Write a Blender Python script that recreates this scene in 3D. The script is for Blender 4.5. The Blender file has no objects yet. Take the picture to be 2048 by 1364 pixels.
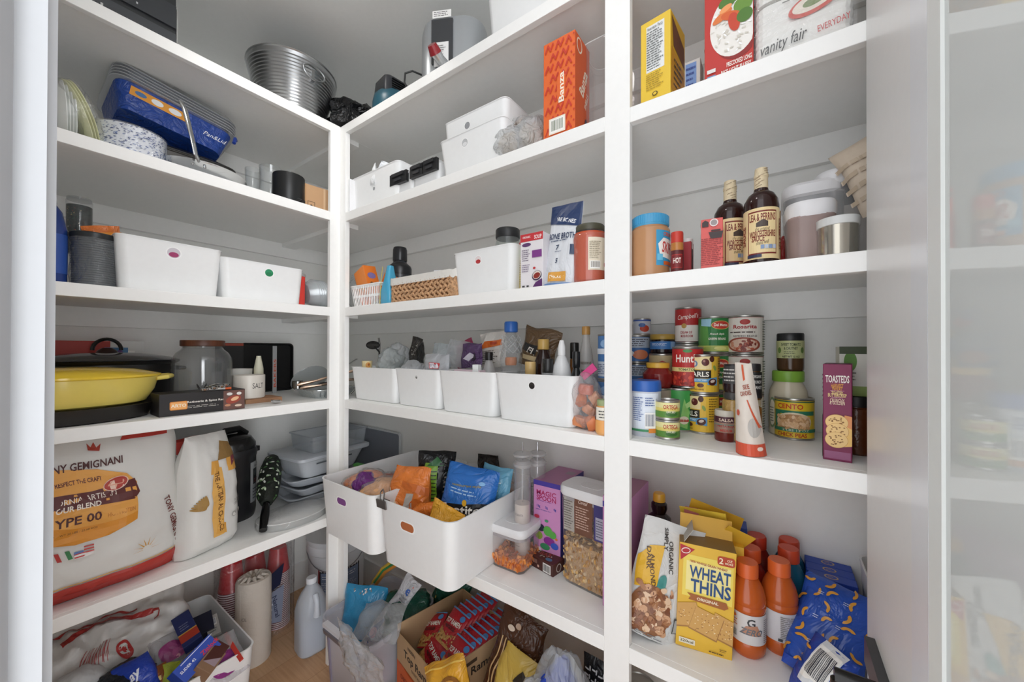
import bpy, bmesh, math, random
from mathutils import Vector, Matrix, Euler, noise
PI=math.pi; R=math.radians
sc=bpy.context.scene
# ---------- camera, world, lights, exposure ----------
CAM=Vector((1.4875,-0.8504,1.2818)); F=746.76; CX=1032.66; CY=694.57; YAW=0.6092; PIT=0.0050; ROL=0.0029
fw=Vector((-math.sin(YAW)*math.cos(PIT),math.cos(YAW)*math.cos(PIT),math.sin(PIT)))
r0=Vector((math.cos(YAW),math.sin(YAW),0)); u0=r0.cross(fw)
rt=r0*math.cos(ROL)+u0*math.sin(ROL); up=u0*math.cos(ROL)-r0*math.sin(ROL)
cd=bpy.data.cameras.new('camera'); co=bpy.data.objects.new('camera',cd); sc.collection.objects.link(co)
co.matrix_world=Matrix(((rt.x,up.x,-fw.x,CAM.x),(rt.y,up.y,-fw.y,CAM.y),(rt.z,up.z,-fw.z,CAM.z),(0,0,0,1)))
cd.sensor_width=36; cd.lens=F/2048*36; cd.clip_start=0.01
cd.shift_x=(1024-CX)/2048; cd.shift_y=(CY-682)/2048
sc.camera=co
sc.cycles.transparent_max_bounces=24; sc.cycles.max_bounces=14; sc.cycles.diffuse_bounces=8
sc.view_settings.view_transform='Standard'; sc.view_settings.look='None'; sc.view_settings.gamma=1
sc.view_settings.use_curve_mapping=False; sc.view_settings.exposure=0.0
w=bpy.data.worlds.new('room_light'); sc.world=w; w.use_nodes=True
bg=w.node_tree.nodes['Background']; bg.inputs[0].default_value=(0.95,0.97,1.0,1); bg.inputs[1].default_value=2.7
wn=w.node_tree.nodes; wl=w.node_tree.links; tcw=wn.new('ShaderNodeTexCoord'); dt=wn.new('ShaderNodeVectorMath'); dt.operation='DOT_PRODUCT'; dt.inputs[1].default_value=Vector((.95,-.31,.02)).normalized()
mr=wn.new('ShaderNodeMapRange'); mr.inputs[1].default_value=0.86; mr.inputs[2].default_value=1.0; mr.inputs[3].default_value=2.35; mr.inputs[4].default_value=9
wl.new(tcw.outputs['Generated'],dt.inputs[0]); wl.new(dt.outputs['Value'],mr.inputs[0]); wl.new(mr.outputs[0],bg.inputs[1])   # bright lobe added to the world light to lift the left-wall bays
LX,LY,CEIL=0.26,-0.27,2.585
ld=bpy.data.lights.new('ceiling_lamp_light','SPOT'); ld.spot_size=R(125); ld.spot_blend=1.0; ld.shadow_soft_size=0.06; ld.energy=12; ld.color=(1,0.965,0.92)
lo=bpy.data.objects.new('ceiling_lamp_light',ld); lo.location=(LX,LY,CEIL-0.03); sc.collection.objects.link(lo)
l2=bpy.data.lights.new('ceiling_lamp_light','AREA'); l2.shape='DISK'; l2.size=0.14; l2.energy=1.0; l2.color=(1,0.965,0.93)
LX2,LY2=0.98,-0.62
lo2=bpy.data.objects.new('ceiling_lamp_light',l2); lo2.location=(LX2,LY2,CEIL-0.03); sc.collection.objects.link(lo2)
# shelf heights
A,B,C_,D,E_=2.2035,1.8390,1.45,1.0740,0.6002; TH=0.0353; BT=0.018
XL,YB,XR,YE=-0.615,0.368,1.95,-0.98; XJ=1.6111
# ---------- survey helpers: a sight line met with a plane of the room ----------
def ray(px,py): return fw+rt*((px-CX)/F)-up*((py-CY)/F)
def PZ(px,py,z): d=ray(px,py); return CAM+d*((z-CAM.z)/d.z)
def PY(px,py,y): d=ray(px,py); return CAM+d*((y-CAM.y)/d.y)
def PX(px,py,x): d=ray(px,py); return CAM+d*((x-CAM.x)/d.x)
def HT(pt,py,px=None):
    d=Vector((pt[0],pt[1],0))-Vector((CAM.x,CAM.y,0))
    x=(d.dot(rt))/max(1e-6,d.dot(fw)); b=(CY-py)/F
    dd=fw+rt*x+up*b; return CAM.z+dd.z*math.hypot(d.x,d.y)/math.hypot(dd.x,dd.y)
# ---------- materials ----------
MC={}
def lin(h):
    h=h.lstrip('#'); o=[]
    for i in (0,2,4):
        c=int(h[i:i+2],16)/255; o.append(c/12.92 if c<=0.04045 else ((c+0.055)/1.055)**2.4)
    return (o[0],o[1],o[2],1)
def crease(N,L,nz,bp,scale):
    nz.inputs['Scale'].default_value=scale*.7; nz.inputs['Distortion'].default_value=1.1; nz.inputs['Detail'].default_value=4
    s_=N.new('ShaderNodeMath'); s_.operation='SUBTRACT'; s_.inputs[1].default_value=.5; a_=N.new('ShaderNodeMath'); a_.operation='ABSOLUTE'
    p_=N.new('ShaderNodeMath'); p_.operation='POWER'; p_.inputs[1].default_value=.7
    L.new(nz.outputs[0],s_.inputs[0]); L.new(s_.outputs[0],a_.inputs[0]); L.new(a_.outputs[0],p_.inputs[0]); L.new(p_.outputs[0],bp.inputs['Height'])
def mt(col,rough=0.5,metal=0.0,kind='',bump=0.0,scale=60.0):
    """procedural paint / plastic / paper; kind: clear, milky, wood, weave, speck, wrinkle"""
    k=(col,rough,metal,kind,bump,scale)
    if k in MC: return MC[k]
    m=bpy.data.materials.new(('%s_%s'%(kind or 'coated',col.lstrip('#')))); m.use_nodes=True
    nt=m.node_tree; N=nt.nodes; L=nt.links; b=N['Principled BSDF']; out=N['Material Output']
    b.inputs['Base Color'].default_value=lin(col); b.inputs['Roughness'].default_value=rough; b.inputs['Metallic'].default_value=metal
    tc=N.new('ShaderNodeTexCoord'); nz=N.new('ShaderNodeTexNoise'); nz.inputs['Scale'].default_value=scale; nz.inputs['Detail'].default_value=3
    L.new(tc.outputs['Object'],nz.inputs['Vector'])
    if kind in('clear','milky'):
        tr=N.new('ShaderNodeBsdfTransparent'); tr.inputs[0].default_value=tuple(x**.25 for x in lin(col))
        gl=N.new('ShaderNodeBsdfGlossy');  gl.inputs['Roughness'].default_value=rough
        fr=N.new('ShaderNodeLayerWeight'); pw=N.new('ShaderNodeMath'); pw.operation='POWER'; pw.inputs[1].default_value=3.5; L.new(fr.outputs['Facing'],pw.inputs[0])
        mu=N.new('ShaderNodeMath'); mu.operation='MULTIPLY_ADD'; mu.inputs[1].default_value=0.75; mu.inputs[2].default_value=0.05; L.new(pw.outputs[0],mu.inputs[0])
        mx=N.new('ShaderNodeMixShader'); L.new(mu.outputs[0],mx.inputs[0]); L.new(tr.outputs[0],mx.inputs[1]); L.new(gl.outputs[0],mx.inputs[2])
        df=N.new('ShaderNodeBsdfDiffuse'); df.inputs[0].default_value=lin('dfe2e4' if kind=='clear' else col)
        m2=N.new('ShaderNodeMixShader'); m2.inputs[0].default_value={'clear':0.05,'milky':0.5}[kind]+metal
        L.new(mx.outputs[0],m2.inputs[1]); L.new(df.outputs[0],m2.inputs[2]); L.new(m2.outputs[0],out.inputs[0])
        if kind=='milky': tr.inputs[0].default_value=tuple(x**.4 for x in lin(col))
        if bump:
            bp=N.new('ShaderNodeBump'); bp.inputs['Strength'].default_value=bump; bp.inputs['Distance'].default_value=0.01
            crease(N,L,nz,bp,scale); bp.inputs['Distance'].default_value=0.02
            L.new(bp.outputs[0],gl.inputs['Normal']); L.new(bp.outputs[0],fr.inputs['Normal']); L.new(bp.outputs[0],df.inputs['Normal'])
    else:
        if kind=='wood':
            mp=N.new('ShaderNodeMapping'); mp.inputs['Scale'].default_value=(6,90,6); L.new(tc.outputs['Object'],mp.inputs[0]); L.new(mp.outputs[0],nz.inputs['Vector']); nz.inputs['Scale'].default_value=1.5
        cr=N.new('ShaderNodeValToRGB'); c=lin(col); a={'wood':0.35,'weave':0.4,'speck':0.6}.get(kind,0.012)
        cr.color_ramp.elements[0].position=0.3; cr.color_ramp.elements[1].position=0.7
        cr.color_ramp.elements[0].color=(c[0]*(1-a),c[1]*(1-a),c[2]*(1-a),1); cr.color_ramp.elements[1].color=(min(1,c[0]*(1+a*.6)),min(1,c[1]*(1+a*.6)),min(1,c[2]*(1+a*.6)),1)
        L.new(nz.outputs[0],cr.inputs[0]); L.new(cr.outputs[0],b.inputs['Base Color'])
        if bump:
            bp=N.new('ShaderNodeBump'); bp.inputs['Strength'].default_value=bump; bp.inputs['Distance'].default_value=0.01
            if kind=='wrinkle': crease(N,L,nz,bp,scale); bp.inputs['Distance'].default_value=0.02
            else: L.new(nz.outputs[0],bp.inputs['Height'])
            L.new(bp.outputs[0],b.inputs['Normal'])
    MC[k]=m; return m
WHT=lambda:mt('e6e6e4',0.45)
def foil(c,r=0.28,b=0.5,s=35): return mt(c,r,0.0,'wrinkle',b,s)
# ---------- mesh builder ----------
def rot3(e): return Euler(e).to_matrix()
class M:
    def __init__(s): s.v=[]; s.f=[]; s.m=[]; s.ms=[]
    def mi(s,m):
        if isinstance(m,str): m=mt(m)
        if m not in s.ms: s.ms.append(m)
        return s.ms.index(m)
    def add(s,vs,fs,m,T=None):
        o=len(s.v); i=s.mi(m)
        for v in vs: s.v.append(tuple(T@Vector(v)) if T is not None else tuple(v))
        for f in fs: s.f.append([a+o for a in f]); s.m.append(i)
    def box(s,c,d,m,rot=None,cols=None):
        x,y,z=d[0]/2,d[1]/2,d[2]/2
        T=Matrix.Translation(c)@(rot3(rot).to_4x4() if rot else Matrix.Identity(4))
        vs=[(-x,-y,-z),(x,-y,-z),(x,y,-z),(-x,y,-z),(-x,-y,z),(x,-y,z),(x,y,z),(-x,y,z)]
        fs=dict(f=(0,1,5,4),r=(1,2,6,5),b=(2,3,7,6),l=(3,0,4,7),t=(4,5,6,7),u=(3,2,1,0))
        o=len(s.v)
        for v in vs: s.v.append(tuple(T@Vector(v)))
        for k,f in fs.items():
            s.f.append([a+o for a in f]); s.m.append(s.mi((cols or {}).get(k,m)))
        return s
    def loft(s,rings,m,c0=True,c1=True,T=None):
        """rings: [(list of (x,y), z[, mat])]"""
        n=len(rings[0][0]); o=len(s.v)
        for rg in rings:
            for p in rg[0]:
                v=Vector((p[0],p[1],rg[1])); s.v.append(tuple(T@v) if T is not None else tuple(v))
        for k in range(len(rings)-1):
            i=s.mi(rings[k][2] if len(rings[k])>2 and rings[k][2] is not None else m)
            for j in range(n):
                j2=(j+1)%n; s.f.append([o+k*n+j,o+k*n+j2,o+(k+1)*n+j2,o+(k+1)*n+j]); s.m.append(i)
        if c0: s.f.append([o+j for j in range(n)][::-1]); s.m.append(s.mi(m if len(rings[0])<3 or rings[0][2] is None else rings[0][2]))
        if c1:
            k=len(rings)-1; q=rings[k-1][2] if len(rings[k-1])>2 and rings[k-1][2] is not None else m
            s.f.append([o+k*n+j for j in range(n)]); s.m.append(s.mi(q))
        return s
    def lathe(s,prof,m,seg=32,T=None,c0=True,c1=True,sx=1,sy=1):
        return s.loft([([(p[0]*sx*math.cos(2*PI*j/seg),p[0]*sy*math.sin(2*PI*j/seg)) for j in range(seg)],p[1])+((p[2],) if len(p)>2 else ()) for p in prof],m,c0,c1,T)
    def tube(s,pts,r,m,seg=8,closed=False,flat=1.0):
        pts=[Vector(p) for p in pts]; n=len(pts); o=len(s.v); i=s.mi(m); prev=None
        for k,p in enumerate(pts):
            a=pts[(k-1)%n] if (k>0 or closed) else p; b=pts[(k+1)%n] if (k<n-1 or closed) else p
            t=(b-a).normalized()
            ref=prev if prev is not None else (Vector((0,0,1)) if abs(t.z)<.9 else Vector((1,0,0)))
            x=(ref-t*ref.dot(t)).normalized(); y=t.cross(x); prev=x
            rr=r[k] if isinstance(r,(list,tuple)) else r
            for j in range(seg):
                an=2*PI*j/seg; s.v.append(tuple(p+x*(rr*math.cos(an))+y*(rr*flat*math.sin(an))))
        for k in range(n if closed else n-1):
            for j in range(seg):
                j2=(j+1)%seg; k2=(k+1)%n; s.f.append([o+k*seg+j,o+k*seg+j2,o+k2*seg+j2,o+k2*seg+j]); s.m.append(i)
        if not closed:
            s.f.append([o+j for j in range(seg)][::-1]); s.m.append(i); s.f.append([o+(n-1)*seg+j for j in range(seg)]); s.m.append(i)
        return s
    def grid(s,fn,nu,nv,m,wrap=False,T=None):
        o=len(s.v); i=s.mi(m)
        for a in range(nu+1):
            for b in range(nv+1):
                v=Vector(fn(a/nu,b/nv)); s.v.append(tuple(T@v) if T is not None else tuple(v))
        for a in range(nu):
            for b in range(nv): q=o+a*(nv+1)+b; s.f.append([q,q+nv+1,q+nv+2,q+1]); s.m.append(i)
        return s
    def build(s,name,parent=None,ang=35,loc=None,rot=None,sub=0):
        me=bpy.data.meshes.new(name); me.from_pydata(s.v,[],s.f)
        for m in s.ms: me.materials.append(m)
        me.polygons.foreach_set('material_index',s.m); me.update()
        bm=bmesh.new(); bm.from_mesh(me); bmesh.ops.recalc_face_normals(bm,faces=bm.faces) if name not in('printing',) else None
        bm.to_mesh(me); bm.free()
        me.shade_smooth(); me.set_sharp_from_angle(angle=R(ang))
        o=bpy.data.objects.new(name,me); sc.collection.objects.link(o)
        if parent: o.parent=parent
        if loc is not None: o.location=loc
        if rot is not None: o.rotation_euler=rot
        if sub: md=o.modifiers.new('s','SUBSURF'); md.levels=md.render_levels=sub
        return o
def circ(r,n=32,cx=0,cy=0): return [(cx+r*math.cos(2*PI*j/n),cy+r*math.sin(2*PI*j/n)) for j in range(n)]
def rrect(w,d,r,n=5,cx=0,cy=0):
    r=min(r,w/2-1e-4,d/2-1e-4); o=[]
    for q,(sx,sy) in enumerate(((1,1),(-1,1),(-1,-1),(1,-1))):
        for k in range(n+1):
            a=q*PI/2+k*PI/2/n; o.append((cx+sx*(w/2-r)+r*math.cos(a),cy+sy*(d/2-r)+r*math.sin(a)))
    return o
def thing(name,label,cat,loc=(0,0,0),rz=0,group=None,rot=None):
    o=bpy.data.objects.new(name,None); o.empty_display_size=0.05; sc.collection.objects.link(o)
    o.location=loc; o.rotation_euler=rot if rot is not None else (0,0,rz)
    o['label']=label; o['category']=cat
    if group: o['group']=group
    return o
def tag(o,label,cat,group=None):
    o['label']=label; o['category']=cat
    if group: o['group']=group
    return o
def struct(o): o['kind']='structure'; return o
def dup(root,loc,rz=None,label=None,rot=None):
    def cp(o,par):
        c=o.copy(); sc.collection.objects.link(c)
        if par: c.parent=par
        for ch in list(o.children): cp(ch,c)
        return c
    r=cp(root,None); r.location=loc
    if rz is not None: r.rotation_euler=(0,0,rz)
    if rot is not None: r.rotation_euler=rot
    if label: r['label']=label
    return r
# ---------- printing: words and shapes laid on a surface ----------
TX={}
def textmesh(t,bold,ital):
    k=(t,bold,ital)
    if k in TX: return TX[k]
    cu=bpy.data.curves.new('t','FONT'); cu.body=t; cu.size=1; cu.resolution_u=2; cu.offset=0.022 if bold else 0.0; cu.shear=0.35 if ital else 0
    o=bpy.data.objects.new('t',cu); sc.collection.objects.link(o); bpy.context.view_layer.update()
    me=o.to_mesh(); vs=[(v.co.x,v.co.y) for v in me.vertices]; fs=[list(p.vertices) for p in me.polygons]
    o.to_mesh_clear(); bpy.data.objects.remove(o); bpy.data.curves.remove(cu)
    if not vs: vs=[(0,0)]
    x0=min(v[0] for v in vs); x1=max(v[0] for v in vs); y0=min(v[1] for v in vs); y1=max(v[1] for v in vs)
    TX[k]=(vs,fs,x0,x1,y0,y1); return TX[k]
def items2d(items):
    out=[]; rn=random.Random(7)
    for it in items:
        k=it[0]
        if k=='r': _,a,b,c,d,col=it; out.append(([(a,b),(c,b),(c,d),(a,d)],[[0,1,2,3]],col))
        elif k=='e': 
            _,a,b,ru,rv,col=it[:6]; ro=it[6] if len(it)>6 else 0; n=28; ps=[]
            for j in range(n):
                x=ru*math.cos(2*PI*j/n); y=rv*math.sin(2*PI*j/n); ps.append((a+x*math.cos(ro)-y*math.sin(ro),b+x*math.sin(ro)+y*math.cos(ro)))
            out.append((ps,[list(range(n))],col))
        elif k=='p': out.append((list(it[1]),[list(range(len(it[1])))],it[2]))
        elif k in('t','T','i','I'):   # text centred: (k,text,u,v,height,color,[rot],[width])
            _,t,a,b,h,col=it[:6]; ro=R(it[6]) if len(it)>6 else 0; wd=it[7] if len(it)>7 else None
            vs,fs,x0,x1,y0,y1=textmesh(t,k in'TI',k in'iI')
            s=h/max(1e-6,(y1-y0)); sx=wd/(x1-x0) if wd else s; ps=[]
            for v in vs:
                x=(v[0]-(x0+x1)/2)*sx; y=(v[1]-(y0+y1)/2)*s; ps.append((a+x*math.cos(ro)-y*math.sin(ro),b+x*math.sin(ro)+y*math.cos(ro)))
            out.append((ps,fs,col))
        elif k=='bc':
            _,a,b,c,d,col=it; out.append(([(a,b),(c,b),(c,d),(a,d)],[[0,1,2,3]],'f4f2ee'))
            x=a+(c-a)*.08
            while x<c-(c-a)*.1:
                wd=(c-a)*rn.choice((.02,.035,.05)); out.append(([(x,b+(d-b)*.15),(x+wd,b+(d-b)*.15),(x+wd,d-(d-b)*.1),(x,d-(d-b)*.1)],[[0,1,2,3]],col)); x+=wd+(c-a)*rn.choice((.025,.04))
        elif k=='l':  # fine print as hairline rows
            _,a,b,c,d,n,col=it[:7]
            for i in range(n):
                y=b+(d-b)*(i+.3)/n; hh=(d-b)/n*.36; x=a; e=a+(c-a)*rn.uniform(.7,1)
                while x<e:
                    q=min(e,x+(c-a)*rn.uniform(.08,.3)); out.append(([(x,y),(q,y),(q,y+hh),(x,y+hh)],[[0,1,2,3]],col)); x=q+(c-a)*.035
        elif k=='dots': # (k,u0,v0,u1,v1,n,size,col)
            _,a,b,c,d,n,sz,col=it
            for i in range(n):
                x=rn.uniform(a,c); y=rn.uniform(b,d); s1=sz*rn.uniform(.5,1.2); s2=sz*rn.uniform(.4,1); t=rn.uniform(0,PI)
                out.append(([(x+s1*math.cos(q)*math.cos(t)-s2*math.sin(q)*math.sin(t),y+s1*math.cos(q)*math.sin(t)+s2*math.sin(q)*math.cos(t)) for q in [2*PI*j/7 for j in range(7)]],[list(range(7))],col if isinstance(col,str) else rn.choice(col)))
    return out
def printing(par,items,fn,du=None,dv=None,name='printed_label',rough=0.45,label=None,eps=0.00012):
    bm=bmesh.new(); ms=[]; 
    for li,(ps,fs,col) in enumerate(items2d(items)):
        m=col if not isinstance(col,str) else mt(col,rough)
        if m not in ms: ms.append(m)
        mi=ms.index(m); z=0.0004+li*eps if li<14 else 0.0004+14*eps+(li-14)*eps*0.02
        vv=[bm.verts.new((p[0],p[1],z)) for p in ps]
        for f in fs:
            try: fc=bm.faces.new([vv[i] for i in f]); fc.material_index=mi
            except ValueError: pass
    for ax,st in ((0,du),(1,dv)):
        if not st: continue
        cs=[v.co[ax] for v in bm.verts]; lo_,hi_=min(cs),max(cs); k=math.ceil(lo_/st)
        while k*st<hi_:
            p=[0,0,0]; p[ax]=k*st; nn=[0,0,0]; nn[ax]=1
            bmesh.ops.bisect_plane(bm,geom=bm.verts[:]+bm.edges[:]+bm.faces[:],plane_co=p,plane_no=nn,dist=1e-7); k+=1
    for f in bm.faces:
        if f.normal.z<0: f.normal_flip()
    for v in bm.verts: v.co=Vector(fn(v.co.x,v.co.y,v.co.z))
    me=bpy.data.meshes.new(name); bm.to_mesh(me); bm.free()
    for m in ms: me.materials.append(m)
    o=bpy.data.objects.new(name,me); sc.collection.objects.link(o); o.parent=par
    if label: o['label']=label
    return o
def facemap(w,d,h,side='f'):
    return {'f':lambda u,v,o:(u,-d/2-o,v),'l':lambda u,v,o:(-w/2-o,-u,v),'r':lambda u,v,o:(w/2+o,u,v),'t':lambda u,v,o:(u,v,h+o),'b':lambda u,v,o:(-u,d/2+o,v)}[side]
def cylmap(r,z0=0): return lambda u,v,o:((r+o)*math.sin(u/r),-(r+o)*math.cos(u/r),z0+v)
def facecam(p,off=0): return math.atan2(CAM.y-p[1],CAM.x-p[0])+PI/2+off
# fits from sight lines
def fitR(pxl,pxr,pxt,pyt,Y,Z):
    a=PY(pxl,pyt,Y); b=PY(pxr,pyt,Y); return (a.x+b.x)/2,b.x-a.x,PY(pxt,pyt,Y).z-Z
def fitL(pxl,pxr,pxt,pyt,X,Z):
    a=PX(pxl,pyt,X); b=PX(pxr,pyt,X); return (a.y+b.y)/2,b.y-a.y,PX(pxt,pyt,X).z-Z
def ang(px): d=ray(px,CY); return math.atan2(d.y,d.x)
def fitC(pxl,pxr,pyt,Z,Y=None,X=None,pyb=None):
    """round thing between two columns: centre on plane Y or X, or its near bottom edge seen at pyb"""
    a1,a2=ang(pxl),ang(pxr); a=(a1+a2)/2; hf=abs(a1-a2)/2; dx,dy=math.cos(a),math.sin(a)
    pm=(pxl+pxr)/2
    if Y is not None: Dd=(Y-CAM.y)/dy
    elif X is not None: Dd=(X-CAM.x)/dx
    else:
        q=PZ(pm,pyb,Z); Dd=math.hypot(q.x-CAM.x,q.y-CAM.y)/(1-math.sin(hf))
    r=Dd*math.sin(hf); d=ray(pm,pyt); s=d.z/math.hypot(d.x,d.y)
    z=CAM.z+s*(Dd-r if s>0 else Dd+r)
    return Vector((CAM.x+dx*Dd,CAM.y+dy*Dd,Z)),r,z-Z
# ---------- makers ----------
def boxthing(name,label,cat,loc,w,d,h,rz=0,col='cccccc',cols=None,f=None,l=None,r=None,t=None,group=None,rough=0.5,rot=None,part='carton',wear=0):
    o=thing(name,label,cat,loc,rz,group,rot)
    m=M(); cc={k:(mt(v,rough) if isinstance(v,str) else v) for k,v in (cols or {}).items()}
    m.box((0,0,h/2),(w,d,h),mt(col,rough) if isinstance(col,str) else col,cols=cc); ob=m.build(part,o)
    md=ob.modifiers.new('b','BEVEL'); md.width=min(0.0012,d*.1); md.segments=2
    for it,s in ((f,'f'),(l,'l'),(r,'r'),(t,'t')):
        if it: printing(o,it,facemap(w,d,h,s),rough=rough)
    return o
def canthing(name,label,loc,r,h,col,items,rz=None,group=None,cat='can',lid='b9b7b2',off=0):
    o=thing(name,label,cat,loc,facecam(loc,off) if rz is None else rz,group)
    st=mt(lid,0.3,0.9)
    m=M().lathe([(r*.97,0),(r*1.02,0.0015),(r*1.02,0.0035),(r*.985,0.005),(r*.985,h-.005),(r*1.02,h-.0035),(r*1.02,h-.001),(r*.97,h),(r*.95,h-.003),(0.001,h-.003)],st)
    m.build('tin',o)
    m=M().lathe([(r,0.0055),(r,h-.0055)],mt(col,0.42),c0=False,c1=False,seg=48); m.build('paper_wrap',o)
    if items: printing(o,items,cylmap(r,0),du=r*.18)
    return o
def bin_(name,label,loc,w,d,h,rz=0,taper=0.86,hole=None,slot=None,group=None,col='eceded',cat='bin',rad=0.022,t=0.0022,rot=None,mat=None):
    o=thing(name,label,cat,loc,rz,group,rot); mm=mat or mt(col,0.38); m=M()
    wb,db=w*taper,d*(taper+.02)
    rg=[(rrect(wb*.97,db*.97,rad),0),(rrect(wb,db,rad),.003)]
    rg+=[(rrect(wb+(w-wb)*k,db+(d-db)*k,rad),.003+(h-.003)*k) for k in (.5,1)]
    rg+=[(rrect(w+.003,d+.003,rad),h-.001),(rrect(w+.003,d+.003,rad),h+.0015),(rrect(w-2*t,d-2*t,rad),h+.0015)]
    rg+=[(rrect(wb-2*t,db-2*t,rad),.004)]
    m.loft(rg,mm); m.build('tub',o,ang=40)
    def fm(u,v,of):
        k=v/h; return (u,-(db+(d-db)*k)/2-of,v)
    if hole: # (u,v,r,color)
        u,v,r,c=hole; printing(o,[('e',u,v,r*1.18,r*1.18,'f6f6f6'),('e',u,v,r,r,c[0] if isinstance(c,tuple) else c)]+([('e',u,v-r*.35,r*.75,r*.5,c[1])] if isinstance(c,tuple) else []),fm,name='finger_hole')
    for sl in (slot or []):
        u,v,a,b,c=sl
        def rr(k,cc): return ('p',rrect(2*a*k,2*b*(1+(k-1)*a/b),b,4,u,v),cc)
        printing(o,[rr(1.13,'fbfbfb'),rr(1,c)],fm,name='hand_hole')
    return o,fm
def pouchfn(w,h,t,seed=0,cr=0.006,top=0.15,botw=1.0,topw=1.0,stand=False,lean=0.0,curl=0.0,pin=0.5):
    """front surface of a filled bag; u in [-w/2,w/2], v in [0,h]"""
    def th(a,b):  # a in -1..1 , b 0..1
        e=max(0,1-abs(a)**2.6)**.5
        g=(math.sin(PI*min(1,max(0,b)))**pin) if not stand else (min(1,(1-b)/(max(1e-3,1-top*.5)))**.8 if b<1 else 0)
        return max(0,e*g)
    def fn(u,v,o,side=-1):
        a=max(-1,min(1,2*u/w)); b=max(0,min(1,v/h)); k=botw+(topw-botw)*b
        n=noise.noise(Vector((u*22+seed*7.3,v*22+side*3.1,seed)))*cr*2+noise.noise(Vector((u*60+seed,v*60,seed+side*5)))*cr*.7
        T=th(a,b)
        x=u*k+noise.noise(Vector((v*16,seed*3.7,a*1.5)))*cr*1.6; y=side*(t/2*T+o)+n*(T**.5)*-side*-1
        z=v+noise.noise(Vector((u*16,seed*1.9,2)))*cr*1.6*b
        y+=lean*b*b*h+curl*math.sin(b*PI)
        return (x,y,z)
    return fn
def pouch(name,label,cat,loc,w,h,t,rot=(0,0,0),mat='cccccc',items=None,seed=0,group=None,back=None,parent=None,nu=22,nv=26,part='film',lab=None,du=.012,**kw):
    o=thing(name,label,cat,loc,0,group,rot) if parent is None else parent
    fn=pouchfn(w,h,t,seed,**kw); mm=mat if not isinstance(mat,str) else foil(mat)
    m=M(); m.grid(lambda a,b:fn((a-.5)*w,b*h,0,-1),nu,nv,mm); m.grid(lambda a,b:fn((a-.5)*w,b*h,0,1),nu,nv,back or mm)
    ob=m.build(part,o,ang=60)
    if items: printing(o,items,lambda u,v,of:fn(u,v,of+.0018,-1),du=du,dv=du,rough=.35)
    return o,fn
def lump(name,label,cat,loc,size,mat,seed=0,amp=.25,rot=(0,0,0),group=None,parent=None,part='bag_film',nz=1.6,n=28):
    """crumpled closed bag"""
    o=thing(name,label,cat,loc,0,group,rot) if parent is None else parent
    def f(a,b):
        th=a*2*PI; ph=-PI/2+b*PI; d=Vector((math.cos(th)*math.cos(ph),math.sin(th)*math.cos(ph),math.sin(ph)))
        k=1+amp*noise.noise(d*nz+Vector((seed,0,0)))*1.6+amp*.55*noise.noise(d*nz*3.1+Vector((0,seed,0)))+amp*.25*abs(noise.noise(d*nz*8+Vector((0,0,seed))))
        return (d.x*size[0]/2*k,d.y*size[1]/2*k,max(0.0,size[2]/2*(1+d.z*k)))
    M().grid(f,n*2,n,mat if not isinstance(mat,str) else foil(mat)).build(part,o,ang=50)
    return o
def jar(name,label,loc,r,h,body,lid,rz=None,cat='jar',lidh=.014,lidr=.9,shoulder=.1,neck=.82,items=None,fill=None,group=None,lidmat=None,off=0,bulge=0,glassr=None):
    """round jar: glass body, contents, lid, label"""
    o=thing(name,label,cat,loc,facecam(loc,off) if rz is None else rz,group); hb=h-lidh
    pr=[(r*.9,0),(r*.985,.003),(r,.008)]+[(r*(1+bulge*math.sin(PI*k/4)),.008+(hb*(1-shoulder)-.008)*k/4) for k in (1,2,3)]+[(r,hb*(1-shoulder)),(r*.95,hb*(1-shoulder*.6)),(r*neck,hb-.004),(r*neck,hb)]
    M().lathe(pr,body if not isinstance(body,str) else mt(body,.22),seg=40).build('jar_body' if not fill else 'glass',o)
    if fill:
        c,top=fill; M().lathe([(r*.88,.003)]+[(p[0]*.965,p[1]) for p in pr[2:] if p[1]<top*h]+[(r*.9,top*h)],c if not isinstance(c,str) else mt(c,.5),seg=40).build('contents',o)
    lr=r*lidr; lm=lidmat or mt(lid,.4)
    M().lathe([(lr*.97,hb-.002),(lr,hb),(lr,h-.003),(lr*.95,h),(lr*.9,h-.001)],lm,seg=40).build('lid',o)
    if items: printing(o,items,cylmap(r*(1+bulge*.9),0),du=r*.15)
    return o
def bottle(name,label,loc,prof,mats,rz=None,cat='bottle',parts=None,items=None,lr=None,group=None,off=0,seg=36):
    """prof: list of (partname,[(r,z)..],mat)"""
    o=thing(name,label,cat,loc,facecam(loc,off) if rz is None else rz,group)
    for pn,pf,mm in prof: M().lathe(pf,mm if not isinstance(mm,str) else mt(mm,.3),seg=seg).build(pn,o)
    if items: printing(o,items,cylmap(lr,0),du=lr*.15)
    return o
# ---------- the room ----------
PAINT=mt('f4f4f2',0.42); WALL=mt('f0f0ed',0.6)
def sbox(name,x0,x1,y0,y1,z0,z1,m,parent=None):
    return M().box(((x0+x1)/2,(y0+y1)/2,(z0+z1)/2),(x1-x0,y1-y0,z1-z0),m).build(name,parent)
struct(sbox('wall_left',XL-.1,XL,YE-.1,YB+.1,0,CEIL,WALL))
struct(sbox('wall_back',XL,XR+.1,YB,YB+.1,0,CEIL,WALL))
struct(sbox('ceiling',XL-.1,XR+.1,-1.06,YB+.1,CEIL,CEIL+.1,mt('f0f0ee',0.7)))
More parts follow.
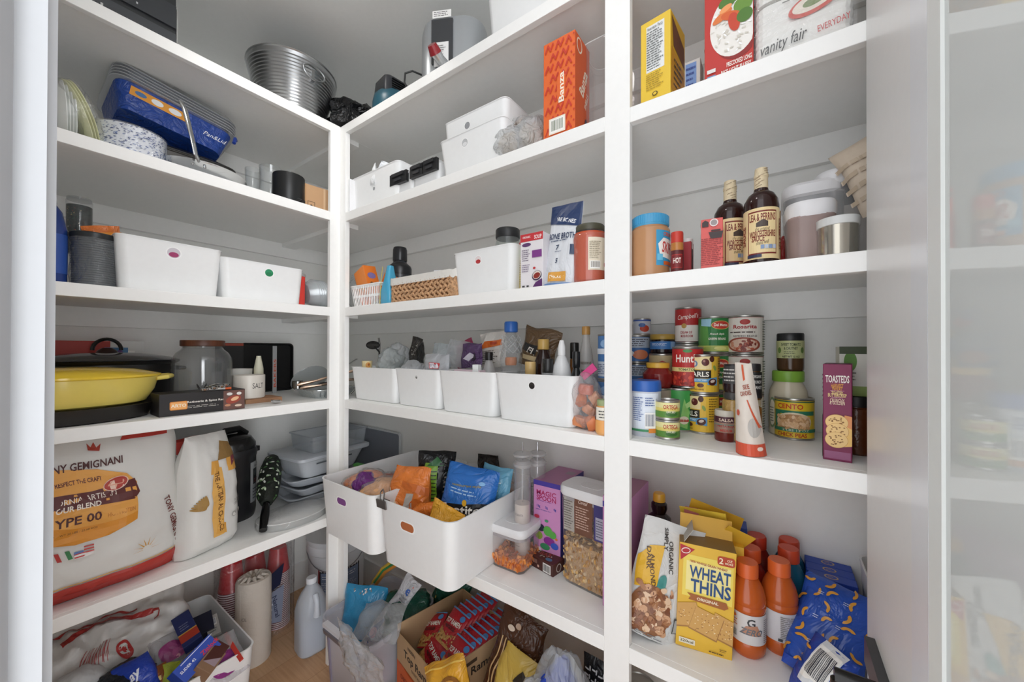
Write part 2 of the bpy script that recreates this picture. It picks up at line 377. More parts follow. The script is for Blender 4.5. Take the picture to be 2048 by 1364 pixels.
# floor: pale oak planks
fm_=bpy.data.materials.new('oak_planks'); fm_.use_nodes=True; nt=fm_.node_tree; N=nt.nodes; L=nt.links
tc=N.new('ShaderNodeTexCoord'); mp=N.new('ShaderNodeMapping'); mp.inputs['Rotation'].default_value=(0,0,R(90)); L.new(tc.outputs['Object'],mp.inputs[0])
br=N.new('ShaderNodeTexBrick'); br.inputs['Scale'].default_value=1; br.inputs['Brick Width'].default_value=1.1; br.inputs['Row Height'].default_value=.16; br.inputs['Mortar Size'].default_value=.0012
br.inputs['Color1'].default_value=lin('dcb188'); br.inputs['Color2'].default_value=lin('e4bd95'); br.inputs['Mortar'].default_value=lin('c49a70'); L.new(mp.outputs[0],br.inputs[0])
m2=N.new('ShaderNodeMapping'); m2.inputs['Scale'].default_value=(3,60,3); m2.inputs['Rotation'].default_value=(0,0,R(90)); L.new(tc.outputs['Object'],m2.inputs[0])
nz=N.new('ShaderNodeTexNoise'); nz.inputs['Scale'].default_value=2; nz.inputs['Detail'].default_value=5; L.new(m2.outputs[0],nz.inputs[0])
cr=N.new('ShaderNodeValToRGB'); cr.color_ramp.elements[0].color=(.72,.66,.6,1); cr.color_ramp.elements[1].color=(1.0,1.0,1.0,1); cr.color_ramp.elements[0].position=.3; L.new(nz.outputs[0],cr.inputs[0])
mx=N.new('ShaderNodeMix'); mx.data_type='RGBA'; mx.blend_type='MULTIPLY'; mx.inputs[0].default_value=1; L.new(br.outputs[0],mx.inputs[6]); L.new(cr.outputs[0],mx.inputs[7]); L.new(mx.outputs[2],N['Principled BSDF'].inputs[0]); N['Principled BSDF'].inputs['Roughness'].default_value=.4
struct(sbox('floor',XL-.1,XR+.1,-1.06,YB+.1,-.05,0,fm_))
struct(sbox('baseboard_left',XL,XL+.014,YE,YB,0,.137,PAINT)); struct(sbox('baseboard_back',XL+.014,XR,YB-.014,YB,0,.137,PAINT))
ws=M(); q=[(XL-.1,YE),(.86,YE),(.86,-1.06),(XL-.1,-1.06)]; ws.loft([(q[::-1],0),(q[::-1],CEIL)],WALL); struct(ws.build('wall_side'))
# right jamb and its trim
struct(sbox('wall_right',XJ,XR+.1,-.262,-.002,0,CEIL,mt('ebebea',.3)))
struct(sbox('wall_end',XR,XR+.1,-.002,YB,0,CEIL,WALL))
struct(sbox('trim_1',XJ-.002,XJ+.12,-.318,-.262,0,CEIL,mt('e8eaee',.3)))
# left door jamb (close to the lens)
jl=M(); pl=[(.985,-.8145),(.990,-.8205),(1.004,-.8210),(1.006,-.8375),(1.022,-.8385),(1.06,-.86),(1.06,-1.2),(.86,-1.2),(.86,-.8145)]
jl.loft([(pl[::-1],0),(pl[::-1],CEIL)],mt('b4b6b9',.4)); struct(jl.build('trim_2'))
# glass door standing open at the right
ph=R(100); dn=Vector((-math.sin(ph),math.cos(ph),0)); dv=Vector((-math.cos(ph),-math.sin(ph),0))
hp=Vector((1.6105,-.3265,0)); hp=hp-dn*(dn.dot(hp)+1.52906)
door=bpy.data.objects.new('door_1',None); sc.collection.objects.link(door); door.location=hp; door.rotation_euler=(0,0,math.atan2(dv.y,dv.x)); struct(door)
# local x along the door, local +y = away from the viewer side
sgn=-1 if (Matrix.Rotation(door.rotation_euler.z,3,'Z')@Vector((0,1,0))).dot(dn)>0 else 1
def dbox(n,x0,x1,y0,y1,z0,z1,m): return M().box(((x0+x1)/2,sgn*(y0+y1)/2,(z0+z1)/2),(x1-x0,abs(y1-y0),z1-z0),m).build(n,door)
DP=mt('d5d7d4',.45)
dbox('stile',0.0,.0205,-.003,.032,.02,2.1,DP); dbox('stile',.34,.36,-.003,.032,.02,2.1,DP); dbox('rail',.0205,.34,-.003,.032,.02,.12,DP); dbox('rail',.0205,.34,-.003,.032,2.06,2.1,DP)  # unseen leaf width kept narrow so the added world lobe gets past
gm=bpy.data.materials.new('milky_gloss_glass'); gm.use_nodes=True; b=gm.node_tree.nodes['Principled BSDF']; tl_=gm.node_tree.nodes.new('ShaderNodeBsdfTranslucent'); tl_.inputs[0].default_value=(.9,.92,.9,1); mxs=gm.node_tree.nodes.new('ShaderNodeMixShader'); mxs.inputs[0].default_value=.16; gm.node_tree.links.new(b.outputs[0],mxs.inputs[1]); gm.node_tree.links.new(tl_.outputs[0],mxs.inputs[2]); gm.node_tree.links.new(mxs.outputs[0],gm.node_tree.nodes['Material Output'].inputs[0])
b.inputs['Base Color'].default_value=lin('c6c8c6'); b.inputs['Roughness'].default_value=.03; b.inputs['IOR'].default_value=2.1
nz=gm.node_tree.nodes.new('ShaderNodeTexNoise'); nz.inputs['Scale'].default_value=3; bp=gm.node_tree.nodes.new('ShaderNodeBump'); bp.inputs['Strength'].default_value=.012; gm.node_tree.links.new(nz.outputs[0],bp.inputs['Height']); gm.node_tree.links.new(bp.outputs[0],b.inputs['Normal'])
dbox('pane',.0205,.34,0,.006,.12,2.06,gm)
# ---------- built-in shelving ----------
def shelving(o,side):
    def bx(n,x0,x1,y0,y1,z0,z1): 
        ob=sbox(n,x0,x1,y0,y1,z0,z1,PAINT,o); md=ob.modifiers.new('b','BEVEL'); md.width=.0012; md.segments=2; return ob
    for z in (A,B,C_,D,E_):
        if side=='L':
            bx('shelf_board',XL+.0005,-.019,YE+.0005,YB-.0005,z-BT,z); bx('shelf_edge',-.019,0,YE+.0005,-.042,z-TH,z)
            bx('cleat',XL+.0005,XL+.019,YE+.001,YB-.001,z-BT-.071,z-BT)
            bx('support_rail',XL+.019,-.02,.03,.095,z-BT-.019,z-BT)
        else:
            bx('shelf_board',-.0185,XR-.0005,.019,YB-.0005,z-BT,z); bx('shelf_edge',.039,1.1498,0,.019,z-TH,z); bx('shelf_edge',1.2104,XR-.0005,0,.019,z-TH,z)
            bx('cleat',XL+.019,XR-.001,YB-.019,YB-.0005,z-BT-.071,z-BT)
    if side=='L': bx('post',-.019,0,-.042,0,0,A)
    else: bx('post',-.019,.039,0.0002,.019,0,A); bx('post',1.1498,1.2104,0,.019,0,A)
    return o
sh_=thing('built_in_shelving','white painted built-in pantry shelves wrapping the corner, five tiers with upright posts','shelving')
shelving(sh_,'L'); shelving(sh_,'R')
# recessed ceiling lamps
em=bpy.data.materials.new('lamp_lens'); em.use_nodes=True; em.node_tree.nodes['Principled BSDF'].inputs['Emission Color'].default_value=(1,.97,.92,1); em.node_tree.nodes['Principled BSDF'].inputs['Emission Strength'].default_value=6
for (x,y,t_) in ((LX,LY,'small round white ceiling lamp above the corner post'),(LX2,LY2,'small round white ceiling lamp above the doorway')):
    o=thing('ceiling_lamp',t_,'lamp',(x,y,CEIL))
    M().lathe([(.095,-.006),(.1,-.004),(.1,0),(.07,0),(.07,-.006)],WHT()).build('trim_ring',o); M().lathe([(.069,-.004),(.069,-.001)],em).build('lens',o)
# ---------- top tier, left wall ----------
yc,w_,h_=fitL(120,352,352,20,-.06,A)
o=thing('countertop_oven','black two-drawer countertop box with a silver edge, on the top shelf at left','appliance',(-.06-.15,yc,A),PI/2)
M().box((0,0,.10),(w_,.30,.20),mt('2b2d30',.35)).build('housing',o)
h1=h_*.42
M().box((0,-.153,h1/2+.004),(w_*.995,.008,h1-.008),mt('44474b',.3)).build('lower_panel',o); M().box((0,-.153,h1+.012+(h_-h1)/2),(w_*.995,.008,h_-h1-.012),mt('3a3d41',.3)).build('upper_panel',o)
M().box((w_/2+.002,-.15,h_/2),(.003,.012,h_),mt('c9cbcc',.2,.9)).build('silver_trim',o)
printing(o,[('r',w_/2-.09,h1+.03,w_/2-.086,h1+.036,'b9bbbc'),('r',w_/2-.16,h1*.5,w_/2-.155,h1*.5+.01,'d0d0d0'),('r',w_/2-.17,h1*.25,w_/2-.16,h1*.25+.004,'d0d0d0')],lambda u,v,of:(u,-.157-of,v),name='marking')
# steel pail
c,r,h=fitC(484,672,92,A,X=-.17)
o=thing('steel_pail','ribbed stainless steel tub with ring handles, on the top shelf near the corner','pail',c,facecam(c,.45))
st=mt('b4b6b8',.3,1.0,bump=.03); r*=.97; pr=[(r*.6,0),(r*.64,.004)]
n=34
for k in range(n):
    f=k/(n-1); pr+=[(r*(.66+.32*f)+.0022*(k%2),.01+(h-.035)*f)]
pr+=[(r*.985,h-.018),(r*1.0,h-.006),(r*1.02,h-.003),(r*1.02,h),(r*.99,h+.001),(r*.97,h-.006),(r*.64,.008)]
M().lathe(pr,st,seg=56).build('body',o,ang=12)
for a in (PI*1.5,PI/2):
    m=M(); q=[]
    for k in range(22):
        t=2*PI*k/22; x=.042*math.cos(t); z=.026*math.sin(t); sk=max(-1,min(1,1)); q.append((math.cos(a)*(r*.93+.012)-math.sin(a)*x, math.sin(a)*(r*.93+.012)+math.cos(a)*x, h*.74+z))
    m.tube(q,.0035,st,closed=True)
    m.box((math.cos(a)*(r*.92),math.sin(a)*(r*.92),h*.72),(.012,.012,.05),st,rot=(0,0,a)); m.build('ring_handle',o)
# black bag in the corner
p=PZ(700,250,A); lump('black_plastic_bag','black crumpled plastic bag tucked in the top corner beside the steel pail','bag',(-.06,.10,A),(.24,.21,.155),foil('101012',.2,.7,25),seed=3,amp=.3,rot=(0,0,.3))
# teal blender / vacuum
c,r,h=fitC(742,822,200,A,Y=.10)
o=thing('teal_canister','teal round canister with a black ribbed motor cap, on the top shelf','canister',(c.x,c.y,A),facecam(c,.5))
rr=r*1.0
M().lathe([(rr*.75,0),(rr*.95,.01),(rr,.03),(rr,.06),(rr*.93,.085),(rr*.7,.105),(.01,.108)],mt('245464',.35)).build('body',o)
m=M(); m.loft([(rrect(rr*1.45,rr*1.3,.012),.075),(rrect(rr*1.5,rr*1.35,.014),.095),(rrect(rr*1.42,rr*1.28,.018),.145),(rrect(rr*1.3,rr*1.15,.02),.152)],mt('35363a',.35)); m.build('motor_cap',o)
m=M(); [m.box((0,-rr*.70,.10+k*.009),(rr*.8,.008,.0035),mt('17181a',.5)) for k in range(5)]; m.build('vent_slots',o)
# air fryer
c,r,h=fitC(850,976,24,A,Y=.145)
o=thing('air_fryer','grey rounded air fryer with black panel and red-tipped handle, on the top shelf','appliance',(c.x,c.y,A),facecam(c,-.30)); gy=mt('a9adb0',.3,.35)
w2=r*2.05; h*=1.05
m=M(); m.loft([(rrect(w2*.9,w2*.85,.06,8),0),(rrect(w2,w2*.95,.07,8),.01),(rrect(w2,w2*.95,.07,8),h*.78),(rrect(w2*.96,w2*.9,.07,8),h*.92),(rrect(w2*.8,w2*.75,.06,8),h*.985),(rrect(w2*.5,w2*.5,.05,8),h)],gy); m.build('body',o)
fy=-w2*.475
m=M(); m.box((-.02,fy-.002,h*.52),(w2*.32,.008,h*.66),mt('3b3d40',.25)); m.build('control_panel',o)
printing(o,[('r',-.02-w2*.12,.03,-.02+w2*.1,h*.5,'e9e9e8'),('l',-.02-w2*.1,h*.3,-.02+w2*.06,h*.46,5,'8b8b8b'),('r',-.02-w2*.14,h*.86,-.02+w2*.14,h*.97,'f1f1ee'),('l',-.02-w2*.12,h*.88,-.02+w2*.12,h*.96,3,'44403c')],lambda u,v,of:(u,fy-.0065-of,v),name='sticker_print')
m=M(); m.tube([(-.005,fy,.030),(-.02,fy-.025,.040),(-.03,fy-.040,.052)],[.017,.016,.018],mt('c9cccd',.2,.7),seg=16); m.build('handle',o)
m=M(); m.tube([(-.03,fy-.038,.050),(-.036,fy-.058,.064)],[.021,.015],mt('8e1f27',.25),seg=16); m.build('handle_tip',o)
m=M(); m.tube([(-w2*.45,.02,h*.28),(-w2*.55,-.02,h*.36),(-w2*.68,-.04,h*.38),(-w2*.78,-.05,h*.32),(-w2*.77,-.06,h*.15),(-w2*.72,-.06,0.004)],.0032,mt('1c1c1d',.5)); m.build('power_cord',o)
# white bin on top shelf
xc,w_,h_=fitR(972,1125,972,0,.03,A)
bin_('storage_bin','white storage bin on the top shelf beside the grey air fryer',(xc+.02,.03+.13,A),w_+.04,.26,.15,0,taper=.93)
# ---------- second tier, left wall ----------
# bowls in sleeve
def sleeve(name,label,y,n,r,col,tilt,z0,clr,x=-.16,t=.0075,grp=None):
    o=thing(name,label,'tableware',(x,y,z0),0,grp,rot=tilt)
    m=M()
    for k in range(n):
        z=k*t; m.lathe([(r*.62,z),(r*.66,z+.001),(r,z+.012),(r*1.01,z+.0135),(r*.97,z+.013),(r*.6,z+.002)],mt(col,.5),seg=36)
    m.build('stacked_plates',o)
    M().lathe([(r*1.015,-.003),(r*1.03,.0),(r*1.03,n*t+.012),(r*.9,n*t+.02),(.01,n*t+.022)],clr,seg=36).build('plastic_sleeve',o); return o
q=PX(112,262,-.08); q2=PX(124,140,-.16)
sleeve('paper_bowl_sleeve','sleeve of white paper bowls standing on edge at the far left end',PX(136,200,-.105).y-.022,4,.079,'eff2ee',(R(-86),0,0),B+.083,mt('ffffff',.2,kind='clear',bump=.3,scale=20),x=-.105,t=.0056)
sleeve('paper_plate_sleeve','sleeve of pale yellow patterned paper plates leaning between white bowls and blue plates',PX(160,200,-.10).y-.018,3,.082,'dfe0b4',(R(-68),0,0),B+.082,mt('ffffff',.2,kind='clear',bump=.5,scale=20),x=-.10,t=.0062)
# blue speckled plates
c,r,h=fitC(177,331,246,B,X=-.115)
o=thing('speckled_plate_stack','wrapped stack of round paper plates with a blue speckled rim pattern','tableware',c,facecam(c))
m=M(); n=15; pr=[(r*.93,0)]
for k in range(n): pr+=[(r*.985,.002+k*h/n),(r,.004+k*h/n)]
pr+=[(r*.97,h),(r*.7,h+.001),(.01,h+.001)]; m.lathe(pr,mt('e3e6ec',.4),seg=56); m.build('plates',o,ang=60)
rn=random.Random(5); it=[]
for k in range(520):
    u=rn.uniform(-r*1.7,r*1.7); v=rn.uniform(.003,h-.004); a=rn.uniform(-.5,.3); it.append(('p',[(u,v),(u+.004,v+.001+a*.004),(u+.0065,v+.0028+a*.005),(u+.002,v+.0022)],rn.choice(('3d4f86','6678a8','8a98bf','2e3c6c'))))
printing(o,it,cylmap(r+.0007),du=r*.2,name='speckle_pattern',eps=0)
M().lathe([(r*1.02,0.001),(r*1.03,h*.5),(r*1.02,h+.002),(r*.8,h+.006),(.01,h+.005)],mt('ffffff',.15,kind='clear',bump=.5,scale=18),seg=40).build('plastic_wrap',o)
# roaster + foil pans, tilted stack
def tray(m,w,d,h,z,mat,rim,tp=.86,r=.035):
    m.loft([(rrect(w*tp,d*tp,r),z),(rrect(w,d,r),z+h),(rrect(w+rim,d+rim,r),z+h+.001),(rrect(w+rim,d+rim,r),z+h+.0035),(rrect(w-.004,d-.004,r),z+h+.0035),(rrect(w*tp-.004,d*tp-.004,r),z+.003)],mat)
yc,w_,h_=fitL(262,466,300,262,-.19,B)
o=thing('roasting_pan','dark grey roasting pan with rounded corners under the blue foil pan stack','pan',(-.33,yc,B),PI/2)
m=M(); tray(m,w_+.02,.30,.105,0,mt('53514e',.35,.4),.012,.94,.05); m.build('pan',o); m=M(); m.loft([(rrect(w_+.036,.316,.05),.109),(rrect(w_+.036,.316,.05),.113),(rrect(w_*.9,.27,.05),.128),(rrect(w_*.5,.16,.05),.132)],mt('3a3937',.3,.3)); m.build('lid',o)
o=thing('foil_pan_pack','blue pack of foil roasting pans with an orange strip, tilted on the dark pan','pan',(-.30,yc-.03,B+.168),0,rot=(R(-10),R(9),PI/2))
bw,bd=.335,.25
m=M(); m.loft([(rrect(bw*.80,bd*.78,.03),0),(rrect(bw*.93,bd*.93,.035),.085)],foil('1f4496',.3,.5,40)); m.build('blue_sleeve',o)
m=M(); 
for k in range(5): z=.086+k*.011; m.loft([(rrect(bw*.93,bd*.93,.035),z),(rrect(bw,bd,.04),z+.003),(rrect(bw,bd,.04),z+.006),(rrect(bw*.93,bd*.93,.035),z+.009)],mt('c9ccd0',.2,.75))
m.build('foil_rims',o)
m=M(); m.loft([(rrect(bw*.98,bd*.98,.04),.142),(rrect(bw*.9,bd*.9,.04),.16),(rrect(bw*.6,bd*.6,.04),.165)],mt('eceef0',.12,kind='clear',bump=.2,scale=15)); m.build('clear_lid',o)
m=M(); m.tube([(bw*.5,-bd*.42,.08),(bw*.48,-bd*.48,.075),(bw*.47,-bd*.5,.05)],.006,mt('26439b',.4)); m.build('drawstring',o)
def fpm(u,v,of):
    k=v/.085; return (u,-(bd*(.78+.15*k))/2-of-.001,v)
printing(o,[('r',-.12,.048,.02,.076,'e39a2e'),('e',-.095,.062,.014,.007,'4a76a8'),('e',-.055,.062,.015,.009,'eef0f0'),('e',-0.01,.062,.017,.009,'eef0f0'),('i','Pan&Lid',.105,.045,.014,'eef0f4')],fpm)
# steel frying pan
q=PX(405,345,-.13); o=thing('frying_pan','stainless steel frying pan with a long upright handle, in front of the foil pans','pan',(-.135,q.y-.005,B),PI/2)
st=mt('d0d2d4',.14,1.0); M().lathe([(.085,0),(.10,.004),(.128,.036),(.131,.038),(.128,.0385),(.10,.007),(.01,.005)],st,seg=48).build('pan_body',o)
m=M(); a=Vector((-.035,-.122,.034)); m.tube([a,a+Vector((-.012,-.015,.012)),a+Vector((-.02,-.012,.06)),a+Vector((-.033,.01,.15)),a+Vector((-.04,.02,.175))],[.007,.009,.009,.0115,.009],st,seg=12,flat=.45); m.build('handle',o)
m=M(); [m.lathe([(.004,0),(.004,.004),(.001,.006)],st,seg=10,T=Matrix.Translation((x,-.118,.022))@Matrix.Rotation(PI/2,4,'X')) for x in (-.05,-.02)]; m.build('rivet',o)
# glasses
c,r,h=fitC(487,519,333,B,X=-.30)
GL=mt('f4f8f8',.03,kind='clear')
def tumbler(name,label,c,r,h,fl=0,cat='glass',tp=.85):
    o=thing(name,label,cat,c,0)
    pr=[]; n=10
    for k in range(n+1): f=k/n; pr.append((r*(tp+(1-tp)*f+fl*math.sin(f*PI*2)),.002+f*(h-.002)))
    M().lathe([(pr[0][0]*.95,0)]+pr+[(p[0]-.0018,p[1]) for p in pr[::-1][:-1]]+[(.01,.008)],GL,seg=36).build('glass_wall',o); return o
tumbler('drinking_glass','faint thin clear drinking glass behind the clear vase',c,r,h)
c,r,h=fitC(515,562,328,B,X=-.20); tumbler('glass_vase','clear wavy glass vase beside the black cylinder',c,r,h,.05,'vase',.9)
c,r,h=fitC(542,608,342,B,X=-.11); o=thing('black_canister','matt black metal cylinder canister on the second shelf near the post','canister',c,0)
M().lathe([(r*.97,0),(r,.003),(r,h-.003),(r*.985,h),(r*.9,h-.002)],mt('222324',.38,.3),seg=48).build('cylinder_wall',o); M().lathe([(r*.9,h-.004),(r*.5,h-.001),(.01,h-.001)],mt('2c2d2e',.4),seg=40).build('top_disc',o)
a=PX(610,372,-.10); o=boxthing('cardboard_box','small open tan cardboard box beside the black canister, close to the post','box',(-.17,-.010-.03,B),.125,.17,.118,PI/2-.10,'c19a73',f=[('r',-.058,.0,-.046,.118,'b08a62'),('r',-.04,.012,-.012,.05,'4a3526'),('r',-.038,.014,-.014,.048,'c19a73'),('e',-.026,.03,.005,.007,'3a2a20'),('r',.022,.0,.03,.118,'d8b894')],rough=.8)
m=M(); m.box((.02,.06,.117),(.10,.07,.002),mt('b58e66',.8),rot=(.5,0,0)); m.build('flap',o)
o=thing('wire_coil','small black wire coil in front of the cardboard box','wire',(-.05,-.135,B+.003)); m=M()
for k in range(3): m.tube([(.012*math.cos(t*.42+k),.014*math.sin(t*.42+k)*1.2,.012+.012*math.sin(t*.42*1+k*2)) for t in range(15)],.0013,mt('1a1a1a',.4),closed=True,seg=6)
m.build('wire_loops',o)
# ---------- third tier, left wall ----------
q=PX(122,400,-.12)
o=thing('detergent_bottle','dark blue plastic bottle with a frosted cap at the far left end','bottle',(-.13,PX(138,450,-.10).y-.040,C_),PI/2)
m=M(); m.loft([(rrect(.07,.10,.02),0),(rrect(.075,.11,.022),.01),(rrect(.075,.11,.022),.15),(rrect(.06,.08,.025),.20),(rrect(.035,.04,.015),.225)],mt('1e3b80',.25)); m.build('bottle_body',o)
M().lathe([(.02,.222),(.022,.226),(.019,.262),(.017,.264)],mt('c7ccd3',.3)).build('cap',o)
m=M(); m.loft([(rrect(.0765,.1115,.022),.03),(rrect(.0765,.1115,.022),.135)],mt('2b4f9d',.35),False,False); m.build('label_band',o)
# sprinkle jars, cup stack
def spk(z,c,r,h,lab):
    o=thing('sprinkle_jar',lab,'jar',(c[0],c[1],z),0); m=M(); m.lathe([(r*.92,0),(r,.004),(r,h-.01),(r*.9,h-.002)],mt('f0f2f2',.08,kind='clear')); m.build('jar_wall',o)
    m=M(); m.lathe([(r*.88,.002),(r*.96,.006),(r*.96,h*.86),(.01,h*.88)],mt('3d4441',.6,kind='speck',scale=160)); m.build('contents',o)
    rn=random.Random(int(z*1000)); it=[('dots',-r*1.6,.008,r*1.6,h*.8,170,.0018,('8e3a35','c9c4b8','2c5b46','b9a06c','26302e'))]; printing(o,it,cylmap(r*.965),du=r*.2,name='sprinkles',eps=0)
    M().lathe([(r*.93,h-.008),(r*.95,h-.006),(r*.95,h),(r*.9,h+.001)],mt('d8dbdc',.1,kind='clear')).build('lid',o); return o
c,r,h=fitC(137,236,466,C_,X=-.105)
o=thing('grey_cup_stack','tall stack of dark grey ribbed plastic bowls in clear wrap beside the blue bottle','tableware',c,0); cc=c
n=24; pr=[(r*.8,0)]
for k in range(n): pr+=[(r*(.90+.06*k/n),.002+k*h/n),(r*(.94+.06*k/n),.004+k*h/n)]
pr+=[(r*1.02,h-.004),(r*1.02,h),(r*.95,h+.002),(r*.6,h)]; M().lathe(pr,mt('5a5f63',.3,.2),seg=48).build('bowls',o,ang=60)
M().lathe([(r*1.02,h-.012),(r*1.04,h-.010),(r*1.04,h+.001),(r*.98,h+.004),(r*.5,h+.003)],mt('26292b',.35),seg=40).build('rim',o)
M().grid(lambda a,b:((r*1.03+.004*noise.noise(Vector((a*9,b*5,1))))*math.cos(a*2*PI),(r*1.03+.004*noise.noise(Vector((a*9,b*5,1))))*math.sin(a*2*PI),b*h*.93),40,10,mt('f4f6f8',.12,kind='clear',bump=.8,scale=30)).build('clear_wrap',o)
c1,r1,h1=fitC(140,192,447,C_,X=-.27); spk(C_+.0,c1,r1*1.0,.118,'lower jar of dark green and red sprinkles behind the grey bowl stack'); c2,r2,h2=fitC(127,185,392,C_,X=-.27); spk(C_+.1185,(c1[0],c1[1]-.01),r1*1.05,h2-.1185,'upper jar of dark green and red sprinkles topmost behind the grey bowl stack')
# bins of tier three
yc,w_,h_=fitL(231,446,446,503,-.035,C_); BW,BH=w_,h_
bin_('storage_bin','long white storage bin with a magenta round hole, on the left wall shelf',(-.035-.15,yc,C_),w_,.30,h_,PI/2,taper=.92,hole=(.0,h_*.80,.0155,('c9c4cb','9e2f63')))
yc2,w2,h2=fitL(443,609,443,513,-.035,C_)
bin_('storage_bin','white storage bin with a green round hole, next to the red container',(-.035-.15,yc2,C_),w2,.30,h2,PI/2,taper=.93,hole=(.01,h2*.78,.0135,('2d8f63','1f7a4e')))
q=PX(222,470,-.14); pouch('orange_snack_bag','orange and blue foil bag poking out of the long white bin','bag',(q.x,q.y,C_+.055),.075,.135,.03,(R(18),R(-12),PI/2),mat='d8742f',items=[('r',-.04,.09,.04,.118,'e6932f'),('p',[(-.04,.03),(.04,.05),(.04,.088),(-.04,.08)],'b8442c'),('e',.02,.085,.02,.014,'5a4a80'),('p',[(.0,.05),(.04,.05),(.04,.075)],'2f3d78')],seed=4,cr=.004)
q=PX(265,476,-.16); o=thing('white_disc','round white lid edge showing above the long white bin','disc',(q.x-.03,q.y,C_+.085),rot=(0,R(78),0)); M().lathe([(.045,-.003),(.047,-.002),(.047,.003),(.04,.006),(.01,.007)],mt('e9e6df',.4)).build('disc',o); M().lathe([(.049,-.001),(.0495,.001)],mt('d58a4a',.4),c0=False,c1=False).build('orange_rim',o)
q=PX(464,515,-.17); o=thing('yellow_disc','pale yellow round lid peeking over the second white bin','disc',(q.x-.02,q.y,C_+.075),rot=(0,R(78),0)); M().lathe([(.045,-.003),(.047,-.002),(.047,.003),(.04,.006),(.01,.007)],mt('f0cf98',.4)).build('disc',o); M().lathe([(.049,-.001),(.0495,.001)],mt('c98a50',.4),c0=False,c1=False).build('rim',o)
yc,w_,h_=fitL(594,612,600,548,-.06,C_)
o=thing('red_container','narrow red plastic container with a clear lid beside the white bins','container',(-.06-.09,yc,C_),PI/2)
m=M(); m.loft([(rrect(w_*.9,.17,.008),0),(rrect(w_,.18,.01),.005),(rrect(w_*1.05,.18,.01),h_*.93),(rrect(w_*.9,.17,.01),h_*.95)],mt('c9382f',.35)); m.build('box_body',o)
m=M(); m.loft([(rrect(w_*1.1,.185,.01),h_*.93),(rrect(w_*1.12,.187,.01),h_*1.0),(rrect(w_,.17,.01),h_*1.03)],mt('f0f0f0',.1,kind='clear')); m.build('clear_lid',o)
# nested clear cups lying on their side
ya=PX(614,600,-.07).y; cl=mt('e4eaec',.08,kind='clear',metal=.12)
for k in range(6):
    o=thing('clear_plastic_cup','clear ribbed plastic tub nested on edge beside the red container','cup',(-.105,ya+.006+k*.0095,C_+.058),0,'clear tubs nested beside the red container',rot=(R(-80),0,0))
    m=M(); m.lathe([(.036,0),(.041,.002),(.056,.034),(.058,.035),(.055,.0345),(.040,.003),(.01,.002)],cl,seg=24); m.build('tub_wall',o)
# ---------- fourth tier, left wall ----------
# red flat box at the back
yc,w_,h_=fitL(60,288,200,682,-.50,D)
boxthing('red_cookware_box','long red printed carton with a white barcode end, lying behind the yellow pot','box',(-.50-.03,yc,D),w_,.06,h_,PI/2,'b23329',
 f=[('r',w_/2-.088,0,w_/2,h_,'dcdad6'),('bc',w_/2-.05,h_*.35,w_/2-.025,h_*.85,'33312f'),('l',w_/2-.065,h_*.4,w_/2-.053,h_*.8,4,'55504c'),('e',-.05,h_*.7,.035,.022,'4a1712'),('r',.03,h_*.55,.09,h_*.9,'4d7fae'),('p',[(.03,h_*.55),(.07,h_*.9),(.09,h_*.7)],'6a4a8a'),('l',-.005,h_*.4,.018,h_*.85,5,'e9d7c4'),('e',.125,h_*.6,.008,.02,'d8702d')])
# slow cooker behind
c,r,h=fitC(70,338,716,D,X=-.37)
o=thing('slow_cooker','dark oval cooker with a glass lid and black loop handle behind the yellow pot','appliance',(-.385,c.y,D),PI/2)
hh=PX(335,720,-.36).z-D; bk=mt('1b1a1a',.3)
M().lathe([(.13,0),(.15,.01),(.155,hh-.012),(.165,hh-.006),(.168,hh),(.15,hh+.001)],bk,seg=48,sx=1.12,sy=.82).build('cooker_body',o)
M().lathe([(.166,hh+.001),(.168,hh+.003),(.14,hh+.014),(.08,hh+.026),(.01,hh+.030)],mt('4a4a4c',.1,.2),seg=48,sx=1.12,sy=.82).build('glass_lid',o)
m=M(); m.lathe([(.028,hh+.027),(.022,hh+.036),(.012,hh+.044)],mt('2c1512',.3),seg=24); m.tube([(.034*math.cos(t),0,hh+.036+.038*math.sin(t)) for t in [PI*k/12 for k in range(13)]],.0055,mt('141414',.25)); m.build('lid_handle',o)
m=M(); m.tube([(.17,-.03,hh-.03),(.195,-.03,hh-.03),(.195,.03,hh-.03),(.17,.03,hh-.03)],.007,bk); m.build('side_handle',o)
# yellow dutch oven on black pan
yl=PX(320,740,-.17).y; oy=yl-.20; 
o=thing('black_pan','black shallow oval pan under the yellow casserole, at the left end of the shelf','pan',(-.155,oy,D),PI/2)
ph_=.042; M().lathe([(.118,0),(.132,.003),(.142,ph_-.004),(.145,ph_),(.13,ph_)],mt('1d1a18',.35),seg=56,sx=1.28,sy=.92).build('pan_body',o)
o=thing('yellow_casserole','yellow enamel oval casserole with lid and side handles, resting on a black pan','pot',(-.155,oy,D+ph_),PI/2)
ye=mt('ecd66e',.16); H=PX(250,732,-.03).z-(D+ph_)
hb=PX(320,747,-.17).z-(D+ph_)
M().lathe([(.116,0),(.128,.006),(.143,.04),(.150,hb-.006),(.151,hb)],ye,seg=64,sx=1.28,sy=.92).build('pot_body',o)
M().lathe([(.152,hb-.004),(.155,hb-.001),(.155,hb+.004),(.146,hb+.008),(.11,hb+.020),(.06,hb+.026),(.01,hb+.028)],mt('eac83a',.14),seg=64,sx=1.28,sy=.92).build('lid',o)
m=M()
m.loft([([(.188+x,y) for x,y in circ(.001,4)],0)]*2,ye) if 0 else None
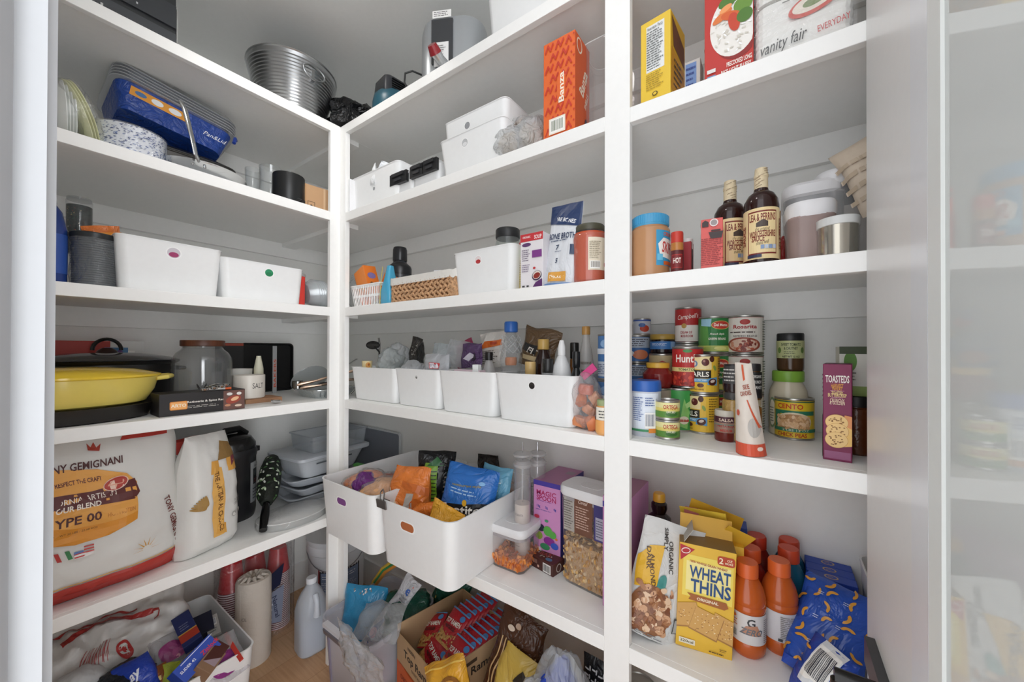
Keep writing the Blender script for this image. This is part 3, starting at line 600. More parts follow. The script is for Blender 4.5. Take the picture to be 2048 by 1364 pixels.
for s in (1,-1):
    pts=[(s*.180,-.045,hb-.012),(s*.207,-.040,hb-.008),(s*.222,-.018,hb-.006),(s*.222,.018,hb-.006),(s*.207,.040,hb-.008),(s*.180,.045,hb-.012)]
    mm=M(); mm.tube(pts,[.006,.007,.007,.007,.007,.006],ye,seg=12,flat=.8); mm.build('side_handle',o)
# long black flat box in front
yc,w_,h_=fitL(318,490,318,790,-.025,D)
boxthing('utensil_box','long low black printed box with an orange emblem and a food picture at its end','box',(-.025-.05,yc,D),w_,.10,h_,PI/2,'232021',
 f=[('p',rrect(.042,.026,.004,4,-w_/2+.045,h_*.45),'e8903a'),('p',rrect(.037,.021,.003,4,-w_/2+.045,h_*.45),'f3b26a'),('T','ARTO',-w_/2+.045,h_*.45,.010,'fff2df'),
 ('T','Rotisserie & Spice Rack',.015-.01,h_*.56,.0085,'e9e5de',0,.10),('l',-.045,h_*.28,.055,h_*.42,2,'b9b4ac'),('r',w_/2-.062,.002,w_/2-.002,h_-.002,'6b4a42'),('e',w_/2-.034,h_*.52,.022,.013,'9b4433',.3),('e',w_/2-.03,h_*.55,.012,.006,'e9b98f',.4),('e',w_/2-.045,h_*.8,.008,.005,'dfdcd8'),('e',w_/2-.018,h_*.8,.007,.005,'dfdcd8'),('e',w_/2-.05,h_*.25,.008,.004,'c58a68'),('e',w_/2-.02,h_*.2,.01,.004,'d9c2ae')])
bz=D+h_
o=thing('measuring_spoon_set','ring of small shiny measuring spoons lying on the black printed box','utensil',(-.06,yc+.01,bz+.001),.4); st=mt('c9cbcd',.12,1)
for k in range(4):
    a=-.7+k*.45; m=M(); dx,dy=math.cos(a),math.sin(a); m.tube([(0,0,.004+k*.002),(dx*.03,dy*.03,.010+k*.004),(dx*.045,dy*.045,.006+k*.003)],.0022,st); m.lathe([(.001,0),(.009,.003),(.012,.008),(.0115,.0082),(.008,.0035)],st,seg=20,T=Matrix.Translation((dx*.055,dy*.055,.002+k*.003)),c1=False); m.build('spoon',o)
m=M(); m.tube([(.012*math.cos(t),.012*math.sin(t)-.012,.012+.01*math.sin(t*2)) for t in [2*PI*k/16 for k in range(16)]],.0014,mt('222222',.4),closed=True,seg=6); m.build('ring',o)
o=thing('orange_tipped_brush','small white tool with an orange end on the black box','utensil',(-.05,yc+.03,bz+.0045),1.25); M().tube([(-.02,0,0),(.03,0,0)],.0035,mt('ece8e2',.4)).build('stick',o); M().tube([(.03,0,0),(.046,0,0)],.0042,mt('e0622b',.4)).build('tip',o)
# glass jar with wooden lid
c,r,h=fitC(341,466,680,D,X=-.235); 
o=thing('glass_canister','large clear glass jar with a dark wooden lid','jar',c,facecam(c)); hg=h-.018
pr=[(r*.9,0),(r*.985,.005),(r,.015),(r,hg*.70),(r*.97,hg*.79),(r*.86,hg*.87),(r*.70,hg*.93),(r*.66,hg*.96),(r*.68,hg)]
M().lathe(pr+[(p[0]-.003,p[1]+.002) for p in pr[::-1][:-1]]+[(.01,.007)],mt('cfd0d0',.04,kind='clear'),seg=56).build('glass',o)
M().lathe([(r*.70,hg-.004),(r*.735,hg-.002),(r*.735,h-.002),(r*.72,h),(r*.3,h)],mt('5f3420',.45,kind='wood'),seg=48).build('wood_lid',o)
# binder, tray
yc,w_,h_=fitL(440,478,460,686,-.50,D)
boxthing('black_folder','black upright folder with an orange-red top edge behind the glass jar','folder',(-.50,yc,D),w_+.03,.02,h_,PI/2,'141313',f=[('r',-w_/2-.014,h_-.012,w_/2+.014,h_-.001,'a2402c')])
yc,w_,h_=fitL(478,585,520,686,-.53,D)
o=thing('black_tray','black rounded baking tray standing on edge against the wall','tray',(-.535,yc,D),0,rot=(R(90),0,PI/2)); 
m=M(); q=rrect(w_,h_,.02,6,0,h_/2); q2=rrect(w_-.012,h_-.012,.016,6,0,h_/2); m.loft([(q2,0),(q,.014),(q,.016),(q2,.016),(rrect(w_-.02,h_-.02,.014,6,0,h_/2),.004)],mt('0e0e0f',.3)); m.build('tray_pan',o)
q=PX(549,740,-.45); h2=PX(549,692,-.45).z-D
boxthing('thermometer_strip','narrow grey upright strip with red lettering, standing before the black tray','strip',(-.45,q.y,D),.017,.008,h2,PI/2,'9fa0a0',f=[('T','BAKERS',0,h2*.42,.011,'c8532f',90,h2*.6)])
# salt crock
c,r,h=fitC(466,531,748,D,X=-.19)
o=thing('salt_crock','round cream ceramic salt crock with black lettering','bowl',(c.x,c.y,D+.0165),facecam(c,.35)); h-=.0165
M().lathe([(r*.93,0),(r,.003),(r,h-.002),(r*.985,h),(r*.93,h-.001),(r*.9,.006)],mt('ddd6cc',.35),seg=48).build('crock_body',o); printing(o,[('t','SALT',.012,h*.55,.020,'3a3634',0,.04)],cylmap(r),du=.005)
c2=Vector((c.x-.06,c.y+.004,D)); M_o=thing('white_dish','pale grey ceramic dish behind the salt crock','dish',(c2.x-.045,c2.y,D),0); M().lathe([(.03,0),(.036,.004),(.042,h+.036),(.040,h+.036),(.034,.008)],mt('d2d0ca',.4),seg=36).build('dish_wall',M_o)
q=PX(520,770,-.25); h2=PX(520,712,-.25).z-D
o=thing('pale_vase','small pale cream ceramic bottle behind the salt crock','vase',(-.275,q.y+.004,D),0); M().lathe([(.014,0),(.017,.004),(.017,h2*.7),(.011,h2*.9),(.008,h2),(.006,h2)],mt('dfdcc4',.4)).build('vase_body',o)
a=PX(545,790,-.20)
boxthing('wooden_block','flat tan wooden block under the salt crock','block',(c.x+.005,c.y+.03,D),.125,.11,.016,PI/2,mt('b98a66',.6,kind='wood'),part='block_body')
q=PX(552,800,-.06); o=thing('loose_spoon','small steel measuring spoon at the shelf edge','utensil',(-.06,q.y,D+.002),.5); m=M(); m.lathe([(.002,0),(.013,.003),(.017,.010),(.0165,.0104),(.012,.004)],st,seg=24,c1=False); m.build('bowl',o); M().tube([(-.014,.008,.009),(-.045,.035,.006),(-.065,.05,.003)],.0028,st,flat=.5).build('handle',o)
# foil pans and utensils pile
a=PX(575,775,-.2); b=PX(660,775,-.2); yc=(a.y+b.y)/2
o=thing('foil_pan','shallow silver foil pan holding loose utensils, next to the post','pan',(-.15,yc+.045,D),PI/2)
m=M(); m.loft([(rrect(.15,.16,.03),0),(rrect(.19,.20,.035),.032),(rrect(.204,.214,.04),.034),(rrect(.204,.214,.04),.037),(rrect(.186,.196,.033),.035),(rrect(.145,.155,.03),.004)],mt('c3c8c8',.25,.7,bump=.3,scale=60)); m.build('pan_wall',o)
it=[]
for k in range(9): it.append(('p',[(-.07+k*.017,.006),(-.066+k*.017,.006),(-.07+k*.019,.026),(-.075+k*.019,.026)],'6d7374'))
printing(o,it,lambda u,v,of:(u,-(.08+v/.032*.02)-of,v),name='embossed_pattern')
def uten(label,y,x,z,rz,ln,mat,head,tilt=8):
    o=thing('kitchen_utensil',label,'utensil',(x,y,z),0,rot=(0,R(-tilt),rz)); M().tube([(0,0,0),(ln*.5,.004,.004),(ln,0,0)],[.005,.0045,.006],mat,flat=.5).build('handle',o)
    m=M()
    if head=='slot': m.loft([(rrect(.07,.045,.008,4,-.035,0),-.001),(rrect(.07,.045,.008,4,-.035,0),.001)],mat)
    elif head=='spoon': m.lathe([(.004,-.004),(.018,0),(.026,.007),(.0255,.0075),(.016,.002)],mat,seg=24,T=Matrix.Translation((-.022,0,0)),c1=False)
    else: m.tube([(0,0,0),(-.06,.015,0),(-.08,.01,0)],[.004,.008,.004],mat,flat=.4)
    m.build('head',o)
bst=mt('8f7f72',.25,.8)
uten('copper-coloured tongs angled on top of the foil pan',yc-.0,-.13,D+.072,1.2,.15,mt('b99c86',.25,.8),'arm',14)
uten('second pair of metal tongs lower in the foil pan',yc+.005,-.11,D+.052,1.25,.14,mt('a58d7a',.25,.8),'arm',8)
uten('black slotted utensil lying across the foil pan',yc+.04,-.09,D+.043,2.8,.12,mt('26282a',.4),'slot',4)
uten('dark serving spoon in the back of the foil pan',yc+.06,-.17,D+.050,2.2,.14,mt('33363a',.35),'spoon',6)
q=PX(598,762,-.19); o=thing('steel_ring','short shiny steel ring cutter standing in the foil pan','ring cutter',(-.20,q.y,D+.038),0); M().lathe([(.022,0),(.022,.03),(.0205,.03),(.0205,0)],mt('b9b9b4',.15,1),c0=False,c1=False).build('band',o)
o=thing('grey_glass_lid','flat grey glass lid leaning behind the utensils','lid',(-.30,yc+.05,D+.0),0,rot=(0,R(-50),0)); M().lathe([(.01,.004),(.08,.002),(.082,0),(.08,-.002),(.01,-.001)],mt('8f9594',.1,kind='clear',metal=.2)).build('disc',o); o.location.z=D+.066
# cake dome / knife strip behind
# ---------- fifth tier, left wall : flour sacks etc ----------
def sack(name,label,loc,w,h,t,rot,base,items,seed,bands=None,cr=.006,topw=.9,foldtop=True,du=.014,stand_pin=.35):
    o=thing(name,label,'bag',loc,0,rot=rot)
    def fn(u,v,of,side=-1):
        a=max(-1,min(1,2*u/w)); b=max(0,min(1,v/h))
        n=noise.noise(Vector((u*12+seed*7,v*12+side,seed)))*cr*1.5+noise.noise(Vector((u*34+seed,v*34,side*4+seed)))*cr*.8+abs(noise.noise(Vector((u*20,v*55,seed))))*cr*.8
        e=max(0,1-abs(a)**4)**.5; bb=(1-b**5)**.8*min(1,.55+b*6)
        k=1+(topw-1)*b**2+.03*math.sin(b*PI)
        return (u*k+noise.noise(Vector((v*9,seed,a)))*cr*2,side*(t/2*e*bb+of)+side*n*e,v+noise.noise(Vector((u*10,seed,5)))*cr*b*2)
    m=M(); m.grid(lambda a,b:fn((a-.5)*w,b*h,0,-1),34,40,base); m.grid(lambda a,b:fn((a-.5)*w,b*h,0,1),34,40,base)
    m.grid(lambda a,b:[Vector(fn((a-.5)*w,0,0,-1)),Vector(fn((a-.5)*w,0,0,1))][int(b)],34,1,base)
    m.build('paper_sack',o,ang=60)
    if items: printing(o,items,lambda u,v,of:fn(u,v,of+.0040,-1),du=du,dv=du,rough=.5)
    return o,fn
pap=mt('d9d8d4',.4,bump=.35,scale=14)
q=PX(230,1120,-.09); q0=PZ(360,1120,E_)
W=.53; H=.46; SX=-.10
yr=PX(352,1120,-.10).y
loc=Vector((-.135,yr-W/2+.01,E_+.002))
pxu=lambda px,py,x=-.05: (PX(px,py,x).y-loc.y, (PX(px,py,x).z-E_))
def U(px,py): return pxu(px,py,-.045)
def TU(k,t,x0,x1,y0,y1,c,ro=0):
    a=U(x0,(y0+y1)/2); b=U(x1,(y0+y1)/2); return (k,t,(a[0]+b[0])/2,(a[1]+b[1])/2,(U(x0,y0)[1]-U(x0,y1)[1])*.8,c,0,b[0]-a[0])
def Uq(*a): return [U(*p) for p in a]
it=[('p',Uq((100,1060),(150,1058),(230,1040),(268,1024),(268,990),(275,965),(258,948),(200,940),(100,945)),'e3a24b'),
 ('p',Uq((100,1094),(150,1090),(215,1070),(268,1040),(268,1024),(230,1040),(150,1058),(100,1060)),'d98f2e'),
 ('p',Uq((100,998),(180,985),(272,958),(276,985),(262,1000),(180,1014),(100,1028)),'5b2322'),
 TU('T','NY GEMIGNANI',107,252,922,942,'4a1a18',-1),TU('T','RESPECT THE CRAFT',108,206,960,972,'5b2322',2),
 TU('t','ORNIA ARTISAN',108,228,991,1005,'efe6da',4),TU('T','OUR BLEND',108,196,1009,1023,'efe6da',4),
 TU('T','YPE 00',108,196,1030,1052,'4a1a18',2),TU('t','HIGH PROTEIN',208,262,1020,1030,'b06a2a',6),TU('t','NT WT 50 LBS / 22.68 KGS',108,190,1062,1067,'6a4a26',2),
 ('p',Uq((182,905),(180,892),(188,899),(195,889),(200,899),(210,891),(206,905)),'a33a2c'),
 ('e',)+U(232,968)+(.027,.017,'e9c9b9',.3),('e',)+U(232,968)+(.025,.015,'b0392c',.3),('e',)+U(232,968)+(.018,.009,'e0a58c',.3),
 ('p',Uq((110,1108),(119,1107),(124,1123),(115,1125)),'b5302a'),('p',Uq((131,1103),(140,1101),(145,1116),(136,1119)),'2f7a44'),
 ('r',)+U(148,1118)+U(186,1099)+('e9e6e4',),('r',)+U(148,1110)+U(166,1099)+('5c78b0',)]
for k in range(4): it.append(('r',U(148,1118)[0],U(148,1118)[1]+.002+k*.0075,U(186,1100)[0],U(148,1118)[1]+.0055+k*.0075,'c23a36') if k<2 else ('r',U(167,1118)[0],U(148,1118)[1]+.002+k*.0075,U(186,1100)[0],U(148,1118)[1]+.0055+k*.0075,'c23a36'))
cx_,cy_=U(290,1100)
for k in range(8):
    a=PI*(.0+k/7); it.append(('p',[(cx_+.01*math.cos(a)-.001,cy_+.01*math.sin(a)),(cx_+.034*math.cos(a),cy_+.034*math.sin(a)),(cx_+.01*math.cos(a)+.002,cy_+.01*math.sin(a)+.001)],'cf9a44'))
it.append(('T','TONY GEMIGNANI',W/2-.028,.14,.016,'6a2a22',-76,.17))
it+= [('r',-W/2,.0,W/2,.050,'b0342b'),('r',-W/2,.053,W/2,.0555,'cf9a44'),('l',-W/2+.02,.012,W/2-.05,.034,2,'96261f')]
it+=[('p',[(-W/2,.405),(-.02,.42),(.0,.46),(-W/2,.46)],'c3b9ab'),('p',[(.13,.41),(.16,.455),(.25,.455),(.24,.41)],'b0342b')]
sack('flour_sack','large white flour sack with amber panel, brown lettering and a red bottom band',loc,W,H,.19,(0,R(0),PI/2),pap,it,1,cr=.0045,topw=.93)
# gusset flap leaning to the right at the top
o=thing('sack_fold','folded red and white top of a second flour sack, behind the big sack','bag',(-.20,PX(330,880,-.2).y,E_+.0),0,rot=(0,0,PI/2+.15))
fn=pouchfn(.22,.37,.10,9,.004,pin=.3); m=M(); m.grid(lambda a,b:fn((a-.5)*.22,b*.37,0,-1),16,20,pap); m.grid(lambda a,b:fn((a-.5)*.22,b*.37,0,1),16,20,pap); m.build('paper_sack',o,ang=60)
printing(o,[('p',[(-.06,.37),(.11,.37),(.11,.27)],'b0342b'),('p',[(-.075,.37),(-.06,.37),(.11,.27),(.11,.262)],'f0ede8'),('T','e Baking',-.06,.33,.016,'3b2a26',30),('r',-.11,0,.11,.24,'3b1d18')],lambda u,v,of:fn(u,v,of+.001,-1),du=.014,dv=.014)
# tall white sack
c,r,h=fitC(343,477,900,E_,X=-.115); 
W2=.185; H2=PX(410,868,-.13).z-E_
it=[('p',[(-.025,.05),(.012,.05),(.012,.275),(-.018,.28),(-.032,.2)],'e2ae5c'),('p',[(-.03,.26),(.005,.255),(.002,.30),(-.028,.302)],'dba14a'),('p',[(-.018,.06),(.02,.05),(.018,.085),(-.012,.09)],'dba14a'),
 ('T','THE ARTISANAL CHOICE',-.004,.165,.017,'6a4420',-86,.20),('r',.035,.255,.085,.30,'dba14a'),('p',[(.0,.30),(.03,.36),(.07,.35),(.08,.30)],'8a6a3a'),('p',[(.05,.27),(.085,.29),(.085,.31),(.055,.30)],'7d3040'),
 ('t','PURITY',.065,.15,.009,'8a8580',10,.03),('t','CERTIFIED',.065,.138,.009,'8a8580',10,.035),('e',.05,.10,.008,.008,'8f8a84'),('e',.05,.10,.0065,.0065,'d8d6d2'),('e',.068,.108,.007,.009,'8f8a84')]
for k in range(8): a=PI*.55+k*.17; it.append(('e',-.045+.022*math.cos(a),.15+.03*math.sin(a),.018,.0045,'a07c40',a))
sack('flour_sack','tall narrow white flour sack with a curling amber ribbon, standing beside the big sack',(-.12,c.y,E_+.002),W2,H2,.135,(0,0,PI/2+.38),pap,it,2,cr=.004,topw=.72)
# dark sack behind
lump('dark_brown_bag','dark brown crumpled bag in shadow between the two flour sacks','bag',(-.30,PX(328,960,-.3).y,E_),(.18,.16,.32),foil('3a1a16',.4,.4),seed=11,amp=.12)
# pressure cooker
c,r,h=fitC(408,514,885,E_,X=-.32); r=min(r,.15)
o=thing('pressure_cooker','black electric pressure cooker with a steel control panel behind the narrow flour sack','appliance',(c.x,c.y,E_),PI/2+.30); hc=PX(500,893,-.30).z-E_
M().lathe([(r*.93,0),(r*.97,.012),(r,.03),(r,hc*.86),(r*1.03,hc*.9),(r*1.05,hc*.95),(r*.99,hc)],mt('1c1c1e',.3),seg=56).build('cooker_body',o)
M().lathe([(r*.99,hc-.002),(r*.98,hc+.02),(r*.8,hc+.045),(r*.4,hc+.058),(.01,hc+.06)],mt('111112',.2),seg=48).build('lid',o)
m=M(); m.tube([(-.05,0,hc+.05),(-.02,-.0,hc+.075),(.03,0,hc+.075),(.06,0,hc+.05)],.014,mt('0f0f10',.25),seg=12); m.build('lid_handle',o)
M().box((r*1.04,0,hc*.93),(.03,.05,.02),mt('1c1c1e',.3)).build('side_handle',o)
printing(o,[('r',.02,.06,.135,hc*.80,'8d8f90'),('r',.035,.13,.105,hc*.70,'141618'),('T','8:88',.07,.175,.025,'3d4648'),('l',.04,.135,.10,.155,2,'7a3a30'),('l',.03,.07,.125,.12,4,'3a3c3e'),('t','instant',.07,hc*.745,.010,'2a2a2a',0,.06)],cylmap(r),du=.012,name='control_panel')
# folded floral umbrella
a=PZ(500,1052,E_); b=PX(545,925,-.30)
o=thing('folded_umbrella','folded umbrella in green leaf pattern with a glossy black handle','umbrella',(0,0,0))
A0=Vector((-.055,a.y,E_+.016)); A1=Vector((-.36,PX(545,930,-.36).y,E_+.20))
mid=A0.lerp(A1,.32); m=M(); m.tube([A0,A0.lerp(mid,.5)+Vector((0,0,.004)),mid],[.013,.015,.012],mt('0b0b0c',.12),seg=14); m.build('handle',o)
m=M(); pts=[mid.lerp(A1,t) for t in (0,.15,.4,.7,.92,1)]; m.tube(pts,[.02,.037,.042,.040,.028,.012],mt('1a2018',.6,kind='speck',scale=60,bump=.5),seg=20); m.build('canopy_fabric',o)
rn=random.Random(3); it=[]; ax=(A1-mid).normalized(); sx=Vector((0,0,1)).cross(ax).normalized(); sy=ax.cross(sx); L_=(A1-mid).length
for k in range(60): it.append(('e',rn.uniform(-.055,.05),rn.uniform(.01,L_*.92),.0075,.0035,rn.choice(('4f7a45','7ba06a','c9d6bd','2d4a2c','dfe3d8')),rn.uniform(0,3)))
def um(u,v,of):
    k=v/L_; rr=[.02,.037,.042,.040,.028,.012]; ts=[0,.15,.4,.7,.92,1]; i=max(j for j in range(5) if ts[j]<=min(k,.999)); f=(k-ts[i])/(ts[i+1]-ts[i]); r_=rr[i]+(rr[i+1]-rr[i])*f+.001+of; an=u/.04
    return mid+ax*v+(sx*math.sin(an)+sy*math.cos(an))*r_
printing(o,it,um,du=.006,name='leaf_pattern',eps=0)
# white oval platters
c=PZ(578,1048,E_); a=PZ(510,1050,E_); b=PZ(648,1030,E_)
cy=(PX(510,1045,-.11).y+PX(652,1030,-.11).y)/2; pw=(PX(650,1030,-.11).y-PX(510,1045,-.11).y)/2
o=thing('oval_platter_stack','stack of white oval paper platters in clear wrap at the shelf edge','tableware',(-.105,cy,E_),PI/2+.05)
pr=[(.80,0)]
for k in range(9): pr+=[(.93,.001+k*.0027),(.985,.0022+k*.0027)]
pr+=[(1.0,.026),(.99,.028),(.80,.030),(.74,.0335),(.01,.034)]
M().lathe([(p[0]*.1,p[1]) for p in pr],mt('dcdcda',.5),seg=64,sx=pw/.1,sy=.94).build('platters',o,ang=50)
M().lathe([(.1005,.0),(.1015,.012),(.101,.028),(.08,.0355),(.02,.036)],mt('f4f6f8',.1,kind='clear',bump=.3,scale=12),seg=48,sx=pw/.1,sy=.94,c0=False).build('plastic_wrap',o)
# grey plastic containers
gy=mt('b4b9bf',.35)
bx0=PX(545,1000,-.30); y0=PX(556,960,-.30).y
o=thing('food_tray','flat pale grey divided tray at the bottom of the container pile','container',(-.30,y0+.16,E_),PI/2)
m=M(); tray(m,.30,.20,.03,0,gy,.014,.82,.04); m.build('tray_wall',o)
o=thing('food_tray','pale grey angular tray stacked second from the bottom of the pile','container',(-.29,y0+.165,E_+.036),PI/2+.12); m=M(); tray(m,.28,.19,.035,0,gy,.014,.80,.03); m.build('tray_wall',o)
o=thing('food_tray','shallow pale grey tray lying third in the container pile','container',(-.30,y0+.17,E_+.074),PI/2-.1); m=M(); tray(m,.30,.20,.03,0,gy,.014,.84,.04); m.build('tray_wall',o)
o=thing('lidded_container','pale grey food storage box with a wide flat lid, upper in the pile','container',(-.315,y0+.195,E_+.108),PI/2+.10)
m=M(); m.loft([(rrect(.26,.18,.03),0),(rrect(.33,.24,.035),.085)],mt('c3c8cd',.3)); m.build('box_body',o)
m=M(); m.loft([(rrect(.36,.27,.03),.083),(rrect(.365,.275,.03),.086),(rrect(.365,.275,.03),.098),(rrect(.35,.26,.03),.103)],mt('b9bec4',.3)); m.build('lid',o)
printing(o,[('r',-.10,.060,.08,.066,'5c6268')],lambda u,v,of:(u,-.12-of,v),name='handle_slot')
o=thing('clear_fridge_bin','clear shallow plastic bin on top of the grey lidded container','bin',(-.30,y0+.23,E_+.2125),PI/2+.05)
m=M(); m.loft([(rrect(.26,.18,.008),0),(rrect(.275,.195,.01),.07),(rrect(.285,.205,.01),.071),(rrect(.285,.205,.01),.0745),(rrect(.271,.191,.009),.0745),(rrect(.256,.176,.008),.003)],mt('dfe6ee',.06,kind='clear',metal=.06)); m.build('bin_wall',o)
m=M(); m.tube([(x,y,.0745) for x,y in rrect(.285,.205,.01)],.0016,mt('8b9096',.3),closed=True,seg=6); m.build('rim',o)
q=PX(545,985,-.33); boxthing('dark_red_book','dark red flat book under the grey trays','book',(-.16,y0+.15,E_),.26,.05,.0,PI/2,'5b1f22') if 0 else None
# behind post: cutting board, toy blocks
xa=PY(700,880,.335).x; xb=PY(793,880,.335).x; zt=PY(750,858,.335).z
o=thing('cutting_board','grey rounded cutting board with a pale rim, standing against the back wall','board',((xa+xb)/2-.04,.352,E_),0,rot=(R(90),0,0)); hb_=zt-E_; wb_=xb-xa+.10
m=M(); q=rrect(wb_,hb_,.018,6,0,hb_/2); q3=rrect(wb_-.014,hb_-.014,.014,6,0,hb_/2); m.loft([(q,-.004),(q,.004),(q3,.005)],mt('c5c8ca',.35)); m.build('rim_frame',o); m=M(); m.loft([(q3,.0052),(q3,.0062)],mt('7b7f88',.45)); m.build('board_face',o)
cols=('b5322c','e0a33a','3f5fae','e0a33a'); x0=PY(700,935,.14).x
for k,cc_ in enumerate(cols[:3]):
    o=boxthing('clip',('red','yellow','blue')[k]+' plastic bag clip standing with others behind the post','clip',(x0+.012+k*.024,.15,E_),.020,.03,.125,0,cc_,rough=.3,part='clip_body')
boxthing('clip','green plastic bag clip lying across the top of the standing clips','clip',(x0+.045,.175,E_+.1265),.10,.025,.012,.1,'5bb04a',rough=.3,part='clip_body')
# ================= back wall, second tier (z = B) =================
def rbin(label,pl,pr_,pt,Z,Y=.03,d=.28,taper=.92,hole=None,hh=None,slot=None,extra=0):
    xc,w_,h_=fitR(pl,pr_,pt[0],pt[1],Y,Z); o,fm=bin_('storage_bin',label,(xc,Y+d/2,Z),w_,d,h_,0,taper=taper,hole=hole,slot=slot); return o,xc,w_,h_
o,xc,w_,h_=rbin('small white storage bin stuffed with torn paper wrappers, beside the corner post',697,797,(790,322),B,.03,.24,hole=(.01,.075,.007,'9da0a3'))
rn=random.Random(2)
for k,(dx,dy,dz,a) in enumerate(((-.045,.05,.10,.3),(-.01,.04,.105,-.4),(.03,.06,.10,.7),(-.03,.10,.11,1.2),(.02,.12,.10,-.9))):
    pouch('paper_wrapper',('crumpled white paper scrap at the front of the bin by the corner post','folded white paper wrapper sticking up in the bin by the corner post','crinkled clear-white wrapper beside the orange bit in the small bin','dark printed wrapper at the back of the small bin','grey-white wrapper at the back of the small paper-filled bin')[k],'wrapper',(xc+dx,dy,B+.085),.07,.075+dz*.15,.02,(R(-20+15*k),R(30*a),a),mat=('f0f0ef','e9ebec','dfe3e8','3c3d46','d8d9da')[k],seed=20+k,cr=.006,nu=12,nv=12)
# notebook spine at the left of this bin
boxthing('paper_booklet','thin upright white booklet with tiny grey print, squeezed beside the corner post','booklet',(.050,.06,B),.006,.10,.14,0,'e4e4e6',f=None,l=None)
# containers with black latches
xc,w_,h_=fitR(781,880,880,318,.05,B)
for k in range(2):
    ww=w_/2-.002; o=thing('latch_box','white plastic box with black clip latches, '+('beside the torn-paper bin' if k==0 else 'against the stacked white bins'),'container',(xc-w_/4+k*w_/2,.05+.10,B),0)
    m=M(); m.loft([(rrect(ww*.92,.20,.012),0),(rrect(ww,.21,.015),.01),(rrect(ww,.21,.015),h_*.9)],mt('e6e7e8',.35)); m.build('box_body',o)
    m=M(); m.loft([(rrect(ww*1.0,.215,.015),h_*.9),(rrect(ww*1.02,.22,.015),h_*.94),(rrect(ww*.96,.21,.015),h_)],mt('d9dadb',.3)); m.build('lid',o)
    for j in range(2 if k else 1):
        x=(0 if k==0 else -ww*.25+j*ww*.5); wd=ww*(.62 if k==0 else .46)
        m=M(); m.box((x,-.112,h_*.80),(wd*1.15,.012,h_*.42),mt('1d1d1f',.3)); m.box((x,-.119,h_*.93),(wd*.8,.008,.012),mt('2a2a2c',.3)); m.box((x,-.119,h_*.74),(wd*.5,.006,.010),mt('303134',.3)); m.build('latch',o)
o=thing('orange_disc','round orange and white lid leaning on top of the latch boxes','lid',(xc+w_*.22,.14,B+h_+.004),0,rot=(R(62),0,R(-10))); M().lathe([(.05,-.002),(.052,0),(.052,.004),(.045,.006),(.01,.006)],mt('d9d6d0',.4)).build('disc',o); M().lathe([(.052,-.001),(.055,.001),(.055,.004),(.052,.005)],mt('d4683a',.4)).build('rim',o)
o.location.z+=.026
# nested bins
xc,w_,h_=fitR(877,1008,996,228,.02,B); 
bin_('storage_bin','large white storage bin with a round hole, lower of the nested pair',(xc,.02+.15,B),w_,.30,h_*.93,0,taper=.9,hole=(-.02,h_*.70,.012,('b9bbbd','dfe0e1')))
xc2,w2,h2=fitR(880,1012,990,196,.03,B)
bin_('storage_bin','white storage bin nested inside another, upper of the pair beside the wrapped loaves',(xc2,.03+.145,B+.05),w2*.96,.27,h2-.05,0,taper=.93,hole=(-.025,(h2-.05)*.76,.011,'8f9194'))
# wrapped loaves
wrap=mt('e8e2da',.15,kind='clear',metal=.30,bump=1.0,scale=40)
for k,(px,py,s,z,lb) in enumerate(((1030,270,(.155,.15,.115),0,'plastic-wrapped loaf beside the orange pasta box'),(1066,270,(.13,.14,.13),0,'plastic-wrapped bundle touching the orange pasta box'),(1042,225,(.10,.09,.05),.105,'small tan piece in plastic wrap, topmost of the wrapped loaves'))):
    q=PY(px,py,.09); o=thing('wrapped_loaf',lb,'bread',(q.x,.09+.01*k,B+z)); 
    lump('','','',(0,0,0),(s[0]*.85,s[1]*.85,s[2]*.9),mt('c9b9a4' if k<2 else 'b98f5e',.8,bump=.3),seed=k+30,amp=.08,parent=o,part='loaf')
    lump('','','',(0,0,0),s,mt('f3f3f1',.16,kind='clear',bump=1.0,scale=45,metal=.42),seed=k+40,amp=.10,parent=o,part='clear_wrap',nz=3)
# orange pasta box
xl=PY(1087,180,.012).x; xr=PY(1150,150,.012).x; hB=PY(1150,58,.012).z-B
zz=[]
OR='c63a28'
def squig(w,h,x0,n,m_,col):
    out=[]
    for r_ in range(n):
        for c_ in range(m_):
            x=x0+(c_+.25+(r_%2)*.5)*w/m_; y=.012+r_*h/n; s=w/m_*.27; 
            pts=[(x,y),(x+s*.9,y+s*2.0),(x+s*1.8,y+.001),(x+s*2.7,y+s*2.0)]
            for a,b in zip(pts[:-1],pts[1:]):
                dx,dy=b[0]-a[0],b[1]-a[1]; l_=math.hypot(dx,dy); nx,ny=-dy/l_*s*.28,dx/l_*s*.28
                out.append(('p',[(a[0]+nx,a[1]+ny),(a[0]-nx,a[1]-ny),(b[0]-nx,b[1]-ny),(b[0]+nx,b[1]+ny)],col))
            for p in pts: out.append(('e',p[0],p[1],s*.30,s*.30,col))
    return out
wB=xr-xl
its=squig(wB*.98,hB*.96,-wB/2,9,3,OR); its=[i for i in its if all(abs(p[0])<wB/2-.001 for p in (i[1] if i[0]=='p' else [(i[1],0)]))]
its+=[('r',-wB*.04,hB*.37,wB*.22,hB*.60,'e2692e'),('T','Banza',wB*.09,hB*.485,wB*.17,'f7ecd9',90,hB*.30),('r',-wB*.30,.010,wB*.22,.052,'efe3cf'),('bc',-wB*.26,.013,wB*.18,.049,'5a6a4a')]
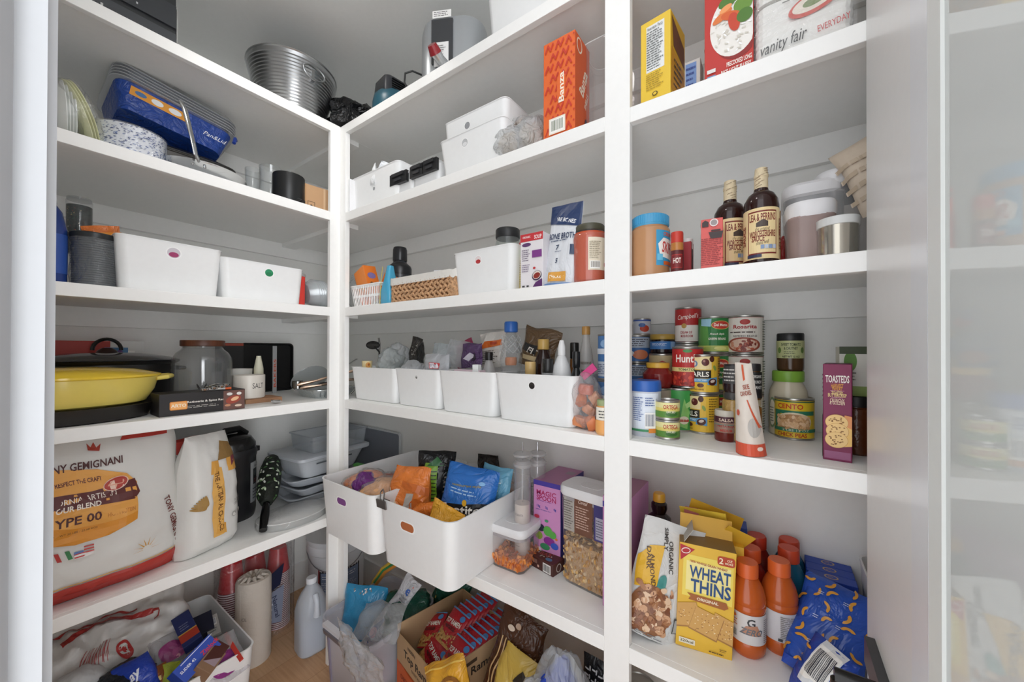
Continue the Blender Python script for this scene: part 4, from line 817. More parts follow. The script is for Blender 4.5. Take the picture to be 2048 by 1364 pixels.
boxthing('pasta_box','tall orange pasta box with red squiggle pattern and white lettering','box',((xl+xr)/2,.012+.045,B),wB,.09,hB,0,'e2692e',cols={'r':'d85b24','t':'c04a1c'},
 f=its,r=[('T','Banza',.005,hB*.58,.028,'f7ecd9',70,.08),('e',-.02,hB*.9,.016,.02,'f3e6d2'),('e',-.02,hB*.9,.012,.016,'d85b24'),('T','SHELLS',.022,hB*.42,.012,'f7ecd9',70,.05),('e',.02,hB*.12,.010,.03,'3b2340')])
# clear canister behind post
c,r,h=fitC(1170,1238,34,B,Y=.12)
o=thing('clear_canister','tall clear plastic canister with a pinkish side, behind the middle post','canister',(c.x+.01,.13,B),0); m=M()
m.loft([(rrect(.10,.10,.02),0),(rrect(.105,.105,.025),.004),(rrect(.105,.105,.025),.24),(rrect(.112,.112,.027),.245),(rrect(.112,.112,.027),.262)],mt('e9dcd9',.05,kind='clear',metal=.08),c1=False); m.build('canister_wall',o)
m=M(); m.tube([(x,y,.262) for x,y in rrect(.112,.112,.027)],.0016,mt('d9dddd',.1),closed=True,seg=6); m.build('rim',o)
# ---- second bay of tier B
xl=PY(1283,120,.02).x; xr=PY(1345,100,.02).x
w1=xr-xl; h1=PY(1340,24,.02).z-B
boxthing('yellow_food_box','yellow printed food carton with a nutrition table, at the left of the upper bay','box',((xl+xr)/2+.004,.012+.05,B+.0),w1,.095,h1,-.12,'e8c33a',cols={'r':'d6aa20','u':'8a8a70'},
 f=[('r',-w1*.30,h1*.38,w1*.30,h1*.93,'e6e8e8'),('l',-w1*.28,h1*.40,w1*.28,h1*.86,16,'54585a'),('t','Nutrition Facts',0,h1*.89,.007,'3b3b3b',0,w1*.5),('l',-w1*.3,h1*.16,w1*.3,h1*.36,8,'a08420'),('e',0,h1*.10,w1*.09,w1*.07,'4a3c14'),('e',0,h1*.10,w1*.06,w1*.045,'e8c33a')],
 r=[('p',[(-.045,h1*.1),(.04,h1*.02),(.045,h1*.5),(-.04,h1*.6)],'c98f1c'),('p',[(-.04,h1*.95),(.04,h1*.8),(.045,h1*.55),(-.03,h1*.62)],'6a3a1c'),('l',-.03,h1*.15,.03,h1*.5,5,'3c2e12')])
xc,w_,h_=fitR(1366,1395,1380,119,.10,B)
boxthing('small_food_box','small white box with a blue panel behind the yellow carton','box',(xc,.10+.03,B),w_+.01,.05,h_,0,'dfdcd8',f=[('r',-w_*.35,h_*.45,w_*.4,h_*.95,'7f9fd8'),('l',-w_*.3,h_*.5,w_*.35,h_*.9,4,'3b4f96'),('r',-w_*.4,0,w_*.1,h_*.35,'dba43a'),('bc',-w_*.3,h_*.03,w_*.0,h_*.3,'4a3c20')])
xc,w_,h_=fitR(1225,1279,1270,75,.14,B)
o=thing('clear_canister','shorter clear plastic canister seen behind the post beside the yellow carton','canister',(xc,.14+.05,B),0); m=M()
m.loft([(rrect(w_,w_,.015),0),(rrect(w_,w_,.015),h_-.05),(rrect(w_+.008,w_+.008,.018),h_-.045),(rrect(w_+.008,w_+.008,.018),h_-.02)],mt('e8e4e4',.05,kind='clear',metal=.06),c1=False); m.build('canister_wall',o)
# rice box
xl=PY(1409,100,.03).x; xr=PY(1507,60,.03).x; hr=.262; w1=xr-xl
rn=random.Random(9)
cx0,cy0=w1*.12,hr*.43
it=[('e',cx0+.006,cy0-.006,w1*.52,hr*.26,'8f1f1c'),('e',cx0,cy0,w1*.50,hr*.25,'efece6')]
it=[i for i in it]
def clipx(its,a,b):
    out=[]
    for i in its:
        if i[0]=='e':
            _,x,y,ru,rv,c_=i[:6]; ps=[(min(b,max(a,x+ru*math.cos(2*PI*k/32))),y+rv*math.sin(2*PI*k/32)) for k in range(32)]; out.append(('p',ps,c_))
        else: out.append(i)
    return out
it=clipx(it,-w1/2+.001,w1/2-.001)
for k in range(90):
    a=rn.uniform(0,2*PI); q=rn.uniform(.1,.93)**.5; x=cx0+w1*.48*q*math.cos(a); y=cy0+hr*.235*q*math.sin(a)
    if abs(x)<w1/2-.006: it.append(('e',x,y,.004,.0014,rn.choice(('d2cdc2','ffffff','dbd6cc')),rn.uniform(0,3)))
for (x,y,ru,rv,c_,ro) in ((.0,.62,.018,.012,'4f7a2c',.3),(.18,.66,.020,.012,'3f6a24',-.2),(.30,.55,.018,.016,'6a9238',0),(-.12,.52,.020,.008,'e07a3c',.5),(.05,.50,.018,.009,'d8622c',-.3),(.30,.64,.014,.014,'d94f2a',1),(.12,.44,.010,.020,'c9442a',.2),(.33,.46,.016,.014,'4f7a2c',0),(-.05,.57,.012,.006,'f0a060',.4)):
    x=x*w1; it.append(('e',x,y*hr,min(ru,w1/2-abs(x)-.001),rv,c_,ro))
it+=[('T','RICE',-w1*.10,hr*.955,.016,'f6eee6',0,.045),('e',-w1*.26,hr*.76,.017,.013,'e8d9d0'),('e',-w1*.26,hr*.76,.015,.011,'a8241f'),('T','5',-w1*.26,hr*.76,.009,'f6eee6'),('T','PRECOOKED LONG',w1*.22,.032,.010,'f6eee6',2,w1*.5),('T','RICE LIGHT FLUFFY',w1*.16,.018,.010,'f6eee6',2,w1*.6),('r',-w1*.44,.012,-w1*.26,.020,'6f9fc9'),('r',-w1*.44,.026,-w1*.26,.034,'e6e3df')]
boxthing('rice_box','tall red carton showing a bowl of rice with broccoli and carrots','box',((xl+xr)/2,.03+.04,B),w1,.08,hr,0,'c0322a',cols={'l':'d8b8a8'},f=it,l=[('r',-.035,0,.035,hr,'e3cfc4'),('l',-.03,.02,.03,.2,9,'b8978a')])
# napkin packs
xl=PY(1509,60,.022).x; xr=PY(1712,20,.022).x; w1=xr-xl
nap=mt('e9e8e4',.5,bump=.15,scale=12)
for k in range(2):
    hh=.118; o=thing('napkin_pack',('lower' if k==0 else 'upper')+' plastic-wrapped pack of white napkins with script lettering, by the right jamb','napkins',((xl+xr)/2,.022+.085,B+k*hh),0)
    m=M(); rg=[]
    for j in range(16):
        f=j/15; s=1-.02*(j%2)-.02*abs(f-.5); rg.append((rrect(w1*s,.17*s,.02,4),.002+f*(hh-.006)))
    m.loft(rg,nap); m.build('napkins',o,ang=20)
    fm=lambda u,v,of:(u,-.0865-of-.001+.001*math.sin(u*60),v)
    it=[('i','vanity fair',-w1*.19,hh*(.62 if k else .22),.030,'2b2a2a',4,w1*.48),('t','EVERYDAY' ,w1*.30,hh*(.62 if k else .26),.012,'c43a3c',4,w1*.30)]
    if not k: it+=[('e',.02,hh*.70,.042,.020,'c9584c',.25),('e',.02,hh*.72,.036,.015,'e6dccf',.25),('e',.02,hh*.72,.020,.008,'7a8a58',.25),('l',-.03,hh*.84,.07,hh*.90,1,'8a8a86')]
    printing(o,it,fm,du=.01)
    m=M(); m.grid(lambda a,b:((a-.5)*w1*1.015,-.0895-.0015*noise.noise(Vector((a*14,b*9,k)))-.002*abs(noise.noise(Vector((a*5+b*9,b*3,k+2)))),.001+b*(hh-.002)),36,16,mt('ffffff',.08,kind='clear',bump=.5,scale=25)); m.build('clear_film',o,ang=70)
# ================= back wall, third tier (z = C) =================
# plastic bag behind, basket with candy box
lump('clear_bag','clear crumpled plastic bag standing in the corner behind the small white basket','bag',(PY(712,540,.20).x+.02,.22,C_),(.12,.14,.21),mt('e8ecee',.1,kind='clear',bump=.9,scale=22,metal=.12),seed=61,amp=.15)
c0=PY(703,590,.03); c1_=PY(757,590,.03); w1=(c1_.x-c0.x); xb=(c0.x+c1_.x)/2; hb=PY(730,570,.03).z-C_
bo=thing('plastic_basket','small white plastic basket with slotted sides','basket',(xb+.004,.03+.05,C_),0)
m=M(); pw=mt('ececea',.35); W1,D1=w1*1.06,.10
def bxw(sx,sy,lx,ly,n,mm):
    pass
for (axis,sg) in (('x',-1),('x',1),('y',-1),('y',1)):
    ln=W1 if axis=='y' else D1; n=max(5,int(ln/.012))
    for rr_ in range(3):
        z0=(0,.45,.88)[rr_]*hb; z1=(.10,.56,1.0)[rr_]*hb; zc=(z0+z1)/2; k_=.84+.16*zc/hb
        if axis=='y': m.box((0,sg*D1/2*k_,zc),(W1*k_,.002,z1-z0),pw)
        else: m.box((sg*W1/2*k_,0,zc),(.002,D1*k_,z1-z0),pw)
    for j in range(n+1):
        t=-.5+j/n
        a=Vector((t*ln*.84,D1/2*.84*sg,0)) if axis=='y' else Vector((W1/2*.84*sg,t*ln*.84,0))
        b=Vector((t*ln,D1/2*sg,hb)) if axis=='y' else Vector((W1/2*sg,t*ln,hb))
        m.tube([a,b],.0022,pw,seg=6)
m.box((0,0,.002),(W1*.84,D1*.84,.003),pw); m.tube([(x,y,hb) for x,y in rrect(W1*1.05,D1*1.05,.012)],.003,pw,closed=True,seg=8); m.build('basket_frame',bo)
q=PY(735,545,.05)
boxthing('candy_box','tilted bright orange candy carton standing in the small white basket','box',(q.x-.006,.075,C_+.035),.082,.055,.135,0,'e8893a',cols={'r':'dd7524','t':'d06a1c'},rot=(R(4),R(-20),R(-6)),
 f=[('I',"P's",.006,.045,.030,'5a3a14',12),('I',"P's",.004,.047,.030,'e8c33a',12),('l',-.02,.012,.025,.02,1,'7a4a1c')],r=[('I','RP',0,.05,.022,'5a3a14',0),('e',.0,.09,.018,.014,'7a6aa0')])
boxthing('candy_box','orange candy carton leaning behind the tilted one in the white basket','box',(q.x+.038,.105,C_+.03),.060,.045,.11,0,'dd7a2a',rot=(R(-4),R(22),R(10)),f=[('I','RP',0,.05,.022,'5a3a14',0),('e',.0,.075,.02,.010,'8a7ab0')])
for k in range(4): 
    pouch('snack_bar','orange wrapped snack bar standing in the small white slotted basket','snack',(xb-.024+k*.017,.038,C_+.006),.013,.05,.008,(R(-6),0,0),mat='d2693c',seed=k,cr=.001,nu=6,nv=8,group='orange snack bars standing in the white basket')
# spray bottle
q=PY(768,570,.02); zt=PY(768,530,.02).z-C_
o=thing('spray_bottle','blue plastic spray bottle body without a trigger, beside the woven basket','bottle',(q.x+.004,.045,C_),0); m=M(); bl=mt('4aa3c6',.25)
m.loft([(rrect(.052,.05,.012),0),(rrect(.060,.056,.014),.008),(rrect(.060,.056,.014),zt*.35),(rrect(.034,.045,.012),zt*.62),(rrect(.024,.032,.010),zt*.85),(rrect(.022,.022,.009),zt)],bl); m.build('bottle_body',o)
m=M(); m.grid(lambda a,b:(-.021+a*.004-.004*(1-b)+(.012*(b)**2),-.030+.0005,b*zt*.95),2,14,mt('d9c65a',.4)); m.build('label_edge',o)
# black bottle
c,r,h=fitC(776,822,490,C_,Y=.17)
o=thing('shaker_bottle','black ribbed plastic bottle with a narrow cap behind the woven basket','bottle',(c.x,.17,C_),0); bkp=mt('26272a',.3)
hb2=h; M().lathe([(r*.9,0),(r,.005),(r,hb2*.60),(r*.97,hb2*.66),(r*.6,hb2*.76),(r*.52,hb2*.78)],mt('3c3e42',.25),seg=40).build('bottle_body',o)
M().lathe([(r*1.02,hb2*.55),(r*1.04,hb2*.57),(r*1.04,hb2*.66),(r*.95,hb2*.70),(r*.55,hb2*.76)],bkp,seg=40).build('collar',o); M().lathe([(r*.62,hb2*.78),(r*.64,hb2*.79),(r*.62,hb2*.96),(r*.55,hb2),(.01,hb2)],bkp,seg=24).build('cap',o)
# woven basket
xl=PY(779,570,.02).x; xr=PY(910,560,.02).x; zt=PY(912,545,.02).z-C_
w1=xr-xl; o=thing('woven_basket','tan braided basket lined with white cloth, holding a small white box','basket',((xl+xr)/2,.02+.085,C_),0); wv=mt('c59a72',.7,kind='weave',scale=90,bump=.6); wd=mt('a87c55',.7,kind='weave',scale=90,bump=.6)
dB=.17; nr=5; m=M(); rb=zt/nr/2*.98
m.loft([(rrect(w1*.93,dB*.93,.015),.002),(rrect(w1*.95,dB*.95,.015),zt)],mt('8a6242',.8))
def braid(row,ph,mm):
    z=rb+row*2*rb; rect=rrect(w1-.008,dB-.008,.02,6); tot=0; P_=[Vector((x,y,0)) for x,y in rect]; P_.append(P_[0])
    for a,b in zip(P_[:-1],P_[1:]):
        L_=(b-a).length; n=max(1,int(L_/.012))
        for i in range(n):
            t=(i+.5)/n; p=a.lerp(b,t); d=(b-a).normalized(); nn=Vector((d.y,-d.x,0)); tot+=1
            s_=1 if tot%2 else -1
            c=p+nn*.002; c.z=z+s_*rb*.28
            T=Matrix.Translation(c)@Matrix.Rotation(math.atan2(d.y,d.x),4,'Z')@Matrix.Rotation(s_*(-.55 if row%2 else .55),4,'Y')
            mm.lathe([(.0008,-.010),(.0035,-.007),(.0052,0),(.0035,.007),(.0008,.010)],wv,seg=8,T=T@Matrix.Rotation(PI/2,4,'Y')@Matrix.Scale(1.15,4))
for rw in range(nr): braid(rw,0,m)
m.build('braided_body',o,ang=60)
cl=mt('dedcd6',.8,bump=.3,scale=30); m=M()
N_=64
def clf(a,b):
    rc=rrect(1,1,.1,15); p=rc[int(a*63.99)%64]; wob=.002*math.sin(a*50)+.002*noise.noise(Vector((a*20,b*3,0)))
    k=1.04 if b<.5 else .96; z=(zt-.012+wob*1.5) if b<.25 else (zt+.014+wob if b<.8 else zt-.01)
    return (p[0]*w1*k,p[1]*dB*k,z)
m.grid(clf,64,4,cl); m.build('cloth_liner',o,ang=60)
q=PY(868,545,.06); boxthing('small_white_box','small white carton with pale blue outlines sitting in the cloth-lined basket','box',(q.x+.004,.10,C_+zt-.035),.052,.055,.068,.55,'dfe3e6',f=[('r',-.016,.036,.016,.058,'a9c3cc'),('r',-.014,.038,.014,.056,'e3e7e9')],r=[('r',-.016,.036,.016,.058,'a9c3cc'),('r',-.014,.038,.014,.056,'e3e7e9'),('l',-.01,.044,.01,.052,2,'8aa0a8')])
q=PY(835,530,.15); o=thing('black_strap','black curved strap behind the white box in the woven basket','strap',(q.x,.16,C_),0); M().tube([(-.05,0,.075),(-.02,0,.098),(.02,0,.104),(.06,0,.095),(.075,0,.07)],.006,mt('222325',.4),flat=.4).build('strap_band',o)
# bin of mixed things
o,xc,w_,h_=rbin('white storage bin with a red and white round hole, beside the woven basket',904,1027,(1020,487),C_,.02,.26,hole=(-.012,.0+.105,.0125,('e6dcdc','b5363a')))
hC=h_
pouch('black_foil_pouch','black foil pouch with pale lettering in the bin beside the woven basket','pouch',(xc-.05,.07,C_+.06),.06,.085,.022,(R(-5),R(10),.2),mat='2b2c33',items=[('T','coffee',.0,.035,.014,'dfe0e4',10,.04),('l',-.02,.055,.02,.07,2,'b9bbc4')],seed=71,nu=12,nv=12)
pouch('black_foil_pouch','black and white chequered foil pouch at the back of the white bin','pouch',(xc-.015,.12,C_+.06),.07,.09,.022,(R(-15),R(-25),-.2),mat='3a3b40',items=[('p',[(-.02,.06),(.01,.05),(.015,.075),(-.012,.08)],'dcdcde')],seed=72,nu=12,nv=12)
for k in range(2):
    o=thing('paper_roll',('small white paper roll lying in front of the clear jar','longer white paper roll next to the clear jar in the bin')[k],'roll',(xc+.0+k*.035,.08+k*.05,C_+h_*.93+.004+k*.006),0,rot=(R(90),R(20),R(60-50*k))); M().lathe([(.004,-.03),(.016,-.03),(.017,-.028),(.017,.028),(.016,.03),(.004,.03)],mt('e6e5e2',.6),seg=24).build('roll_body',o)
c,r,h=fitC(990,1040,452,C_,Y=.14)
jar('clear_jar','clear square-shouldered jar with a wide black lid in the white bin',(c.x,.14,C_+.0),r,h,mt('cfe0d6',.06,kind='clear',metal=.08),'2b2c2e',lidh=.028,lidr=.97,shoulder=.12,neck=.9,fill=(mt('8fb4a0',.6,bump=.3),.70))
# cartons
def rbox(name,label,cat,pl,pr_,ptx,pty,Y,d,col,Z,ex=0,**kw):
    xc,w_,h_=fitR(pl,pr_,ptx,pty,Y,Z); return (xc,w_,h_) if ex else boxthing(name,label,cat,(xc,Y+d/2,Z),w_,d,h_,0,col,**kw)
xc,w_,h_=fitR(1027,1042,1030,480,.03,C_)
boxthing('thin_carton','thin yellow-green carton squeezed between the white bin and the soup carton','box',(xc,.06+.03,C_),w_,.06,h_,0,'cdbb6a',cols={'t':'b5363a'},f=[('r',-w_/2,h_*.90,w_/2,h_,'c23a3a'),('r',-w_/2,h_*.72,w_/2,h_*.86,'86b872'),('l',-w_*.4,h_*.1,w_*.4,h_*.65,12,'8a7a34')])
xc,w_,h_=fitR(1041,1062,1045,470,.02,C_); xc2,w2,_=fitR(1062,1086,1070,470,.02,C_)
W_=w_+w2; xx=xc-w_/2+W_/2; 
boxthing('soup_carton','red, white and purple soup carton with a bean bowl picture','box',(xx,.02+.035,C_),W_,.07,h_,0,'e3dfe2',f=[('r',-W_/2,h_*.86,W_/2,h_,'c2343a'),('T','SOUP',W_*.28,h_*.92,.011,'f4e6e6',0,W_*.32),('T','ORGANIC',-W_*.22,h_*.94,.006,'f4e6e6',0,W_*.35),('e',-W_*.22,h_*.80,W_*.2,h_*.035,'5d3a6a'),('l',-W_*.42,h_*.5,-W_*.05,h_*.72,6,'6a5a74'),('l',-W_*.42,h_*.30,-W_*.05,h_*.45,4,'8a7a94'),('r',W_*.04,h_*.55,W_*.46,h_*.68,'7d3a86'),('p',[(W_*.04,0),(W_*.48,0),(W_*.48,h_*.16),(W_*.2,h_*.1)],'5a2c66'),('e',W_*.25,h_*.22,W_*.21,h_*.085,'3b2044',.35),('e',W_*.25,h_*.23,W_*.18,h_*.07,'d8cfc6',.35),('e',W_*.25,h_*.22,W_*.15,h_*.05,'8a2c24',.35),('e',W_*.14,h_*.36,W_*.06,h_*.02,'c0343a'),('r',-W_*.4,h_*.03,-W_*.28,h_*.06,'444444'),('r',-W_*.2,h_*.03,-W_*.1,h_*.06,'444444')])
# broth pouch
xl=PY(1080,500,.02).x; xr=PY(1146,500,.02).x; hp_=PY(1095,410,.03).z-C_
w1=xr-xl+.006
pouch('broth_pouch','white and navy standing pouch with navy lettering, beside the tomato sauce jar','pouch',((xl+xr)/2+.002,.045,C_),w1,hp_,.055,(R(-3),R(3),R(-8)),mat=foil('dadde2',.4,.4,14),
 items=[('p',[(-w1/2,hp_*.78),(w1/2,hp_*.70),(w1/2,hp_*1.0),(-w1/2,hp_*1.0)],'263a63'),('T','BARE BONES',.004,hp_*.80,.011,'eef0f4',-14,w1*.72),('T','BONE BROTH',.002,hp_*.60,.017,'2b3a5c',-2,w1*.82),('l',-w1*.3,hp_*.53,w1*.34,hp_*.56,1,'4a5672'),('T','7',-.006,hp_*.46,.014,'33425f'),('T','5',-.002,hp_*.30,.013,'33425f'),('l',-w1*.12,hp_*.40,w1*.16,hp_*.42,1,'5a6680'),('r',w1*.30,hp_*.36,w1*.44,hp_*.48,'33425f'),('r',-w1*.22,hp_*.045,w1*.28,hp_*.155,'dba04a'),('T','CHICKEN',w1*.03,hp_*.10,.010,'f9efdc',0,w1*.40),('r',-w1/2,0,w1/2,hp_*.025,'6d8fc0')],
 seed=75,stand=True,top=.3,cr=.003)
# tomato sauce jar
c,r,h=fitC(1144,1216,442,C_,Y=.06)
jar('sauce_jar','large glass jar of orange-red tomato sauce with cream label, next to the middle post',(c.x,.06,C_),r,h,mt('ffffff',.05,kind='clear'),'4c4a3a',lidh=.014,lidr=.82,shoulder=.16,neck=.78,fill=(mt('bf4d26',.35),.86),off=.25,
 items=[('r',-r*.35,h*.20,r*1.25,h*.74,'e8ddc8'),('l',-r*.28,h*.38,r*.35,h*.68,10,'9a9078'),('bc',-r*.25,h*.22,r*.3,h*.35,'5a5040'),('T','RAO',r*.85,h*.55,.024,'9a2a22',90,h*.28),('r',r*.55,h*.26,r*1.2,h*.32,'b0342b')])
# ---- second bay of tier C
c,r,h=fitC(1238,1342,424,C_,Y=.075); rr=r
c,r,h=fitC(1262,1341,424,C_,Y=.06)
jar('peanut_butter_jar','large peanut butter jar with a ribbed sky-blue lid and blue label',(c.x-.001,.06,C_),r,h,mt('ba8a62',.22),'4aa0cc',lidh=.024,lidr=.94,shoulder=.08,neck=.9,off=.35,
 items=[('r',-r*.05,h*.16,r*1.5,h*.72,'3f9cc9'),('p',[(r*.15,h*.30),(r*1.4,h*.24),(r*1.5,h*.56),(r*.35,h*.60),(r*.05,h*.50)],'f3efe8'),('T','SKIPPY',r*.80,h*.44,.026,'c0322a',-6,r*1.05),('T','CREAMY',r*.75,h*.66,.009,'d8532a',0,r*.8),('r',r*.35,h*.17,r*1.4,h*.23,'d8672c'),('r',r*.0,h*.24,r*.3,h*.34,'6fc0e0')])
m=M()
for k in range(48): a=2*PI*k/48; m.box((r*.945*math.cos(a),r*.945*math.sin(a),h-.012),(.0015,.0025,.019),mt('4aa0cc',.35),rot=(0,0,a))
ob=m.build('lid_ridges',[q for q in sc.objects if q.name.startswith('peanut_butter_jar')][0])
c,r,h=fitC(1341,1367,462,C_,Y=.035); jar('spice_jar','small glass spice jar with a bright red cap and dark red label',(c.x,.035,C_),r,h,mt('b5763a',.2),'c23a2c',lidh=h*.24,lidr=.98,shoulder=.05,neck=.9,items=[('r',-r*1.4,h*.02,r*1.4,h*.55,'5c1f22'),('r',-r*.9,h*.12,r*.9,h*.45,'a8302e'),('r',-r*.82,h*.14,r*.82,h*.43,'7a1f22'),('T','HOT',0,h*.3,.012,'f2e6dc',0,r*1.2)])
c,r,h=fitC(1364,1386,476,C_,Y=.10); jar('peppercorn_jar','small jar of dark peppercorns with a white cap, half hidden by a carton',(c.x,.10,C_),r,h,mt('2a2627',.3),'d9d4d2',lidh=h*.25,lidr=1,shoulder=.05,neck=.95)
# recipe carton (broth): two faces
x0=PY(1402,490,.02).x; x1=PY(1446,490,.02).x; x00=PY(1380,490,.06).x
h_=PY(1404,440,.02).z-C_; w1=.030*1.6
o=boxthing('broth_carton','coral red and white tetra carton with a black pot drawing','box',((x0+x1)/2-.004,.052,C_),(x1-x0)*1.0,.062,h_,.12,'d85f5a',cols={'l':'e6e2de'},
 f=[('l',-.020,h_*.08,.022,h_*.62,15,'8c2f30'),('p',[(-.006,h_*.73),(.021,h_*.73),(.018,h_*.60),(-.002,h_*.60)],'3c2f30'),('r',-.001,h_*.74,.016,h_*.77,'3c2f30'),('p',[(-.018,h_*.84),(-.006,h_*.84),(-.006,h_*.93),(-.012,h_*.97),(-.018,h_*.93)],'3c2f30'),('e',.004,h_*.91,.008,.008,'eadcda'),('e',.004,h_*.91,.006,.006,'9c9292')],
 l=[('p',[(-.026,h_*.42),(.024,h_*.38),(.026,h_*.70),(.010,h_*.82),(-.012,h_*.82),(-.028,h_*.70)],'b5363a'),('T','BROTH',.0,h_*.33,.016,'333333',0,.05),('p',[(-.02,h_*.04),(.02,h_*.04),(.024,h_*.24),(-.012,h_*.22)],'55524e'),('T','LB',0,h_*.58,.022,'e8d8d0'),('r',-.03,h_*.88,.03,h_*.97,'cfd0cc')])
boxthing('red_packet','dark red packet edge behind the coral carton','packet',(x00-.012,.10,C_),.02,.03,h_*.78,0,'a02c33')
# Worcestershire bottles
def worc(label,c,r,h,off,flip):
    o=thing('sauce_bottle',label,'bottle',c,facecam(c,off)); gl=mt('2a100c',.1); 
    M().lathe([(r*.9,0),(r,.004),(r,h*.60),(r*.96,h*.66),(r*.75,h*.725),(r*.45,h*.76),(r*.38,h*.80),(r*.36,h*.84)],gl,seg=48).build('glass_body',o)
    M().lathe([(r*.40,h*.785),(r*.39,h*.90),(r*.42,h*.905),(r*.42,h*.93),(r*.38,h*.94),(r*.36,h*.995),(r*.30,h)],mt('d9c8a6',.5,bump=.3,scale=60),seg=32).build('paper_neck_wrap',o)
    rn=random.Random(int(off*10)+4); it=[]
    for k in range(9): u=rn.uniform(-r*.5,r*.3); v=h*.80+k*h*.021; it.append(('p',[(u,v),(u+.010,v+.003),(u+.0102,v+.0038),(u,v+.0008)],'6a4a30'))
    printing(o,it,cylmap(r*.415),du=.003,name='neck_marking',eps=0)
    it=[('r',-r*2.6,h*.055,r*2.6,h*.56,'e6cf9c'),('r',-r*.85,h*.10,r*.85,h*.53,'7a2a22'),('r',-r*.79,h*.115,r*.79,h*.515,'e6cf9c'),('T','LEA & PERRINS',0,h*.465,.015,'7a2420',0,r*1.5),('p',[(-r*.35,h*.37),(r*.3,h*.37),(r*.3,h*.42),(-r*.0,h*.44),(-r*.35,h*.41)],'4c4038'),('i','the original',-.0,h*.345,.008,'6a5a44',0,r*.8),('T','WORCESTERSHIRE',0,h*.30,.013,'7a2420',0,r*1.45),('T','SAUCE',-r*.25,h*.255,.012,'7a2420',0,r*.7),('i','shake well',0,h*.215,.007,'6a5a44',8,r*.7)]
    it+=[('r',-r*.1+k*r*.22,h*.15,-r*.1+k*r*.22+r*.19,h*.19,('7f95b8','b9c4d4','7f95b8','b9c4d4')[k]) for k in range(4)]
    it+=[('r',-r*.85,h*.07,-r*.05,h*.10,'2c3250'),('T','LEA & PERRINS',r*1.2,h*.3,.010,'7a2420',90,h*.3),('T','SAUCE',-r*1.15,h*.3,.009,'7a2420',90,h*.2),('r',r*1.5,h*.06,r*1.9,h*.55,'c9a85c'),('l',r*1.52,h*.08,r*1.88,h*.5,14,'6a4a22')]
    printing(o,it,cylmap(r*1.004),du=r*.15)
c,r,h=fitC(1427,1494,351,C_,Y=.115); worc('dark sauce bottle with cream paper neck and label, half hidden behind its twin',c,r,h,.55,0)
c,r,h=fitC(1487,1559,325,C_,Y=.055); worc('dark sauce bottle with cream paper neck and label, in front of its twin',c,r,h,.08,1)
# storage canisters
def popjar(name,label,c,w,d,h,rz,lidc='dedddf',body=mt('d9c8c4',.06,kind='clear',metal=.28),lidh=.028,seal=True,fill=None,cat='container'):
    o=thing(name,label,cat,c,rz); hb=h-lidh
    m=M(); m.loft([(rrect(w*.90,d*.90,.02),0),(rrect(w*.94,d*.94,.022),.005),(rrect(w,d,.026),hb),(rrect(w,d,.026),hb+.003)],body,c1=False); m.build('clear_body',o)
    if fill:
        mm,f=fill; m=M(); rn_=6; m.loft([(rrect(w*.87,d*.87,.02),.006),(rrect(w*.93,d*.93,.024),hb*f)],mm); m.build('contents',o)
    if seal: m=M(); m.loft([(rrect(w*.97,d*.97,.025),hb-.014),(rrect(w*.97,d*.97,.025),hb-.004)],mt('565058',.3)); m.build('seal_ring',o)
    m=M(); m.loft([(rrect(w*1.0,d*1.0,.028),hb-.002),(rrect(w*1.06,d*1.06,.032),hb+.003),(rrect(w*1.06,d*1.06,.032),h-.006),(rrect(w*1.0,d*1.0,.03),h)],mt(lidc,.3)); m.build('lid',o); return o
xc,w_,h_=fitR(1563,1692,1640,356,.13,C_); popjar('storage_container','large clear storage container with a pale lid, rearmost of the nested trio',(xc+.002,.13+.08,C_),w_*.98,.15,h_,.0)
xc,w_,h_=fitR(1577,1696,1640,396,.04,C_); popjar('storage_container','medium pinkish clear container with a white lid, between the large and the small one',(xc-.010,.03+.05,C_),w_*.88,.085,h_,.10,body=mt('c4aca6',.12,kind='milky'))
c,r,h=fitC(1626,1722,430,C_,Y=-.0+.037)
popc=thing('storage_container','small clear container with metal-look sides and a frosted white lid, frontmost','container',(c.x+.002,.034,C_),0); r*=.86
M().lathe([(r*.93,0),(r*.96,.004),(r,h*.78)],mt('b9b2a4',.15,.85),seg=48).build('metal_insert',popc); M().lathe([(r*.97,0),(r*1.01,.004),(r*1.03,h*.8)],mt('f2f2f0',.05,kind='clear'),seg=48,c1=False).build('clear_body',popc); M().lathe([(r*1.0,h*.78),(r*1.07,h*.79),(r*1.08,h*.99),(r*1.04,h),(.01,h)],mt('d2d4d3',.35),seg=48).build('lid',popc)
xc,w_,h_=fitR(1698,1760,1715,440,.17,C_)
o=popjar('storage_container','clear container lying tilted at the right end under a beige bag',(1.60,.20,C_+.0),.10,.12,.20,.2,body=mt('c9bcb8',.06,kind='clear',metal=.2))
pouch('beige_bag','folded beige paper bag lying on top of the containers by the right jamb','bag',(1.665,.10,C_+.10),.085,.15,.04,(R(-8),R(-22),R(-10)),mat=mt('c9b9a6',.6,bump=.4,scale=25),seed=81,cr=.004,items=[('l',-.05,.02,.05,.12,4,'b8a690')])
lump('red_packet','small red packet in the gap behind the nested containers','packet',(PY(1568,500,.14).x,.14,C_),(.035,.03,.075),foil('b5302c'),seed=83,amp=.1)
